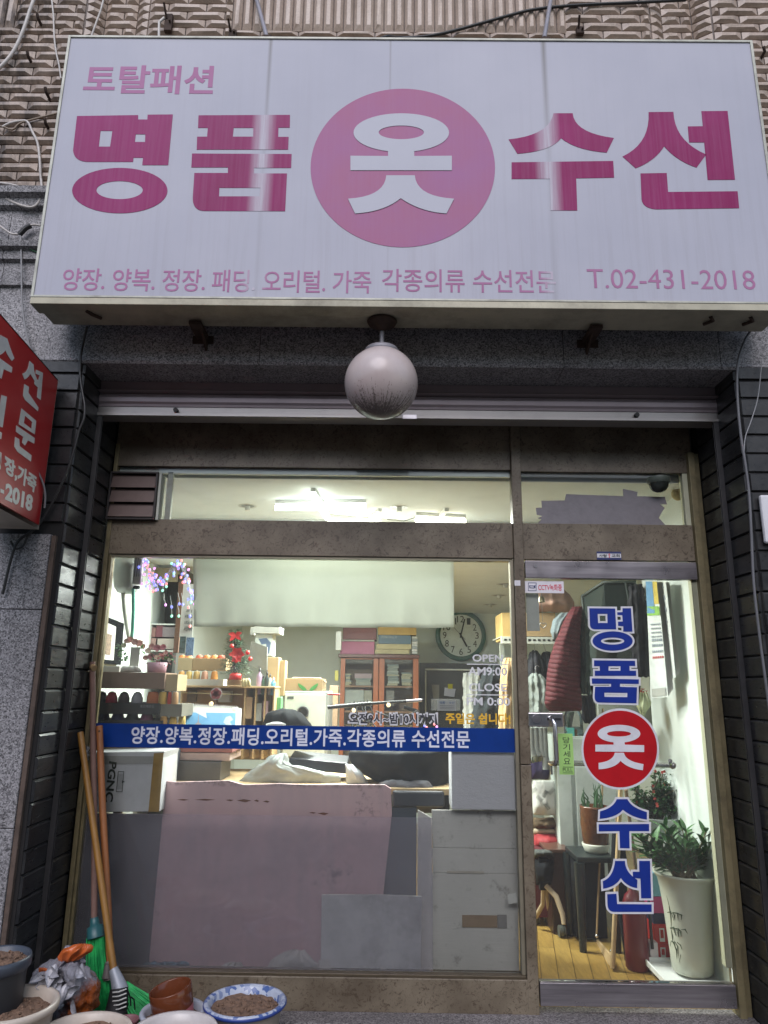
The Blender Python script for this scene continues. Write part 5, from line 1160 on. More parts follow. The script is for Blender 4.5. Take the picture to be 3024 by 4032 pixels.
# card holder and notes on the glass
nc = empty('taped_note', tuple(P(1772, 2722, YG)), 'white note held by yellow tape on the window glass', 'note')
MB().poly([P(1751, 2707, YG+.008), P(1794, 2713, YG+.008), P(1789, 2745, YG+.008), P(1748, 2739, YG+.008)], (0, .001, 0)).build('paper', PAPER, nc); pbox(1764, 2693, 1782, 2712, YG+.0065, .001, 'tape', M('yellow_tape', (.62, .58, .06), .5), nc, 0)
ch = empty('card_holder', tuple(P(1755, 2780, YG)), 'clear holder with business cards of the shop on the glass', 'card holder')
pbox(1698, 2752, 1812, 2798, YG+.010, .003, 'holder', CLEAR, ch, 0); pbox(1722, 2757, 1796, 2799, YG+.0075, .002, 'card', PAPER, ch, 0)
text('명품    수선', trect(1731, 2762, 1789, 2772, YG+.007), M('card_blue', (.05, .15, .35), .6), ch)
for y in (2778, 2784, 2790): pbox(1732, y, 1790, y+2, YG+.0066, .0008, 'print_line', M('print_grey', (.25, .27, .27), .7), ch, 0)
# black pole with chrome parts
tp = empty('black_pole', tuple(P(1480, 2770, 4.1)), 'black telescopic pole lying over the table', 'pole')
MB().tube([P(1290, 2786, 4.1), P(1460, 2770, 4.1)], .011, 10).tube([P(1460, 2770, 4.1), P(1665, 2757, 4.1)], .008, 10).build('tube', BLACK, tp)
MB().tube([P(1600, 2761, 4.1), P(1660, 2757, 4.1)], .009, 10).build('chrome_sleeve', STEEL, tp); MB().tube([P(1290, 2733, 4.2), P(1340, 2735, 4.2)], .005).build('red_tip', RIM, tp)
for (x, y, lb) in ((1393, 2797, 'tiny warm bulb left under the black pole'), (1530, 2776, 'tiny warm bulb glowing on the black pole'), (922, 2794, 'tiny warm bulb glowing at the calendar corner'), (832, 2771, 'tiny warm bulb at the top of the desk calendar')):
    MB().ball(P(x, y, 3.72), .0105, 12, 8).build('small_bulb', M('warm_led', (1, .75, .4), .4, var=0, emit=1.6), None, label=lb, cat='bulb', group='tiny warm bulbs inside the window')
for i, (x, y, cn) in enumerate(((1672, 2858, 'blue'), (1710, 2852, 'red'), (1720, 2862, 'pink'), (1680, 2864, 'red'))): MB().ball(P(x, y, 3.75), .006, 8, 6).build('small_bulb', LM[cn], None, label='%s tiny lamp just above the blue band, %s in the row' % (cn, ['first', 'second', 'third', 'last'][i]), cat='bulb')

# ---------------------------------------------------------------- lower window
pg = empty('appliance_box', tuple(P(500, 3195, 3.62)), 'white appliance box on its side with big black lettering and brown tape', 'box')
pts = [(352, 2962), (648, 2958), (640, 2985), (628, 3196), (345, 3198)]
MB().poly([P(x, y, 3.597) for x, y in pts], (0, .26, 0)).build('carton', M('white_carton', (.62, .63, .65), .7, 0, .1, 5, dirt=.25), pg, .004)
MB().poly([P(x, y, 3.594) for x, y in ((606, 2966), (644, 2964), (626, 3196), (584, 3196))], (0, .0015, 0)).build('brown_tape', M('packing_tape', (.36, .22, .05), .35, 0, .2, 30, .3), pg)
MB().poly([P(x, y, 3.5945) for x, y in ((410, 2976), (606, 2978), (604, 3008), (408, 3010))], (0, .001, 0)).build('clear_tape', M('clear_tape', (.38, .38, .36), .4), pg)
text('PGNC', [P(460, 3002, 3.594), P(444, 3158, 3.594), P(412, 3158, 3.594), P(430, 2996, 3.594)], DK, pg, bold=.03)
text('ATH E', [P(412, 3028, 3.594), P(404, 3110, 3.594), P(392, 3110, 3.594), P(400, 3028, 3.594)], DK, pg, bold=.02)
shape([[(465,3037),(489,3037),(482,3118),(457,3118)], [(467,3039),(487,3039),(480,3116),(459,3116)]], Vector((0, 3.594, 0)), n_, DK, pg, 'warning_label')
MB().poly([P(x, y, 3.593) for x, y in ((480, 3073), (492, 3078), (479, 3084))], (0, .001, 0)).build('warning_triangle', DK, pg)
for k in range(5): MB().poly([P(466+k*4, 3046, 3.593), P(467.5+k*4, 3046, 3.593), P(462.5+k*4, 3108, 3.593), P(461+k*4, 3108, 3.593)], (0, .0008, 0)).build('small_print', M('print_grey', (.3, .3, .3), .7), pg)
pinkm = NT('pink_board'); cpk = pinkm.ramp(pinkm.noise(2.2, 5, .6), [(.3, (.60, .40, .42)), (.7, (.68, .46, .48))])
cpk = pinkm.mix(pinkm.ramp(pinkm.math('MULTIPLY', pinkm.noise(3, 3, .6), pinkm.noise(22, 7, .8)), [(.33, 0.0), (.42, .8)]), cpk, (.11, .08, .085))
xx = pinkm.sep(); ed = pinkm.math('MULTIPLY_ADD', xx[2], 22.0, -22*(P(1000, 3085, 3.68).z-.02)); ed = pinkm.math('MULTIPLY', pinkm.math('MAXIMUM', ed, 0.0), pinkm.ramp(pinkm.noise(24, 6, .8), [(.45, 0.0), (.6, 1.6)]), clamp=True)
cpk = pinkm.mix(pinkm.ramp(pinkm.noise(2.5, 5, .7, pinkm.coord((3, 1, .5))), [(.45, 0.0), (.7, .45)]), cpk, (.42, .34, .37)); cpk = pinkm.mix(ed, cpk, (.07, .05, .05)); pinkm.base(cpk); pinkm.setp(.75)
MB().poly([P(x, y, 3.68) for x, y in ((652, 3076), (690, 3080), (900, 3074), (960, 3090), (1100, 3086), (1200, 3090), (1515, 3090), (1540, 3106), (1543, 3205), (1505, 3560), (1500, 3815), (585, 3800), (640, 3205))], (0, .02, 0)).build('pink_board', pinkm.m, None, .002, label='large faded pink board leaning inside the lower window', cat='board')
m_ = MB(); rnd = random.Random(4)
for x0, x1, y in ((695, 745, 3149), (765, 850, 3149), (888, 920, 3150), (932, 990, 3152), (1000, 1020, 3153), (1035, 1062, 3156), (1215, 1245, 3200), (1250, 1295, 3202)):
    m_.poly([P(x0, y, 3.679), P((x0+x1)/2, y-rnd.uniform(2, 6), 3.679), P(x1, y, 3.679), P((x0+x1)/2+5, y+rnd.uniform(3, 8), 3.679)], (0, -.0008, 0))
m_.build('rust_mark', M('rust_mark', (.16, .055, .03), .9), bpy.data.objects['pink_board'])
MB().poly([P(x, y, 3.76) for x, y in ((1545, 3180), (1640, 3180), (1640, 3540), (1500, 3540))], (0, .02, 0)).build('gap_shade_sheet', M('gap_shade_sheet', (.03, .045, .065), .6), None, label='dark navy sheet painted as shade in the gap between pink board and cardboard', cat='board')  # dark sheet imitates the shade of the open gap between the boards
MB().box(P(320, 3300, 3.75).x, P(680, 3300, 3.75).x, 3.74, 3.755, 0, P(500, 3205, 3.75).z).build('dark_board', M('dark_board', (.035, .038, .045), .7), None, label='dark board behind the glass at the lower left', cat='board')
cbm = NT('old_cardboard'); c_ = cbm.ramp(cbm.noise(2.5, 5, .6), [(.3, (.54, .53, .50)), (.7, (.62, .61, .58))])
c_ = cbm.mix(cbm.ramp(cbm.noise(11, 7, .8), [(.56, 0.0), (.7, .6)]), c_, (.13, .11, .09)); cbm.base(c_); cbm.setp(.8)
cbm.bump(cbm.noise(5, 4, .7, cbm.coord((.4, 1, 3))), .3, .01)
cb1 = empty('cardboard_sheet', tuple(P(1850, 3840, 3.64)), 'tall folded cardboard sheet in the lower right of the window', 'cardboard')
for y0, y1, dx in ((3189, 3338, 0), (3338.6, 3436, 2), (3436.6, 3840, -2)): MB().poly([P(x, y, 3.65+.001*abs(dx)) for x, y in ((1700, y0), (2040, y0+4), (2046, y1+4), (1704, y1))], (0, .012, 0)).build('panel', cbm.m, cb1, .002)
MB().poly([P(1645, 3188, 3.68), P(1700, 3220, 3.665), P(1704, 3840, 3.665), P(1640, 3838, 3.68)], (0, .010, 0)).build('side_flap', cbm.m, cb1, .002)
pbox(1760, 3430, 1905, 3439, 3.645, .002, 'tear', M('pale_tear', (.5, .46, .4), .9), cb1, 0)
pbox(1820, 3604, 1958, 3652, 3.646, .002, 'brown_tape', M('tape_strip', (.30, .21, .13), .5), cb1, 0); pbox(1959, 3602, 1996, 3655, 3.645, .002, 'grey_tape', M('tape_grey2', (.25, .24, .23), .5), cb1, 0)
gb = MB().poly([P(x, y, 3.61) for x, y in ((1266, 3524), (1500, 3524), (1661, 3530), (1656, 3832), (1262, 3826))], (0, .014, 0)).build('grey_board', M('stained_board', (.66, .68, .66), .75, 0, .35, 3.6, dirt=.7), None, .002, label='small stained grey board standing against the window glass', cat='board')
fm = NT('styrofoam'); fm.base((.68, .68, .72)); fm.setp(.7); fm.bump(fm.noise(26, 6, .8, fm.coord((1, 1, 1.8))), .5, .008)
pbox(1778, 2957, 2030, 3190, 3.595, .16, 'foam_box', fm.m, None, .006, label='white styrofoam box below the blue band at right', cat='foam box')
for i, (x0, y0, x1, y1, lb) in enumerate(((1998, 3516, 2038, 3560, 'white price tag hanging at the right edge of the window'), (1254, 3775, 1302, 3822, 'white paper tag at the foot of the grey board'), (1496, 3802, 1523, 3826, 'small paper scrap on the grey board foot'))): 
    MB().poly([P(x0, y0+6, 3.595), P(x1-6, y0, 3.595), P(x1, y1-6, 3.595), P(x0+4, y1, 3.595)], (0, .001, 0)).build('paper_tag', PAPER, None, label=lb, cat='paper')
def crumple(rows, Y, d, nm, mat, lb, cat, seed): return loft(rows, Y, d, nm, mat, None, cols=14, wr=.009, seed=seed, label=lb, cat=cat)
crumple([(3738, 1150, 1200), (3760, 1090, 1215), (3790, 1060, 1250), (3822, 1045, 1262)], 3.62, .05, 'plastic_scrap', PAPER, 'crumpled white plastic at the foot of the pink board', 'plastic', 2)
crumple([(3785, 905, 950), (3800, 880, 958), (3818, 862, 960)], 3.62, .04, 'plastic_scrap', PAPER, 'small crumpled white scrap left of the larger crumpled plastic', 'plastic', 3)
crumple([(3786, 570, 740), (3796, 562, 750), (3812, 562, 748)], 3.615, .04, 'foil_scrap', M('blue_foil', (.12, .26, .36), .25, .5, .4, 30), 'strip of crumpled blue foil on the window ledge', 'foil', 4)
# table stuff between the band and the boards
loft([(2930, 1420, 1790), (2960, 1370, 1790), (3010, 1385, 1785), (3060, 1440, 1780), (3090, 1530, 1770), (3200, 1540, 1770)], 3.82, .4, 'black_bag', M('black_bag', (.013, .014, .018), .7, 0, .4, 12, spec=.2), None, wr=.012, label='big black bag slumped left of the styrofoam box', cat='bag')
loft([(3072, 1500, 1680), (3090, 1480, 1700), (3120, 1490, 1720)], 3.76, .1, 'grey_cloth', M('grey_cloth', (.14, .14, .16), .85), None, wr=.008, label='folded grey cloth under the black bag', cat='cloth')
pbox(1545, 3115, 1750, 3178, 3.74, .2, 'black_case', M('black_case', (.03, .035, .045), .4), None, .01, label='black equipment case between the pink board and the foam box', cat='case')
lp = empty('sewing_case', tuple(P(1250, 3080, 4.0)), 'black box lid lying on white cloth behind the pink board', 'case')
MB().poly([P(1140, 2983, 4.0), P(1370, 3005, 4.0), P(1372, 3048, 4.0), P(1130, 3028, 4.0)], (0, .2, .02)).build('lid', M('case_black', (.012, .014, .02), .4), lp, .006)
loft([(2965, 1080, 1130), (3010, 1020, 1135), (3050, 960, 1340), (3080, 930, 1345), (3120, 930, 1345)], 3.9, .1, 'white_cloth', M('white_cloth', (.5, .54, .52), .8), None, wr=.012, label='white cloth draped over the table behind the pink board', cat='cloth')
loft([(3008, 1358, 1385), (3040, 1360, 1425), (3075, 1362, 1450), (3110, 1362, 1455)], 3.88, .1, 'white_pouch', M('white_pouch', (.62, .64, .68), .6), None, wr=.004, label='white pouch beside the black bag', cat='pouch')
ofbox(690, 2935, 915, 2962, 3.95, .3, 'storage_box', M('dusty_red', (.34, .13, .11), .7), 'dusty red flat box just below the blue band'); ofbox(690, 2965, 905, 2995, 3.95, .3, 'storage_box', M('pale_pinkbox', (.5, .38, .34), .7), 'pale pinkish board under the dusty red box')
ofbox(690, 3000, 868, 3075, 3.93, .25, 'storage_box', M('grey_tin', (.10, .10, .10), .45), 'dark grey tin box left behind the pink board'); ofbox(655, 2955, 686, 3075, 3.85, .2, 'storage_box', M('navy_box', (.05, .06, .08), .6), 'narrow dark box standing beside the white appliance box')
loft([(2935, 360, 560), (2960, 350, 600), (2975, 350, 600)], 3.95, .1, 'green_bundle', M('green_bundle', (.09, .16, .12), .7, 0, .4, 20), None, wr=.01, label='dark green bundle above the white appliance box', cat='cloth')
# smaller clutter on the shelf and table
for i, (x0, y0, x1, y1, Yc, cc, lb) in enumerate(((960, 2745, 992, 2830, 4.37, (.45, .33, .2), 'tan packet in the middle pigeonhole'), (1002, 2770, 1030, 2840, 4.37, (.35, .38, .36), 'grey-green packet in the right pigeonhole'),
        (1078, 2745, 1106, 2800, 4.45, (.12, .35, .14), 'green packet between the shelf and the safe'), (716, 2722, 770, 2765, 4.46, (.22, .2, .16), 'dark carton in the left of the shelf'),
        (860, 2720, 905, 2765, 4.44, (.42, .45, .42), 'pale tin behind the flower ornament'), (1296, 2700, 1330, 2860, 5.2, (.26, .17, .1), 'brown leather bag side between the safe and the bookcase'),
        (985, 2470, 1000, 2500, 4.9, (.3, .3, .27), 'grey strip of board under the left of the blind'))):
    ofbox(x0, y0, x1, y1, Yc, .08, 'packet', M('pk%d' % i, cc, .6), lb, 'packet')
rnd = random.Random(77); m_ = MB()
for k in range(5):
    x = 1395+k*13; y = 2760+rnd.uniform(-4, 4); m_.tube([P(x, y, 4.15), P(x+rnd.uniform(-10, 25), y+55, 4.1), P(x+rnd.uniform(-30, 60), 2865, 4.05)], .004, 6)
m_.tube([P(1590, 2785, 4.1), P(1640, 2800, 4.1), P(1665, 2840, 4.1)], .012, 8).build('tripod_legs', BLACK, tp)
cm_ = M('wire_black', (.02, .02, .02), .5)
MB().tube([P(1480, 2800, 4.05), P(1560, 2835, 4.0), P(1640, 2800, 4.05), P(1665, 2850, 4.0)], .004, 6).build('cord', cm_, tp)
rumple(bpy.data.objects['cloth_blind'], .012, .25, 0)

# ================================================================ BEHIND THE DOOR
# chime and paper strip
pbox(2073, 2336, 2123, 2484, YF+.03, .002, 'paper_strip', M('strip_white', (.62, .64, .58), .7), None, 0, label='white paper strip taped inside the top left of the door', cat='paper')
bl = empty('door_chime', tuple(P(2134, 2372, YF+.06)), 'small brass bell chime with a heart pendant on the door', 'chime')
c = P(2133, 2372, YF+.06); MB().lathe(c, [(.018, 0), (.016, .004), (.015, .02), (.010, .029), (.001, .031)], 20).build('bell', M('old_brass', (.25, .22, .14), .35, .8), bl)
MB().tube([c+Vector((0, 0, .03)), c+Vector((0, 0, .06))], .0015, 5).tube([c, P(2137, 2448, YF+.06)], .0012, 5).build('string', M('string_grey', (.2, .2, .18), .6), bl)
c = P(2139, 2462, YF+.06); MB().tube([c+Vector((.016*math.sin(a)**3*1.0, 0, .0010*(13*math.cos(a)-5*math.cos(2*a)-2*math.cos(3*a)-math.cos(4*a)))) for a in [k*2*math.pi/20 for k in range(21)]], .0022, 6, False).build('heart', M('pewter', (.3, .29, .28), .4, .8), bl)
# boxes and fabric on the rack
ofbox(2040, 2412, 2188, 2506, 4.92, .34, 'cardboard_box', CARD, 'wide cardboard box on the rack behind the door glass')
loft([(2320, 2130, 2215), (2345, 2100, 2245), (2380, 2085, 2264), (2412, 2090, 2255)], 4.8, .3, 'fabric_bundle', M('salmon_fabric', (.40, .25, .20), .9, 0, .15, 9), None, wr=.014, label='salmon pink fabric bundle on top of the cardboard box', cat='fabric')
# hanging clothes
def garment(rows, Y, dep, cc, label, name='hanging_garment', wr=.012, seed=1, hanger=None):
    e = empty(name, tuple(P((rows[0][1]+rows[0][2])/2, rows[0][0], Y)), label, 'garment')
    loft(rows, Y, dep, 'cloth', M('gar_'+label[:14], cc, .9, 0, .3, 14, spec=.12), e, wr=wr, seed=seed)
    if hanger:
        a = P(hanger[0], hanger[1], Y+dep*.4); b = P(*rows[0][1:0:-1], Y) if False else P((rows[0][1]+rows[0][2])/2, rows[0][0]+4, Y+dep*.4)
        MB().tube([b, (a+b)/2, a, a+Vector((.012, 0, .010)), a+Vector((.024, 0, 0))], .0025, 6).build('hanger', STEEL, e)
    return e
garment([(2560, 2098, 2112), (2580, 2080, 2130), (2620, 2072, 2150), (2700, 2072, 2150), (2760, 2072, 2140)], 4.95, .12, (.035, .035, .04), 'dark jacket hanging at the left behind the grey shirt', seed=2, hanger=(2103, 2538))
garment([(2565, 2135, 2165), (2600, 2130, 2190), (2680, 2130, 2200), (2790, 2120, 2195)], 5.0, .12, (.05, .055, .065), 'dark blue-grey coat hanging between the shirt and the red jacket', seed=3, hanger=(2140, 2538))
garment([(2652, 2096, 2122), (2668, 2078, 2148), (2720, 2080, 2162), (2800, 2085, 2160), (2900, 2082, 2150), (3000, 2090, 2145)], 4.7, .12, (.30, .34, .32), 'grey green shirt on a wire hanger above the door lock', seed=4, hanger=(2108, 2625), wr=.016)
rj = garment([(2388, 2255, 2294), (2420, 2232, 2292), (2470, 2208, 2291), (2530, 2184, 2290), (2610, 2160, 2290), (2700, 2148, 2290), (2775, 2144, 2292), (2802, 2158, 2290)], 4.3, .18, (.13, .016, .022), 'dark red quilted padded jacket hanging behind the door', seed=5, wr=.004, name='padded_jacket')
t = NT('quilted_nylon'); xq = t.sep(); zq = t.math('ADD', t.math('MULTIPLY', xq[2], 36.0), t.math('ADD', t.math('MULTIPLY', t.noise(9, 4, .6), 1.1), t.math('MULTIPLY', xq[0], 6.0)))
fq = t.math('PINGPONG', zq, .5); hq = t.math('POWER', t.math('MULTIPLY', fq, 2.0), .45); cq = t.ramp(hq, [(.10, (.03, .006, .008)), (.4, (.06, .009, .012)), (1, (.08, .012, .016))])
t.base(cq); t.setp(.7, 0, .2); t.bump(hq, .6, .010); rj.children[0].data.materials[0] = t.m
loft([(2412, 2210, 2258), (2440, 2176, 2250), (2490, 2168, 2225), (2520, 2180, 2205)], 4.42, .14, 'hood', M('hood_grey', (.12, .15, .16), .9), rj, wr=.008)
garment([(2400, 2285, 2300), (2480, 2283, 2318), (2600, 2283, 2325), (2735, 2286, 2322)], 4.35, .10, (.05, .065, .06), 'dark green-grey coat sleeve hanging right of the red jacket', seed=6)
garment([(2735, 2286, 2335), (2800, 2290, 2345), (2850, 2300, 2350)], 4.4, .14, (.02, .022, .03), 'black garment bundle below the green-grey sleeve', seed=7)
bb = empty('dark_board', tuple(P(2400, 2500, 4.5)), 'tall dark green-black board with a thin frame behind the door', 'board')
MB().poly([P(2292, 2345, 4.75), P(2378, 2290, 4.45), P(2500, 2288, 4.4), P(2560, 2640, 4.4), P(2400, 2700, 4.6), P(2330, 2760, 4.7)], (0, .03, 0)).build('panel', M('board_dark', (.025, .037, .033), .35, 0, .3, 4), bb)
MB().tube([P(2292, 2347, 4.74), P(2378, 2292, 4.44), P(2500, 2290, 4.39), P(2515, 2390, 4.39)], .010, 6).tube([P(2292, 2347, 4.74), P(2332, 2760, 4.69)], .010, 6).tube([P(2462, 2292, 4.385), P(2482, 2400, 4.385)], .005, 6).build('frame', M('board_frame', (.05, .065, .058), .5), bb)
garment([(2300, 2478, 2530), (2375, 2474, 2546), (2460, 2480, 2556), (2600, 2488, 2566), (2668, 2500, 2562)], 4.22, .10, (.025, .032, .031), 'dark jacket hanging beside the wall calendars', seed=8)
# lower wall things
pbox(2360, 2760, 2580, 3000, 4.9, .02, 'plastic_curtain', M('dim_screen', (.36, .38, .33), .6), None, label='pale screen behind the red disc on the door', cat='screen')
fb = empty('wrapped_bouquet', tuple(P(2545, 2790, 4.25)), 'bouquet wrapped in pale green paper hanging on the wall', 'flowers')
loft([(2722, 2520, 2545), (2745, 2505, 2560), (2775, 2500, 2565), (2805, 2520, 2545), (2830, 2525, 2535)], 4.22, .06, 'paper', M('pale_green_paper', (.42, .46, .28), .7), fb, wr=.008)
m_ = MB(); rnd = random.Random(3)
for k in range(14): leaf(m_, P(2520+rnd.uniform(-8, 22), 2722+rnd.uniform(-8, 8), 4.21), (rnd.uniform(-1, 1), -.5, rnd.uniform(-.2, 1)), .02, .014)
m_.build('petals', M('faded_red_petals', (.5, .10, .07), .7), fb)
# calendars on the right wall (hang off the wall at X 1.62)
def wallcal(q, label, prints, n=7, cat='calendar'):
    e = empty('wall_calendar', tuple(P(*q[0])), label, cat, 'calendars on the right wall')
    A, B, C_, D_ = [Vector(P(*p)) for p in q]
    def at(u, v, off=0): return A*(1-u)*(1-v)+B*u*(1-v)+C_*u*v+D_*(1-u)*v+Vector((-.0 - off, -off, 0))
    for k in range(n):
        off = .0035*(n-1-k); nn = 10; v = []
        for j in range(nn+1):
            t = j/nn; bow = .010*math.sin(t*3.0)*(k/n)+(.018*(n-1-k)/n)*t*t
            v += [at(0, t-(0 if k else 0))+Vector((off*0+.004*(k)-.02, .0+bow, 0)), at(1, t*(1-.01*k))+Vector((.004*k-.02, bow, 0))]
        MB().add(v, [(2*j, 2*j+1, 2*j+3, 2*j+2) for j in range(nn)], True).build('page', PAPER if k else M('cal_paper', (.6, .64, .62), .7), e)
    def at2(u, v): 
        t = v; bow = .018*(n-1)/n*t*t
        return at(u, v)+Vector((-.023, bow-.003, 0))
    for (u0, v0, u1, v1, cc, nm) in prints:
        MB().add([at2(u0, v0), at2(u1, v0), at2(u1, v1), at2(u0, v1)], [(0, 1, 2, 3)]).build(nm, cc, e)
    return e, at2
blu = M('cal_blue', (.10, .25, .42), .6, 0, .3, 30); grn = M('cal_green', (.20, .42, .06), .6, 0, .4, 30); yel = M('cal_yellow', (.55, .42, .06), .6, 0, .3, 30); gry = M('cal_numbers', (.28, .32, .36), .7)
pr_ = [(.02, .0, .6, .28, blu, 'picture'), (.62, .0, .97, .2, yel, 'picture'), (.02, .22, .97, .30, grn, 'picture'), (.1, .92, .9, .985, M('cal_stamp', (.35, .36, .33), .6), 'advert')]
for r_ in range(6):
    for c_ in range(6): pr_.append((.25+c_*.12, .37+r_*.035, .31+c_*.12, .385+r_*.035, gry, 'number'))
for r_ in range(4):
    for c_ in range(6): pr_.append((.25+c_*.12, .50+r_*.05, .33+c_*.12, .52+r_*.05, gry if r_ < 3 else M('cal_red', (.45, .1, .1), .6), 'number'))
wallcal([(2556, 2290, 4.12), (2602, 2290, 3.97), (2650, 2744, 3.97), (2580, 2752, 4.12)], 'long calendar with a green and yellow picture on top', pr_, 8)
e, at2 = wallcal([(2600, 2292, 4.05), (2636, 2292, 3.92), (2680, 2668, 3.92), (2640, 2676, 4.05)], 'second calendar with big numbers nearest the door frame', [], 6)
for s_, v in (('6', .02), ('13', .14), ('20', .27), ('27', .41)): text(s_, [at2(.1, v), at2(.75, v), at2(.75, v+.05), at2(.1, v+.05)], gry, e, 'number')
# counter, fridge, bottles
cp = empty('white_cabinet', tuple(P(2300, 3360, 4.75)), 'white storage cabinet behind the lower half of the door', 'cabinet')
MB().box(P(2192, 3000, 4.75).x, P(2420, 3000, 4.75).x, 4.76, 5.2, .1, P(2300, 2900, 4.75).z).build('body', M('cabinet_white', (.52, .58, .54), .4), cp, .004)
MB().box(P(2192, 3000, 4.75).x, P(2246, 3000, 4.75).x, 4.745, 4.757, .25, P(2300, 3018, 4.75).z).box(P(2262, 3000, 4.75).x, P(2420, 3000, 4.75).x, 4.745, 4.757, .25, P(2300, 3018, 4.75).z).build('lower_door', M('cab_door', (.58, .64, .60), .35), cp, .004)
MB().box(P(2200, 3000, 4.75).x, P(2420, 3000, 4.75).x, 4.745, 4.757, P(2300, 3010, 4.75).z, P(2300, 2908, 4.75).z).build('upper_door', M('cab_door', (.58, .64, .60), .35), cp, .004)
ZC = P(2300, 2900, 4.75).z
a = P(2300, 2885, 4.6); sb_ = empty('sanitizer_jar', (a.x, 4.6, ZC+.0), 'clear sanitizer jar with a blue pump on the cabinet', 'jar')
MB().lathe((a.x, 4.85, ZC), [(.001, 0), (.058, 0), (.062, .01), (.062, .12), (.05, .145), (.045, .155)], 24).build('glass', CLEAR, sb_); MB().lathe((a.x, 4.85, ZC+.004), [(.001, 0), (.055, 0), (.055, .05), (.001, .05)], 24).build('liquid', M('sanitizer', (.28, .42, .46), .1), sb_)
MB().lathe((a.x, 4.85, ZC+.155), [(.03, 0), (.03, .03), (.015, .035), (.012, .085), (.001, .086)], 16).build('pump', M('pump_blue', (.03, .05, .14), .4), sb_); MB().box(a.x-.05, a.x+.012, 4.84, 4.86, ZC+.235, ZC+.247).build('nozzle', BLACK, sb_)
MB().poly([P(2245, 2805, 4.8), P(2262, 2802, 4.8), P(2248, 2880, 4.8), P(2232, 2885, 4.8)], (0, .05, 0)).build('phone_stand', M('green_black', (.03, .06, .04), .3), None, label='slanting dark green tablet leaning on the cabinet', cat='tablet')
ofbox(2236, 2866, 2262, 2898, 4.78, .05, 'cup', M('aqua', (.12, .5, .45), .4), 'aqua plastic cup on the cabinet edge', 'cup'); ofbox(2263, 2872, 2274, 2898, 4.79, .03, 'cup', M('amber_glass', (.3, .12, .03), .2), 'small amber bottle beside the aqua cup', 'bottle')
# fabrics at the left of the door
for i, x in enumerate((2090, 2108, 2128, 2142)):
    MB().tube([P(x, 2865, 4.6), P(x+4, 2950, 4.6), P(x+8 if i > 2 else x+14, 3030 if i > 2 else 2975, 4.6)], .020, 8).build('fabric_roll', M('roll_grey', (.20, .21, .20), .8), None, label='grey fabric roll number %d from the left below the lock' % (i+1), cat='fabric roll', group='grey fabric rolls below the lock')
loft([(2955, 2088, 2180), (3000, 2086, 2186), (3070, 2086, 2190)], 4.95, .15, 'dark_bag', M('navy_purple', (.03, .02, .07), .7), None, wr=.008, label='dark purple bag below the fabric rolls', cat='bag')
sb2 = empty('shopping_bag', tuple(P(2145, 3210, 4.85)), 'white shopping bag printed like newspaper', 'bag')
loft([(3072, 2094, 2196), (3120, 2094, 2198), (3210, 2098, 2202)], 4.8, .12, 'bag', PAPER, sb2, wr=.004)
m_ = MB(); rnd = random.Random(8)
for cx_, cy_, a in ((2116, 3098, .9), (2120, 3140, -.8), (2155, 3110, .5), (2162, 3150, 1.2), (2185, 3100, .8), (2150, 3168, -.6)):
    for k in range(6):
        o_x = cx_+math.cos(a+1.57)*k*5-10; o_y = cy_+math.sin(a+1.57)*k*5; dx, dy = math.cos(a)*16, math.sin(a)*16
        m_.poly([P(o_x, o_y, 4.795), P(o_x+dx, o_y+dy, 4.795), P(o_x+dx, o_y+dy+2.4, 4.795), P(o_x, o_y+2.4, 4.795)], (0, .001, 0))
m_.build('print', DK, sb2)
sf_ = empty('red_armchair', tuple(P(2150, 3400, 4.9)), 'red cushioned seat with brown fur throw at the left behind the door', 'armchair')
loft([(3216, 2098, 2206), (3240, 2098, 2208), (3268, 2100, 2206)], 4.75, .35, 'fur_throw', M('brown_fur', (.10, .065, .035), .95, 0, .7, 40, .8), sf_, wr=.01); loft([(3262, 2100, 2206), (3285, 2100, 2208)], 4.74, .3, 'cream_cover', M('cream_cover', (.5, .42, .3), .8), sf_, wr=.004)
loft([(3284, 2102, 2208), (3310, 2102, 2212), (3345, 2104, 2210)], 4.72, .35, 'cushion', M('red_cushion', (.30, .02, .025), .7), sf_, wr=.003); MB().box(P(2098, 3400, 4.75).x, P(2215, 3400, 4.75).x, 4.76, 5.15, .05, P(2150, 3345, 4.75).z).build('base', M('sofa_base', (.10, .015, .02), .7), sf_)
# desk chair
oc = empty('desk_chair', tuple(PZ(2160, 3660, 0)), 'desk chair with speckled seat and beige legs on casters', 'chair')
loft([(3342, 2104, 2165), (3352, 2100, 2182), (3382, 2100, 2190)], 4.45, .36, 'seat', M('speckled_seat', (.07, .075, .07), .9, 0, .9, 70, .6), oc, wr=.006)
loft([(3382, 2104, 2186), (3440, 2106, 2180), (3486, 2110, 2172)], 4.5, .26, 'underseat', BLK, oc, wr=.004)
BEI = M('beige_leg', (.42, .33, .22), .5)
MB().tube([P(2150, 3488, 4.55), P(2190, 3530, 4.5), P(2215, 3600, 4.48), P(2220, 3640, 4.46)], [.014, .016, .015, .012], 10).build('leg', BEI, oc); MB().tube([P(2140, 3490, 4.6), P(2138, 3560, 4.65), P(2110, 3610, 4.7)], .014, 10).build('leg', BEI, oc); MB().tube([P(2148, 3490, 4.6), P(2158, 3550, 4.7), P(2162, 3600, 4.8)], .012, 10).build('leg', BEI, oc)
MB().box(P(2128, 3480, 4.55).x, P(2138, 3480, 4.55).x+.04, 4.56, 4.6, .25, .42).build('column', BLK, oc)
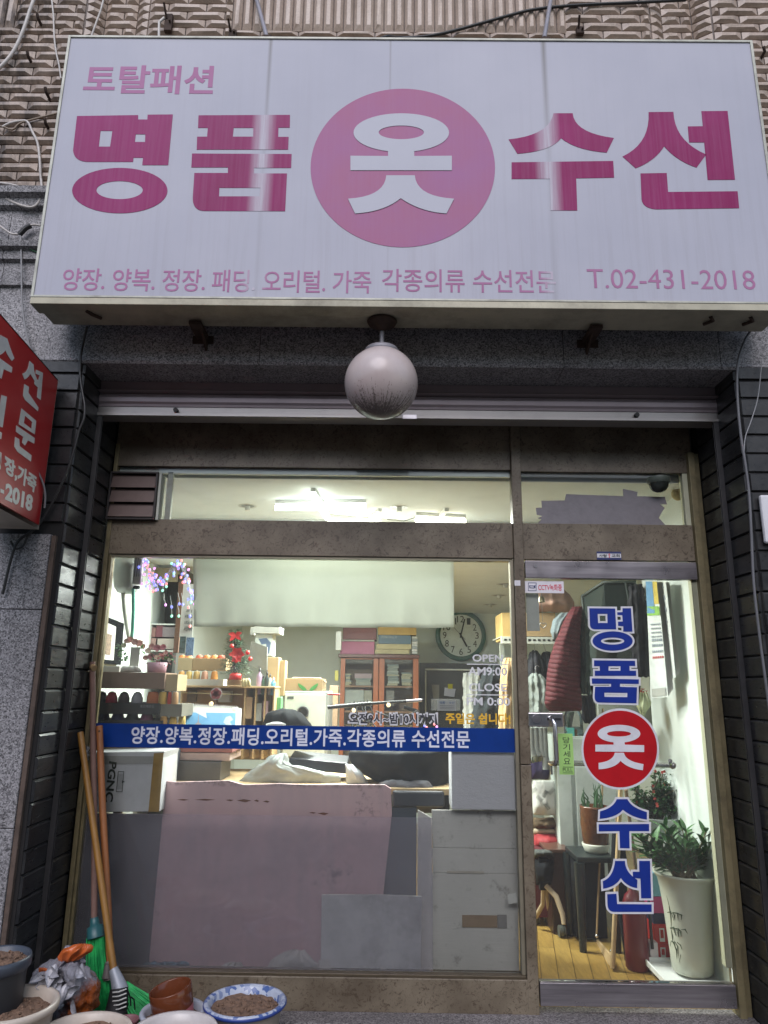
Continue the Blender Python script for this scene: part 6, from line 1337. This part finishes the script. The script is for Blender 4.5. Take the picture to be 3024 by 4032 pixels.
for x, y, Y_ in ((2207, 3655, 4.58), (2150, 3622, 4.85), (2105, 3612, 4.8)):
    c = P(x, y, Y_); c.z = max(c.z, .03); MB().tube([(c.x-.012, Y_, .031), (c.x+.014, Y_, .031)], .031, 18).tube([(c.x+.018, Y_, .031), (c.x+.026, Y_, .031)], .028, 18).build('caster', M('caster_grey', (.09, .10, .09), .5), oc)
# wooden cabinet, stool with pot
wc = empty('dark_wood_chest', tuple(P(2210, 3700, 4.5)), 'dark brown wooden chest left of the plant stool', 'chest')
MB().box(P(2182, 3500, 4.55).x, P(2262, 3500, 4.5).x, 4.62, 5.0, 0, P(2200, 3345, 4.6).z-.02).build('body', M('mahogany', (.045, .02, .014), .35), wc, .004); MB().box(P(2180, 3500, 4.5).x-.01, P(2262, 3500, 4.5).x+.01, 4.60, 5.02, P(2200, 3345, 4.6).z-.019, P(2200, 3345, 4.6).z).build('top', M('mahogany_top', (.10, .05, .035), .3), wc, .003)
st = empty('plant_stool', tuple(P(2330, 3730, 4.35)), 'black stool carrying the brown plant pot', 'stool')
sX0, sX1 = P(2262, 3400, 4.4).x, P(2410, 3400, 4.4).x; sZ = P(2330, 3372, 4.35).z
MB().box(sX0, sX1, 4.33, 4.62, sZ-.03, sZ).build('seat', M('stool_black', (.012, .018, .018), .35), st, .006)
for X, Y_ in ((sX0+.012, 4.345), (sX1-.012, 4.345), (sX0+.012, 4.605), (sX1-.012, 4.605)): MB().tube([(X, Y_, sZ-.03), (X, Y_, 0)], [.03, .02], 8).build('leg', M('stool_black', (.02, .03, .03), .35), st)
MB().box(sX0+.02, sX1-.02, 4.5, 4.6, .02, sZ-.03).build('cloth_skirt', BLK, st)
bp = empty('brown_pot', tuple(P(2345, 3330, 4.45)), 'tall brown glazed pot with stiff upright leaves on a white saucer', 'potted plant')
c = Vector((P(2345, 3300, 4.46).x, 4.46, sZ)); rp_ = (P(2400, 3200, 4.46).x-P(2290, 3200, 4.46).x)/2
MB().lathe(c, [(.001, 0), (rp_*.75, 0), (rp_*.82, .01), (rp_*.98, .045), (rp_*.94, .05), (rp_*.78, .02)], 32).build('saucer', M('saucer_white', (.55, .56, .48), .4), bp)
zt_ = P(2345, 3182, 4.37).z-sZ; zb_ = .035
MB().lathe(c, [(.001, zb_), (rp_*.80, zb_), (rp_*.88, zb_+.02), (rp_, zt_*.6), (rp_*.99, zt_-.01), (rp_, zt_), (rp_*.9, zt_), (rp_*.88, zt_-.03), (.001, zt_-.03)], 36).build('pot', M('brown_glaze', (.10, .035, .012), .25, 0, .7, 45, .3), bp)
m_ = MB(); rnd = random.Random(21)
for k in range(15):
    a = rnd.uniform(0, 6.28); b0 = c+Vector((math.cos(a)*.05, math.sin(a)*.04, zt_-.03)); h = rnd.uniform(.08, .17); m_.tube([b0, b0+Vector((rnd.uniform(-.02, .02), 0, h*.6)), b0+Vector((rnd.uniform(-.05, .05), 0, h))], [.006, .005, .001], 6)
m_.build('leaves', leafm('stiff_leaves', (.02, .07, .025), (.05, .13, .05)), bp)
# easel board
ez = empty('wooden_easel', tuple(P(2380, 3810, 4.1)), 'light wood framed mirror stand behind the door lettering', 'easel')
LWD = M('light_wood', (.48, .34, .18), .5, 0, .12, 9)
MB().tube([P(2440, 2790, 4.12), P(2444, 3100, 4.10), P(2412, 3812, 4.08)], .013, 4).build('post', LWD, ez); MB().tube([P(2374, 2790, 4.5), P(2372, 3100, 4.5), P(2349, 3690, 4.5)], .006, 6).build('thin_post', LWD, ez)
MB().poly([P(2349, 3700, 4.5), P(2412, 3772, 4.1), P(2410, 3812, 4.08), P(2347, 3745, 4.48)], (.012, .01, 0)).build('foot_board', LWD, ez)
MB().tube([P(2465, 3110, 4.2), P(2500, 3400, 4.3), P(2580, 3720, 4.35)], .010, 6).build('rear_leg', M('easel_dark', (.20, .13, .08), .6), ez)
for x, y, Y_ in ((2349, 3686, 4.47), (2408, 3745, 4.1)): MB().ball(P(x, y, Y_), .010, 10, 6).build('bolt', CHROME, ez)
# extinguisher, umbrella, boxes
fx = empty('fire_extinguisher', tuple(P(2512, 3815, 4.15)), 'dark red fire extinguisher standing left of the white planter', 'fire extinguisher')
c = PZ(2512, 3815, 0); MB().lathe(c, [(.001, 0), (.055, 0), (.060, .01), (.060, .30), (.045, .345), (.02, .37), (.018, .40)], 28).build('tank', M('ext_red', (.11, .006, .01), .35), fx); MB().box(c.x-.03, c.x+.03, c.y-.015, c.y+.015, .40, .435).build('valve', BLACK, fx); MB().tube([c+Vector((.02, 0, .41)), c+Vector((.075, -.01, .36)), c+Vector((.075, -.02, .1))], .008).build('hose', BLACK, fx)
um = empty('umbrella', tuple(P(2455, 3790, 4.15)), 'folded dark umbrella beside the fire extinguisher', 'umbrella'); c = PZ(2462, 3790, 0)
MB().lathe(c, [(.003, .01), (.006, .07), (.03, .3), (.042, .5), (.03, .62), (.008, .68)], 14).build('canopy', BLK, um); MB().tube([c+Vector((0, 0, .68)), c+Vector((0, 0, .78)), c+Vector((.03, 0, .8)), c+Vector((.035, 0, .77))], .007).build('handle', M('easel_dark', (.2, .13, .08), .5), um)
tsb = ofbox(2566, 3438, 2622, 3530, 4.17, .12, 'tissue_pack', M('tissue_blue', (.20, .48, .60), .5), 'light blue tissue pack left of the planter, uppermost', group='packs stacked beside the planter'); ofbox(2568, 3531, 2625, 3596, 4.17, .12, 'tissue_pack', M('tissue_pink', (.60, .06, .22), .5), 'hot pink pack under the light blue pack', group='packs stacked beside the planter')
ofbox(2572, 3597, 2626, 3642, 4.17, .12, 'carton', M('navy_carton', (.02, .025, .07), .5), 'navy carton under the hot pink pack', group='packs stacked beside the planter')
rdm = M('noodle_red', (.48, .02, .015), .45)
for i, (x0, y0, x1, y1, lb) in enumerate(((2578, 3643, 2640, 3718, 'upper red printed pack beside the planter'), (2584, 3719, 2643, 3784, 'lower red printed pack beside the planter'))):
    o = ofbox(x0, y0, x1, y1, 4.15, .14, 'food_pack', rdm, lb, group='packs stacked beside the planter'); xm = (x0+x1)/2
    pbox(xm-12, y0+12, xm+8, y1-10, 4.148, .001, 'white_print', PAPER, o, .0); pbox(xm-8, y0+18, xm+4, y1-24, 4.1465, .001, 'red_print', rdm, o, 0)
ofbox(2560, 3712, 2592, 3780, 4.1, .06, 'food_pack', M('pack_white', (.55, .5, .5), .5), 'white and red pack leaning beside the stacked packs', group='packs stacked beside the planter')
# flowering plant and its pot
fpz = P(2600, 3262, 4.25); fp = empty('flowering_plant', tuple(fpz), 'crown of thorns plant with small red flowers in a white bowl', 'potted plant')
c = Vector((P(2600, 3262, 4.25).x, 4.3, P(2600, 3290, 4.25).z)); MB().lathe(c, [(.001, 0), (.07, 0), (.115, .085), (.12, .09), (.105, .09), (.001, .07)], 32).build('bowl', M('bowl_white', (.52, .56, .54), .4), fp)
MB().lathe(c-Vector((0, 0, c.z)), [(.05, 0), (.02, .02), (.014, c.z*.5), (.03, c.z)], 20).build('pedestal', M('stand_dark', (.05, .05, .05), .6), fp)
m_ = MB(); m2 = MB(); m3 = MB(); rnd = random.Random(14)
for k in range(44):
    ex, ey = rnd.uniform(2480, 2720), rnd.uniform(3040, 3200)
    if ex < 2530: ey = max(ey, 3090)
    tip = P(ex, ey, 4.3+rnd.uniform(-.08, .1)); b0 = c+Vector((rnd.uniform(-.04, .04), 0, .08)); m2.tube([b0, (b0+tip)/2+Vector((rnd.uniform(-.03, .03), 0, .02)), tip], .004, 5)
    for j in range(30):
        t = rnd.uniform(.3, 1.05); p = b0.lerp(tip, t)+Vector((rnd.uniform(-.022, .022), rnd.uniform(-.03, .03), rnd.uniform(-.02, .02))); leaf(m_, p, (rnd.uniform(-1, 1), rnd.uniform(-1, .4), rnd.uniform(-.2, 1)), rnd.uniform(.022, .046), rnd.uniform(.014, .024), .2)
    if k % 2 == 0:
        for j in range(5): a = j*1.256; leaf(m3, tip+Vector((0, -.02, .01)), (math.cos(a), -.4, math.sin(a)), .010, .011, 0, Vector((0, -1, 0)), .2)
m_.build('leaves', leafm('thorn_leaves', (.018, .06, .022), (.05, .13, .04)), fp); m2.build('stems', M('thorn_stem', (.10, .08, .05), .8), fp); m3.build('flowers', M('coral_flowers', (.62, .10, .08), .6), fp)
# big white planter on a tray
pc = PZ(2728, 3822, .06); pw = empty('white_planter', (pc.x, pc.y, .0), 'tall white planter with painted bamboo and a leafy plant', 'potted plant')
rt_ = (P(2812, 3440, pc.y).x-P(2566, 3440, pc.y).x)/2; rb_ = (P(2806, 3800, pc.y).x-P(2650, 3800, pc.y).x)/2; Hh = P(2690, 3432, pc.y).z-.055
prof = [(.001, 0), (rb_*.9, 0), (rb_, .012), (rb_*1.04, Hh*.2), (rb_*1.18, Hh*.6), (rt_*.80, Hh*.82), (rt_*.86, Hh*.93), (rt_*.97, Hh*.975), (rt_, Hh), (rt_*.9, Hh), (rt_*.80, Hh*.93), (.001, Hh*.92)]
# lean: the photo shows the pot upright with its left side flaring more
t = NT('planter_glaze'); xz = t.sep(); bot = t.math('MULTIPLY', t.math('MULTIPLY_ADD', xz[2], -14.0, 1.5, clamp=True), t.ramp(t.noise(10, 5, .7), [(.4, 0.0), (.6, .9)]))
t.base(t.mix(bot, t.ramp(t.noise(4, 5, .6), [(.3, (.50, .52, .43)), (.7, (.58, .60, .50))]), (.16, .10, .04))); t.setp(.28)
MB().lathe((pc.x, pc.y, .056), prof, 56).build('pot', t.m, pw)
def onpot(px, py):                     # traced brush stroke laid on the pot's own surface
    d = ray(px, py); best = None
    s_ = 3.4
    while s_ < 4.6:
        q = CAM + d*(s_/d.y); h = q.z-.056
        if 0 < h < Hh:
            for (r0, h0), (r1, h1) in zip(prof[1:], prof[2:8]):
                if h0 <= h <= h1+1e-6 and h1 > h0:
                    r_ = r0+(r1-r0)*(h-h0)/(h1-h0)
                    if math.hypot(q.x-pc.x, q.y-pc.y) <= r_+.0015: return q
        s_ += .004
    return None
m_ = MB()
for st_, w_ in (([(608,1265),(625,1330),(640,1400)], 3), ([(625,1345),(640,1420),(642,1500)], 4), ([(615,1390),(640,1385),(655,1430)], 5), ([(650,1390),(668,1410),(660,1450)], 6), ([(655,1390),(690,1395),(692,1450)], 5), ([(680,1395),(718,1408),(716,1460)], 5), ([(700,1400),(735,1418)], 4),
                ([(640,1500),(650,1560),(652,1600)], 4), ([(635,1505),(660,1500),(675,1560)], 6), ([(665,1505),(690,1510),(695,1570)], 7), ([(690,1505),(712,1530),(715,1570)], 6), ([(715,1515),(745,1515),(768,1555)], 5), ([(640,1600),(662,1610),(680,1680)], 5), ([(665,1600),(690,1640),(696,1750)], 4), ([(650,1600),(680,1660),(685,1750)], 4), ([(685,1610),(712,1630),(722,1665)], 5), ([(775,1690),(755,1710)], 7), ([(740,1700),(738,1730)], 4), ([(640,1605),(636,1640)], 5), ([(710,1700),(700,1760)], 3)):
    pts = [onpot(*D4(*p)) for p in st_]; pts = [p for p in pts if p]
    if len(pts) > 1: m_.tube(pts, [w_*.0004]+[w_*.0008]*(len(pts)-2)+[w_*.0002], 5, False)
m_.build('bamboo_painting', M('bamboo_ink', (.05, .075, .035), .4), pw)
m_ = MB(); rnd = random.Random(31); tips = []
for k in range(26):
    ex = rnd.uniform(2490, 2840); ey = rnd.uniform(3225, 3400) if 2540 < ex < 2810 else rnd.uniform(3260, 3360)
    tip = P(ex, ey, pc.y+rnd.uniform(-.12, .14)); b0 = Vector((pc.x+rnd.uniform(-.06, .06), pc.y+rnd.uniform(-.04, .04), .056+Hh*.92))
    tips.append((b0, tip)); ax = (tip-b0).normalized(); nl = 13
    for j in range(nl):
        t_ = .25+.8*j/nl; p = b0.lerp(tip, min(1, t_)); a = j*2.4+rnd.random(); s_ = Vector((math.cos(a), math.sin(a), .0)); leaf(m_, p, ax*.9+s_*.9+Vector((0, 0, .2)), rnd.uniform(.08, .135), rnd.uniform(.022, .034), .25)
m_.build('leaves', leafm('glossy_leaves', (.03, .10, .03), (.09, .22, .06)), pw)
m2 = MB()
for b0, tip in tips: m2.tube([b0, b0.lerp(tip, .5)+Vector((0, 0, .01)), tip], [.006, .005, .003], 6)
m2.build('stems', M('plant_stem', (.16, .13, .07), .7), pw)
MB().lathe((pc.x, pc.y, .056), [(.001, Hh*.925), (rt_*.79, Hh*.925)], 30).build('soil', M('soil', (.05, .035, .022), .95, 0, .5, 40, .8), pw)
trc = PZ(2722, 3850, .045); tr_ = empty('plant_tray', (pc.x, pc.y, 0), 'white rectangular plastic tray under the tall planter', 'tray')
tw = .175; MB().box(pc.x-tw, pc.x+tw, pc.y-.12, pc.y+.16, .035, .045).box(pc.x-tw, pc.x+tw, pc.y-.13, pc.y-.12, .035, .062).box(pc.x-tw, pc.x+tw, pc.y+.16, pc.y+.17, .035, .062).box(pc.x-tw-.01, pc.x-tw, pc.y-.13, pc.y+.17, .035, .062).box(pc.x+tw, pc.x+tw+.01, pc.y-.13, pc.y+.17, .035, .062).build('dish', WPL, tr_, .003)
for dx in (-.13, .13):
    for dy in (-.09, .13): MB().box(pc.x+dx-.03, pc.x+dx+.03, pc.y+dy-.03, pc.y+dy+.03, 0, .0345).build('foot', WPL, tr_)

# ================================================================ OUTSIDE: brooms, pots, bag
GZ = -.012
WDY = M('yellow_handle', (.27, .13, .025), .45, 0, .25, 12, dirt=.25); WDO = M('orange_handle', (.30, .11, .035), .45, 0, .2, 12, dirt=.25); WDR = M('old_pink_wood', (.17, .095, .075), .7, 0, .25, 14, dirt=.3)
GBR = leafm('green_bristles', (.0, .20, .05), (.02, .42, .10))
def bristles(mb, a, b, w0, w1, n=150, seed=1, jit=.0):
    rnd = random.Random(seed)
    for k in range(n):
        u = rnd.uniform(-1, 1); d_ = rnd.uniform(-1, 1)
        p = a+Vector((u*w0, d_*.016, 0)); q = b+Vector((u*w1, d_*.03, rnd.uniform(-.015, .02))); mid = (p+q)/2+Vector((rnd.uniform(-.004, .004), rnd.uniform(-.004, .004), 0))
        mb.tube([p, mid, q], .0018, 4, False)
b1_ = empty('broom', tuple(P(370, 3990, 3.36)), 'upright broom with pinkish wooden handle and green bristles', 'broom')
MB().tube([P(364, 2606, 3.505), P(366, 2900, 3.49), P(372, 3300, 3.43), P(371, 3615, 3.38)], .0135, 12).build('handle', WDR, b1_)
c0 = P(371, 3612, 3.38); c1_ = P(377, 3690, 3.37)
MB().tube([c0+Vector((0, 0, .0)), c0.lerp(c1_, .4), c0.lerp(c1_, .45), c1_], [.017, .020, .032, .036], 16).build('socket', M('dark_teal_plastic', (.02, .09, .10), .4), b1_)
m_ = MB(); bristles(m_, c1_, P(398, 3985, 3.34), .034, .048, 240, 2); m_.build('bristles', GBR, b1_)
MB().tube([P(364, 2625, 3.50), P(372, 2632, 3.488)], .0155).build('twine', M('twine', (.3, .2, .1), .9), b1_)
b2_ = empty('broom', tuple(P(520, 3960, 3.3)), 'leaning broom with yellow wooden handle and green bristles spread right', 'broom')
MB().tube([P(316, 2884, 3.46), P(380, 3340, 3.38), P(449, 3830, 3.27)], .0145, 12).build('handle', WDY, b2_)
MB().tube([P(446, 3815, 3.272), P(462, 3860, 3.26), P(474, 3905, 3.25)], [.018, .026, .034], 14).build('ferrule', M('grey_tape_wrap', (.30, .32, .36), .45, .2, .2, 30, .3), b2_)
MB().tube([P(470, 3890, 3.25), P(468, 3935, 3.24), P(458, 3985, 3.23)], [.036, .042, .046], 14).build('binding', M('black_binding', (.02, .02, .022), .7), b2_)
m_ = MB()
for k in range(5): a = P(444, 3908+k*17, 3.20); b = P(498, 3894+k*17, 3.20); m_.tube([a, (a+b)/2+Vector((0, -.012, 0)), b], .0028, 5)
m_.build('wire_wrap', M('wire_white', (.5, .5, .48), .4), b2_)
m_ = MB(); bristles(m_, P(478, 3870, 3.27), P(600, 3985, 3.25), .02, .05, 220, 5); bristles(m_, P(470, 3880, 3.27), P(540, 4010, 3.24), .02, .05, 160, 6); m_.build('bristles', GBR, b2_)
MB().tube([P(488, 3895, 3.22), P(505, 3905, 3.2), P(513, 3930, 3.2), P(515, 3960, 3.2)], .003, 5).tube([P(515, 3925, 3.2), P(528, 3935, 3.2), P(532, 3975, 3.2)], .003, 5).build('stitching', BLK, b2_)
b3_ = empty('shovel', tuple(P(436, 3850, 3.35)), 'tool with orange wooden handle standing behind the yellow broom', 'tool')
MB().tube([P(391, 2858, 3.50), P(405, 3200, 3.46), P(425, 3573, 3.40), P(434, 3800, 3.36)], .0155, 12).build('handle', WDO, b3_)
MB().tube([P(430, 3785, 3.36), P(430, 3860, 3.34)], [.02, .024], 10).tube([P(424, 3795, 3.335), P(420, 3850, 3.33)], [.012, .02], 8).build('collar', M('old_iron', (.14, .12, .115), .6, .4, .3, 30), b3_)
MB().tube([P(391, 2878, 3.483), P(391, 2880, 3.481)], .0045).build('hanging_hole', BLACK, b3_)
c = P(338, 2960, 3.52); m_ = MB(); rnd = random.Random(6)
for k in range(16): m_.tube([c+Vector((rnd.uniform(-.015, .02), rnd.uniform(-.02, .01), rnd.uniform(-.04, .03))) for _ in range(5)], .0018, 4)
m_.build('wire_scourer', M('grey_wire', (.35, .37, .40), .4), None, label='tangle of grey wire stuck behind the broom handles', cat='wire')
# pots
SOIL = M('dry_soil', (.17, .105, .07), .95, 0, .55, 45, 1.0, 90)
def pot(px, py, rpx, Y, hgt, body, rimm, label, rimw=.18, flare=.72, soil=True, blue=False, soilz=.03, name='flower_pot', group='flower pots on the pavement'):
    c = P(px, py, Y); r = (P(px+rpx, py, Y)-c).length; zr = c.z; z0 = GZ
    e = empty(name, (c.x, c.y, z0), label, 'flower pot', group); h = zr-z0
    MB().lathe((c.x, c.y, z0), [(.001, 0), (r*flare, 0), (r*(flare+.04), .01), (r*.9, h*.86), (r*.93, h*.9)], 56).build('body', body, e)
    MB().lathe((c.x, c.y, z0), [(r*.93, h*.9), (r*1.0, h*.92), (r*1.02, h*.97), (r*.99, h), (r*(1-rimw*.5), h*1.0), (r*(1-rimw), h-.006), (r*(1-rimw*1.3), h-.05), (r*(1-rimw*1.4), h-soilz-.03)], 56).build('rim', rimm, e)
    if soil:
        rnd = random.Random(int(px)); v = []; f = []; nr, na = 9, 30; rs_ = r*(1-rimw*1.1)
        for i in range(nr+1):
            for k in range(na):
                rr = rs_*i/nr; a = k*2*math.pi/na; v.append((c.x+rr*math.cos(a), c.y+rr*math.sin(a), zr-soilz+rnd.uniform(-.005, .006)))
        for i in range(nr):
            for k in range(na): f.append((i*na+k, i*na+(k+1) % na, (i+1)*na+(k+1) % na, (i+1)*na+k))
        m_ = MB().add(v, f)
        for k in range(90):
            a = rnd.uniform(0, 6.28); rr = rs_*.95*rnd.random()**.5; p = Vector((c.x+rr*math.cos(a), c.y+rr*math.sin(a), zr-soilz+.003)); m_.ball(p, rnd.uniform(.002, .006), 5, 4)
        m_.build('soil', SOIL, e)
    return e, c, r, zr
CREAM = M('cream_glaze', (.52, .45, .38), .35, 0, .15, 8, dirt=.2); WHG = M('white_glaze', (.56, .52, .50), .3, 0, .12, 8, dirt=.15)
t = NT('blue_rim'); v = t.n('ShaderNodeTexVoronoi'); v.inputs['Scale'].default_value = 55; t.l(t.coord(), v.inputs['Vector']); s_ = t.n('ShaderNodeSeparateColor'); t.l(v.outputs['Color'], s_.inputs[0])
t.base(t.ramp(s_.outputs[0], [(.12, (.07, .12, .30)), (.45, (.42, .46, .55))])); t.setp(.3); BRM = t.m
e, c, r, zr = pot(966, 3936, 158, 3.14, .2, M('grey_beige_glaze', (.36, .31, .26), .45, 0, .15, 9), BRM, 'cream pot with blue and white patterned rim, rightmost of the pots', rimw=.13)
MB().lathe((c.x, c.y, zr), [(r*1.0, -.018), (r*1.028, -.012), (r*1.026, -.006), (r*1.0, -.004)], 56).build('blue_edge', M('cobalt', (.03, .06, .25), .3), e)
pot(688, 4050, 165, 2.86, .2, WHG, WHG, 'white glazed pot at the bottom centre, in front of the terracotta bowl', rimw=.14, soilz=.05)
pot(330, 4060, 182, 2.78, .2, CREAM, CREAM, 'cream pot of dry soil at the bottom, second from the left', rimw=.10)
pot(40, 3946, 180, 2.82, .2, CREAM, CREAM, 'cream pot at the left edge of the photo in front of the plastic bag', rimw=.12, soilz=.035)
pot(-14, 3764, 128, 2.88, .2, M('dark_grey_pot', (.03, .032, .036), .5), M('blue_grey_rim', (.05, .06, .08), .4), 'tall dark grey pot standing against the granite at far left', rimw=.10, soilz=.02, flare=.8)
e, c, r, zr = pot(682, 3975, 125, 3.10, .16, WHG, M('pale_blue_glaze', (.42, .45, .52), .3), 'small white pot holding the tilted terracotta bowl', rimw=.16, soilz=.03)
T = Matrix.Rotation(R(-12), 3, 'Y') @ Matrix.Rotation(R(4), 3, 'X'); bw = empty('terracotta_bowl', (c.x, c.y, zr), 'glossy terracotta bowl with pink base tilted inside the small white pot', 'bowl')
cc = P(674, 3915, 3.10); r2 = (P(755, 3915, 3.10).x-P(592, 3915, 3.10).x)/2
MB().lathe(cc, [(r2*.97, -.045), (r2, -.005), (r2*1.0, .022), (r2*.97, .026), (r2*.93, .022), (r2*.90, -.03), (r2*.85, -.06), (.001, -.06)], 44, tilt=T).build('glazed_rim', M('brown_gloss', (.13, .038, .016), .15, 0, .2, 12), bw)
MB().lathe(cc, [(r2*.86, -.105), (r2*.9, -.09), (r2*.965, -.046)], 44, tilt=T).build('pink_base', M('pink_clay', (.42, .12, .13), .6), bw)
pot(505, 4010, 42, 3.12, .15, M('mauve_pot', (.20, .09, .10), .5), M('mauve_pot', (.20, .09, .10), .5), 'small mauve pot half hidden between the front pots', rimw=.2, soil=False)
# plastic bag of rubbish
def bagmesh():
    t = NT('patterned_plastic'); x = t.sep()
    n1 = t.noise(6, 5, .7); c = t.ramp(t.noise(9, 6, .75, dist=1.5), [(.28, (.04, .06, .08)), (.42, (.34, .34, .40)), (.6, (.50, .48, .52)), (.8, (.62, .6, .6))])
    om = t.math('ADD', t.math('MULTIPLY', t.math('SUBTRACT', x[0], P(300, 3880, 3.05).x), 11.0), t.math('MULTIPLY', t.math('SUBTRACT', P(300, 3900, 3.05).z, x[2]), 7.0)); om = t.math('ADD', om, t.math('MULTIPLY', t.math('SUBTRACT', n1, .5), 3.0), clamp=True)
    om = t.math('SUBTRACT', om, .15)
    c = t.mix(t.math('MULTIPLY', om, 2.5, clamp=True), c, (.50, .12, .025)); t.base(c); t.setp(.22); t.bump(t.noise(22, 7, .8, dist=1), 1.0, .03); return t.m
bg_ = empty('plastic_bag', tuple(P(265, 3985, 3.15)), 'knotted orange and white plastic bag of rubbish beside the pots', 'plastic bag')
rows = [(3775, 250, 300), (3800, 190, 330), (3830, 145, 370), (3870, 128, 392), (3910, 126, 400), (3950, 140, 392), (3990, 180, 350), (4040, 215, 300)]
rumple(rumple(loft(rows, 3.0, .26, 'bag', bagmesh(), bg_, cols=26, wr=.016, seed=6), .06, .07, 0), .025, .02, 0)
OR_ = M('orange_plastic', (.50, .11, .025), .3, 0, .25, 18, .5)
loft([(3716, 310, 345), (3728, 270, 370), (3745, 232, 366), (3765, 225, 330), (3790, 236, 290)], 3.05, .06, 'knot', OR_, bg_, cols=14, wr=.008, seed=8); loft([(3720, 262, 285), (3735, 250, 300), (3760, 262, 310), (3790, 255, 345)], 3.08, .05, 'clear_flap', M('grey_film', (.30, .29, .33), .25, 0, .4, 20, .5), bg_, cols=12, wr=.008, seed=9)
loft([(3810, 152, 190), (3822, 150, 192), (3832, 155, 180)], 3.03, .03, 'orange_tip', OR_, bg_, cols=8, wr=.004, seed=3)
rnd = random.Random(15); m_ = MB()
for k in range(26):
    a = rnd.uniform(0, 6.28); c_ = P(rnd.uniform(170, 340), rnd.uniform(3790, 3960), 2.985); d = Vector((math.cos(a), -.7, math.sin(a))); leaf(m_, c_, d, rnd.uniform(.03, .07), rnd.uniform(.02, .045), .2, Vector((0, -1, rnd.uniform(-.5, .5))), .7)
m_.build('crinkled_film', M('film_print', (.30, .30, .33), .25, 0, .9, 35, .5), bg_)
m_ = MB()
for k in range(70):
    x = rnd.uniform(1080, 2800); y = rnd.uniform(3992, 4030); m_.ball(PZ(x, y, GZ+.002), rnd.uniform(.002, .006), 5, 4, 1.4, 1, .5)
m_.build('gravel', M('grit', (.22, .19, .16), .95), None, kind='stuff')
# garden sticks on the ground right of the blue-rimmed pot
for i, (a, b, lb, tip) in enumerate((((1090, 3966), (1205, 3976), 'green garden stick with a red tip, uppermost of the sticks', 1), ((1085, 3978), (1218, 3982), 'dark green garden stick, middle of the sticks', 0), ((1080, 3990), (1212, 3996), 'green garden stick, lowest of the sticks', 0), ((1095, 3970), (1190, 3990), 'green garden stick lying across the others', 0))):
    e = empty('garden_stick', tuple(PZ(*b, 0)), lb, 'stick', 'green garden sticks'); z = GZ+.006+.004*i
    MB().tube([PZ(*a, z), PZ(*b, z)], .0045, 8).build('stick', M('stick_green', (.02, .12, .06), .5), e)
    if tip: MB().ball(PZ(*b, z), .009, 8, 6).build('tip', RIM, e)
# small stones by the right jamb
for i, (x, y) in enumerate(((2840, 3990), (2885, 3982), (2930, 4018))):
    MB().ball(PZ(x, y, GZ+.004), .014, 9, 6, 1.3, .9, .6).build('pebble', M('pebble', (.3, .27, .25), .9), None, label='small pale stone on the step, %s from the right jamb' % ['third', 'second', 'nearest the tiles'][i], cat='stone')
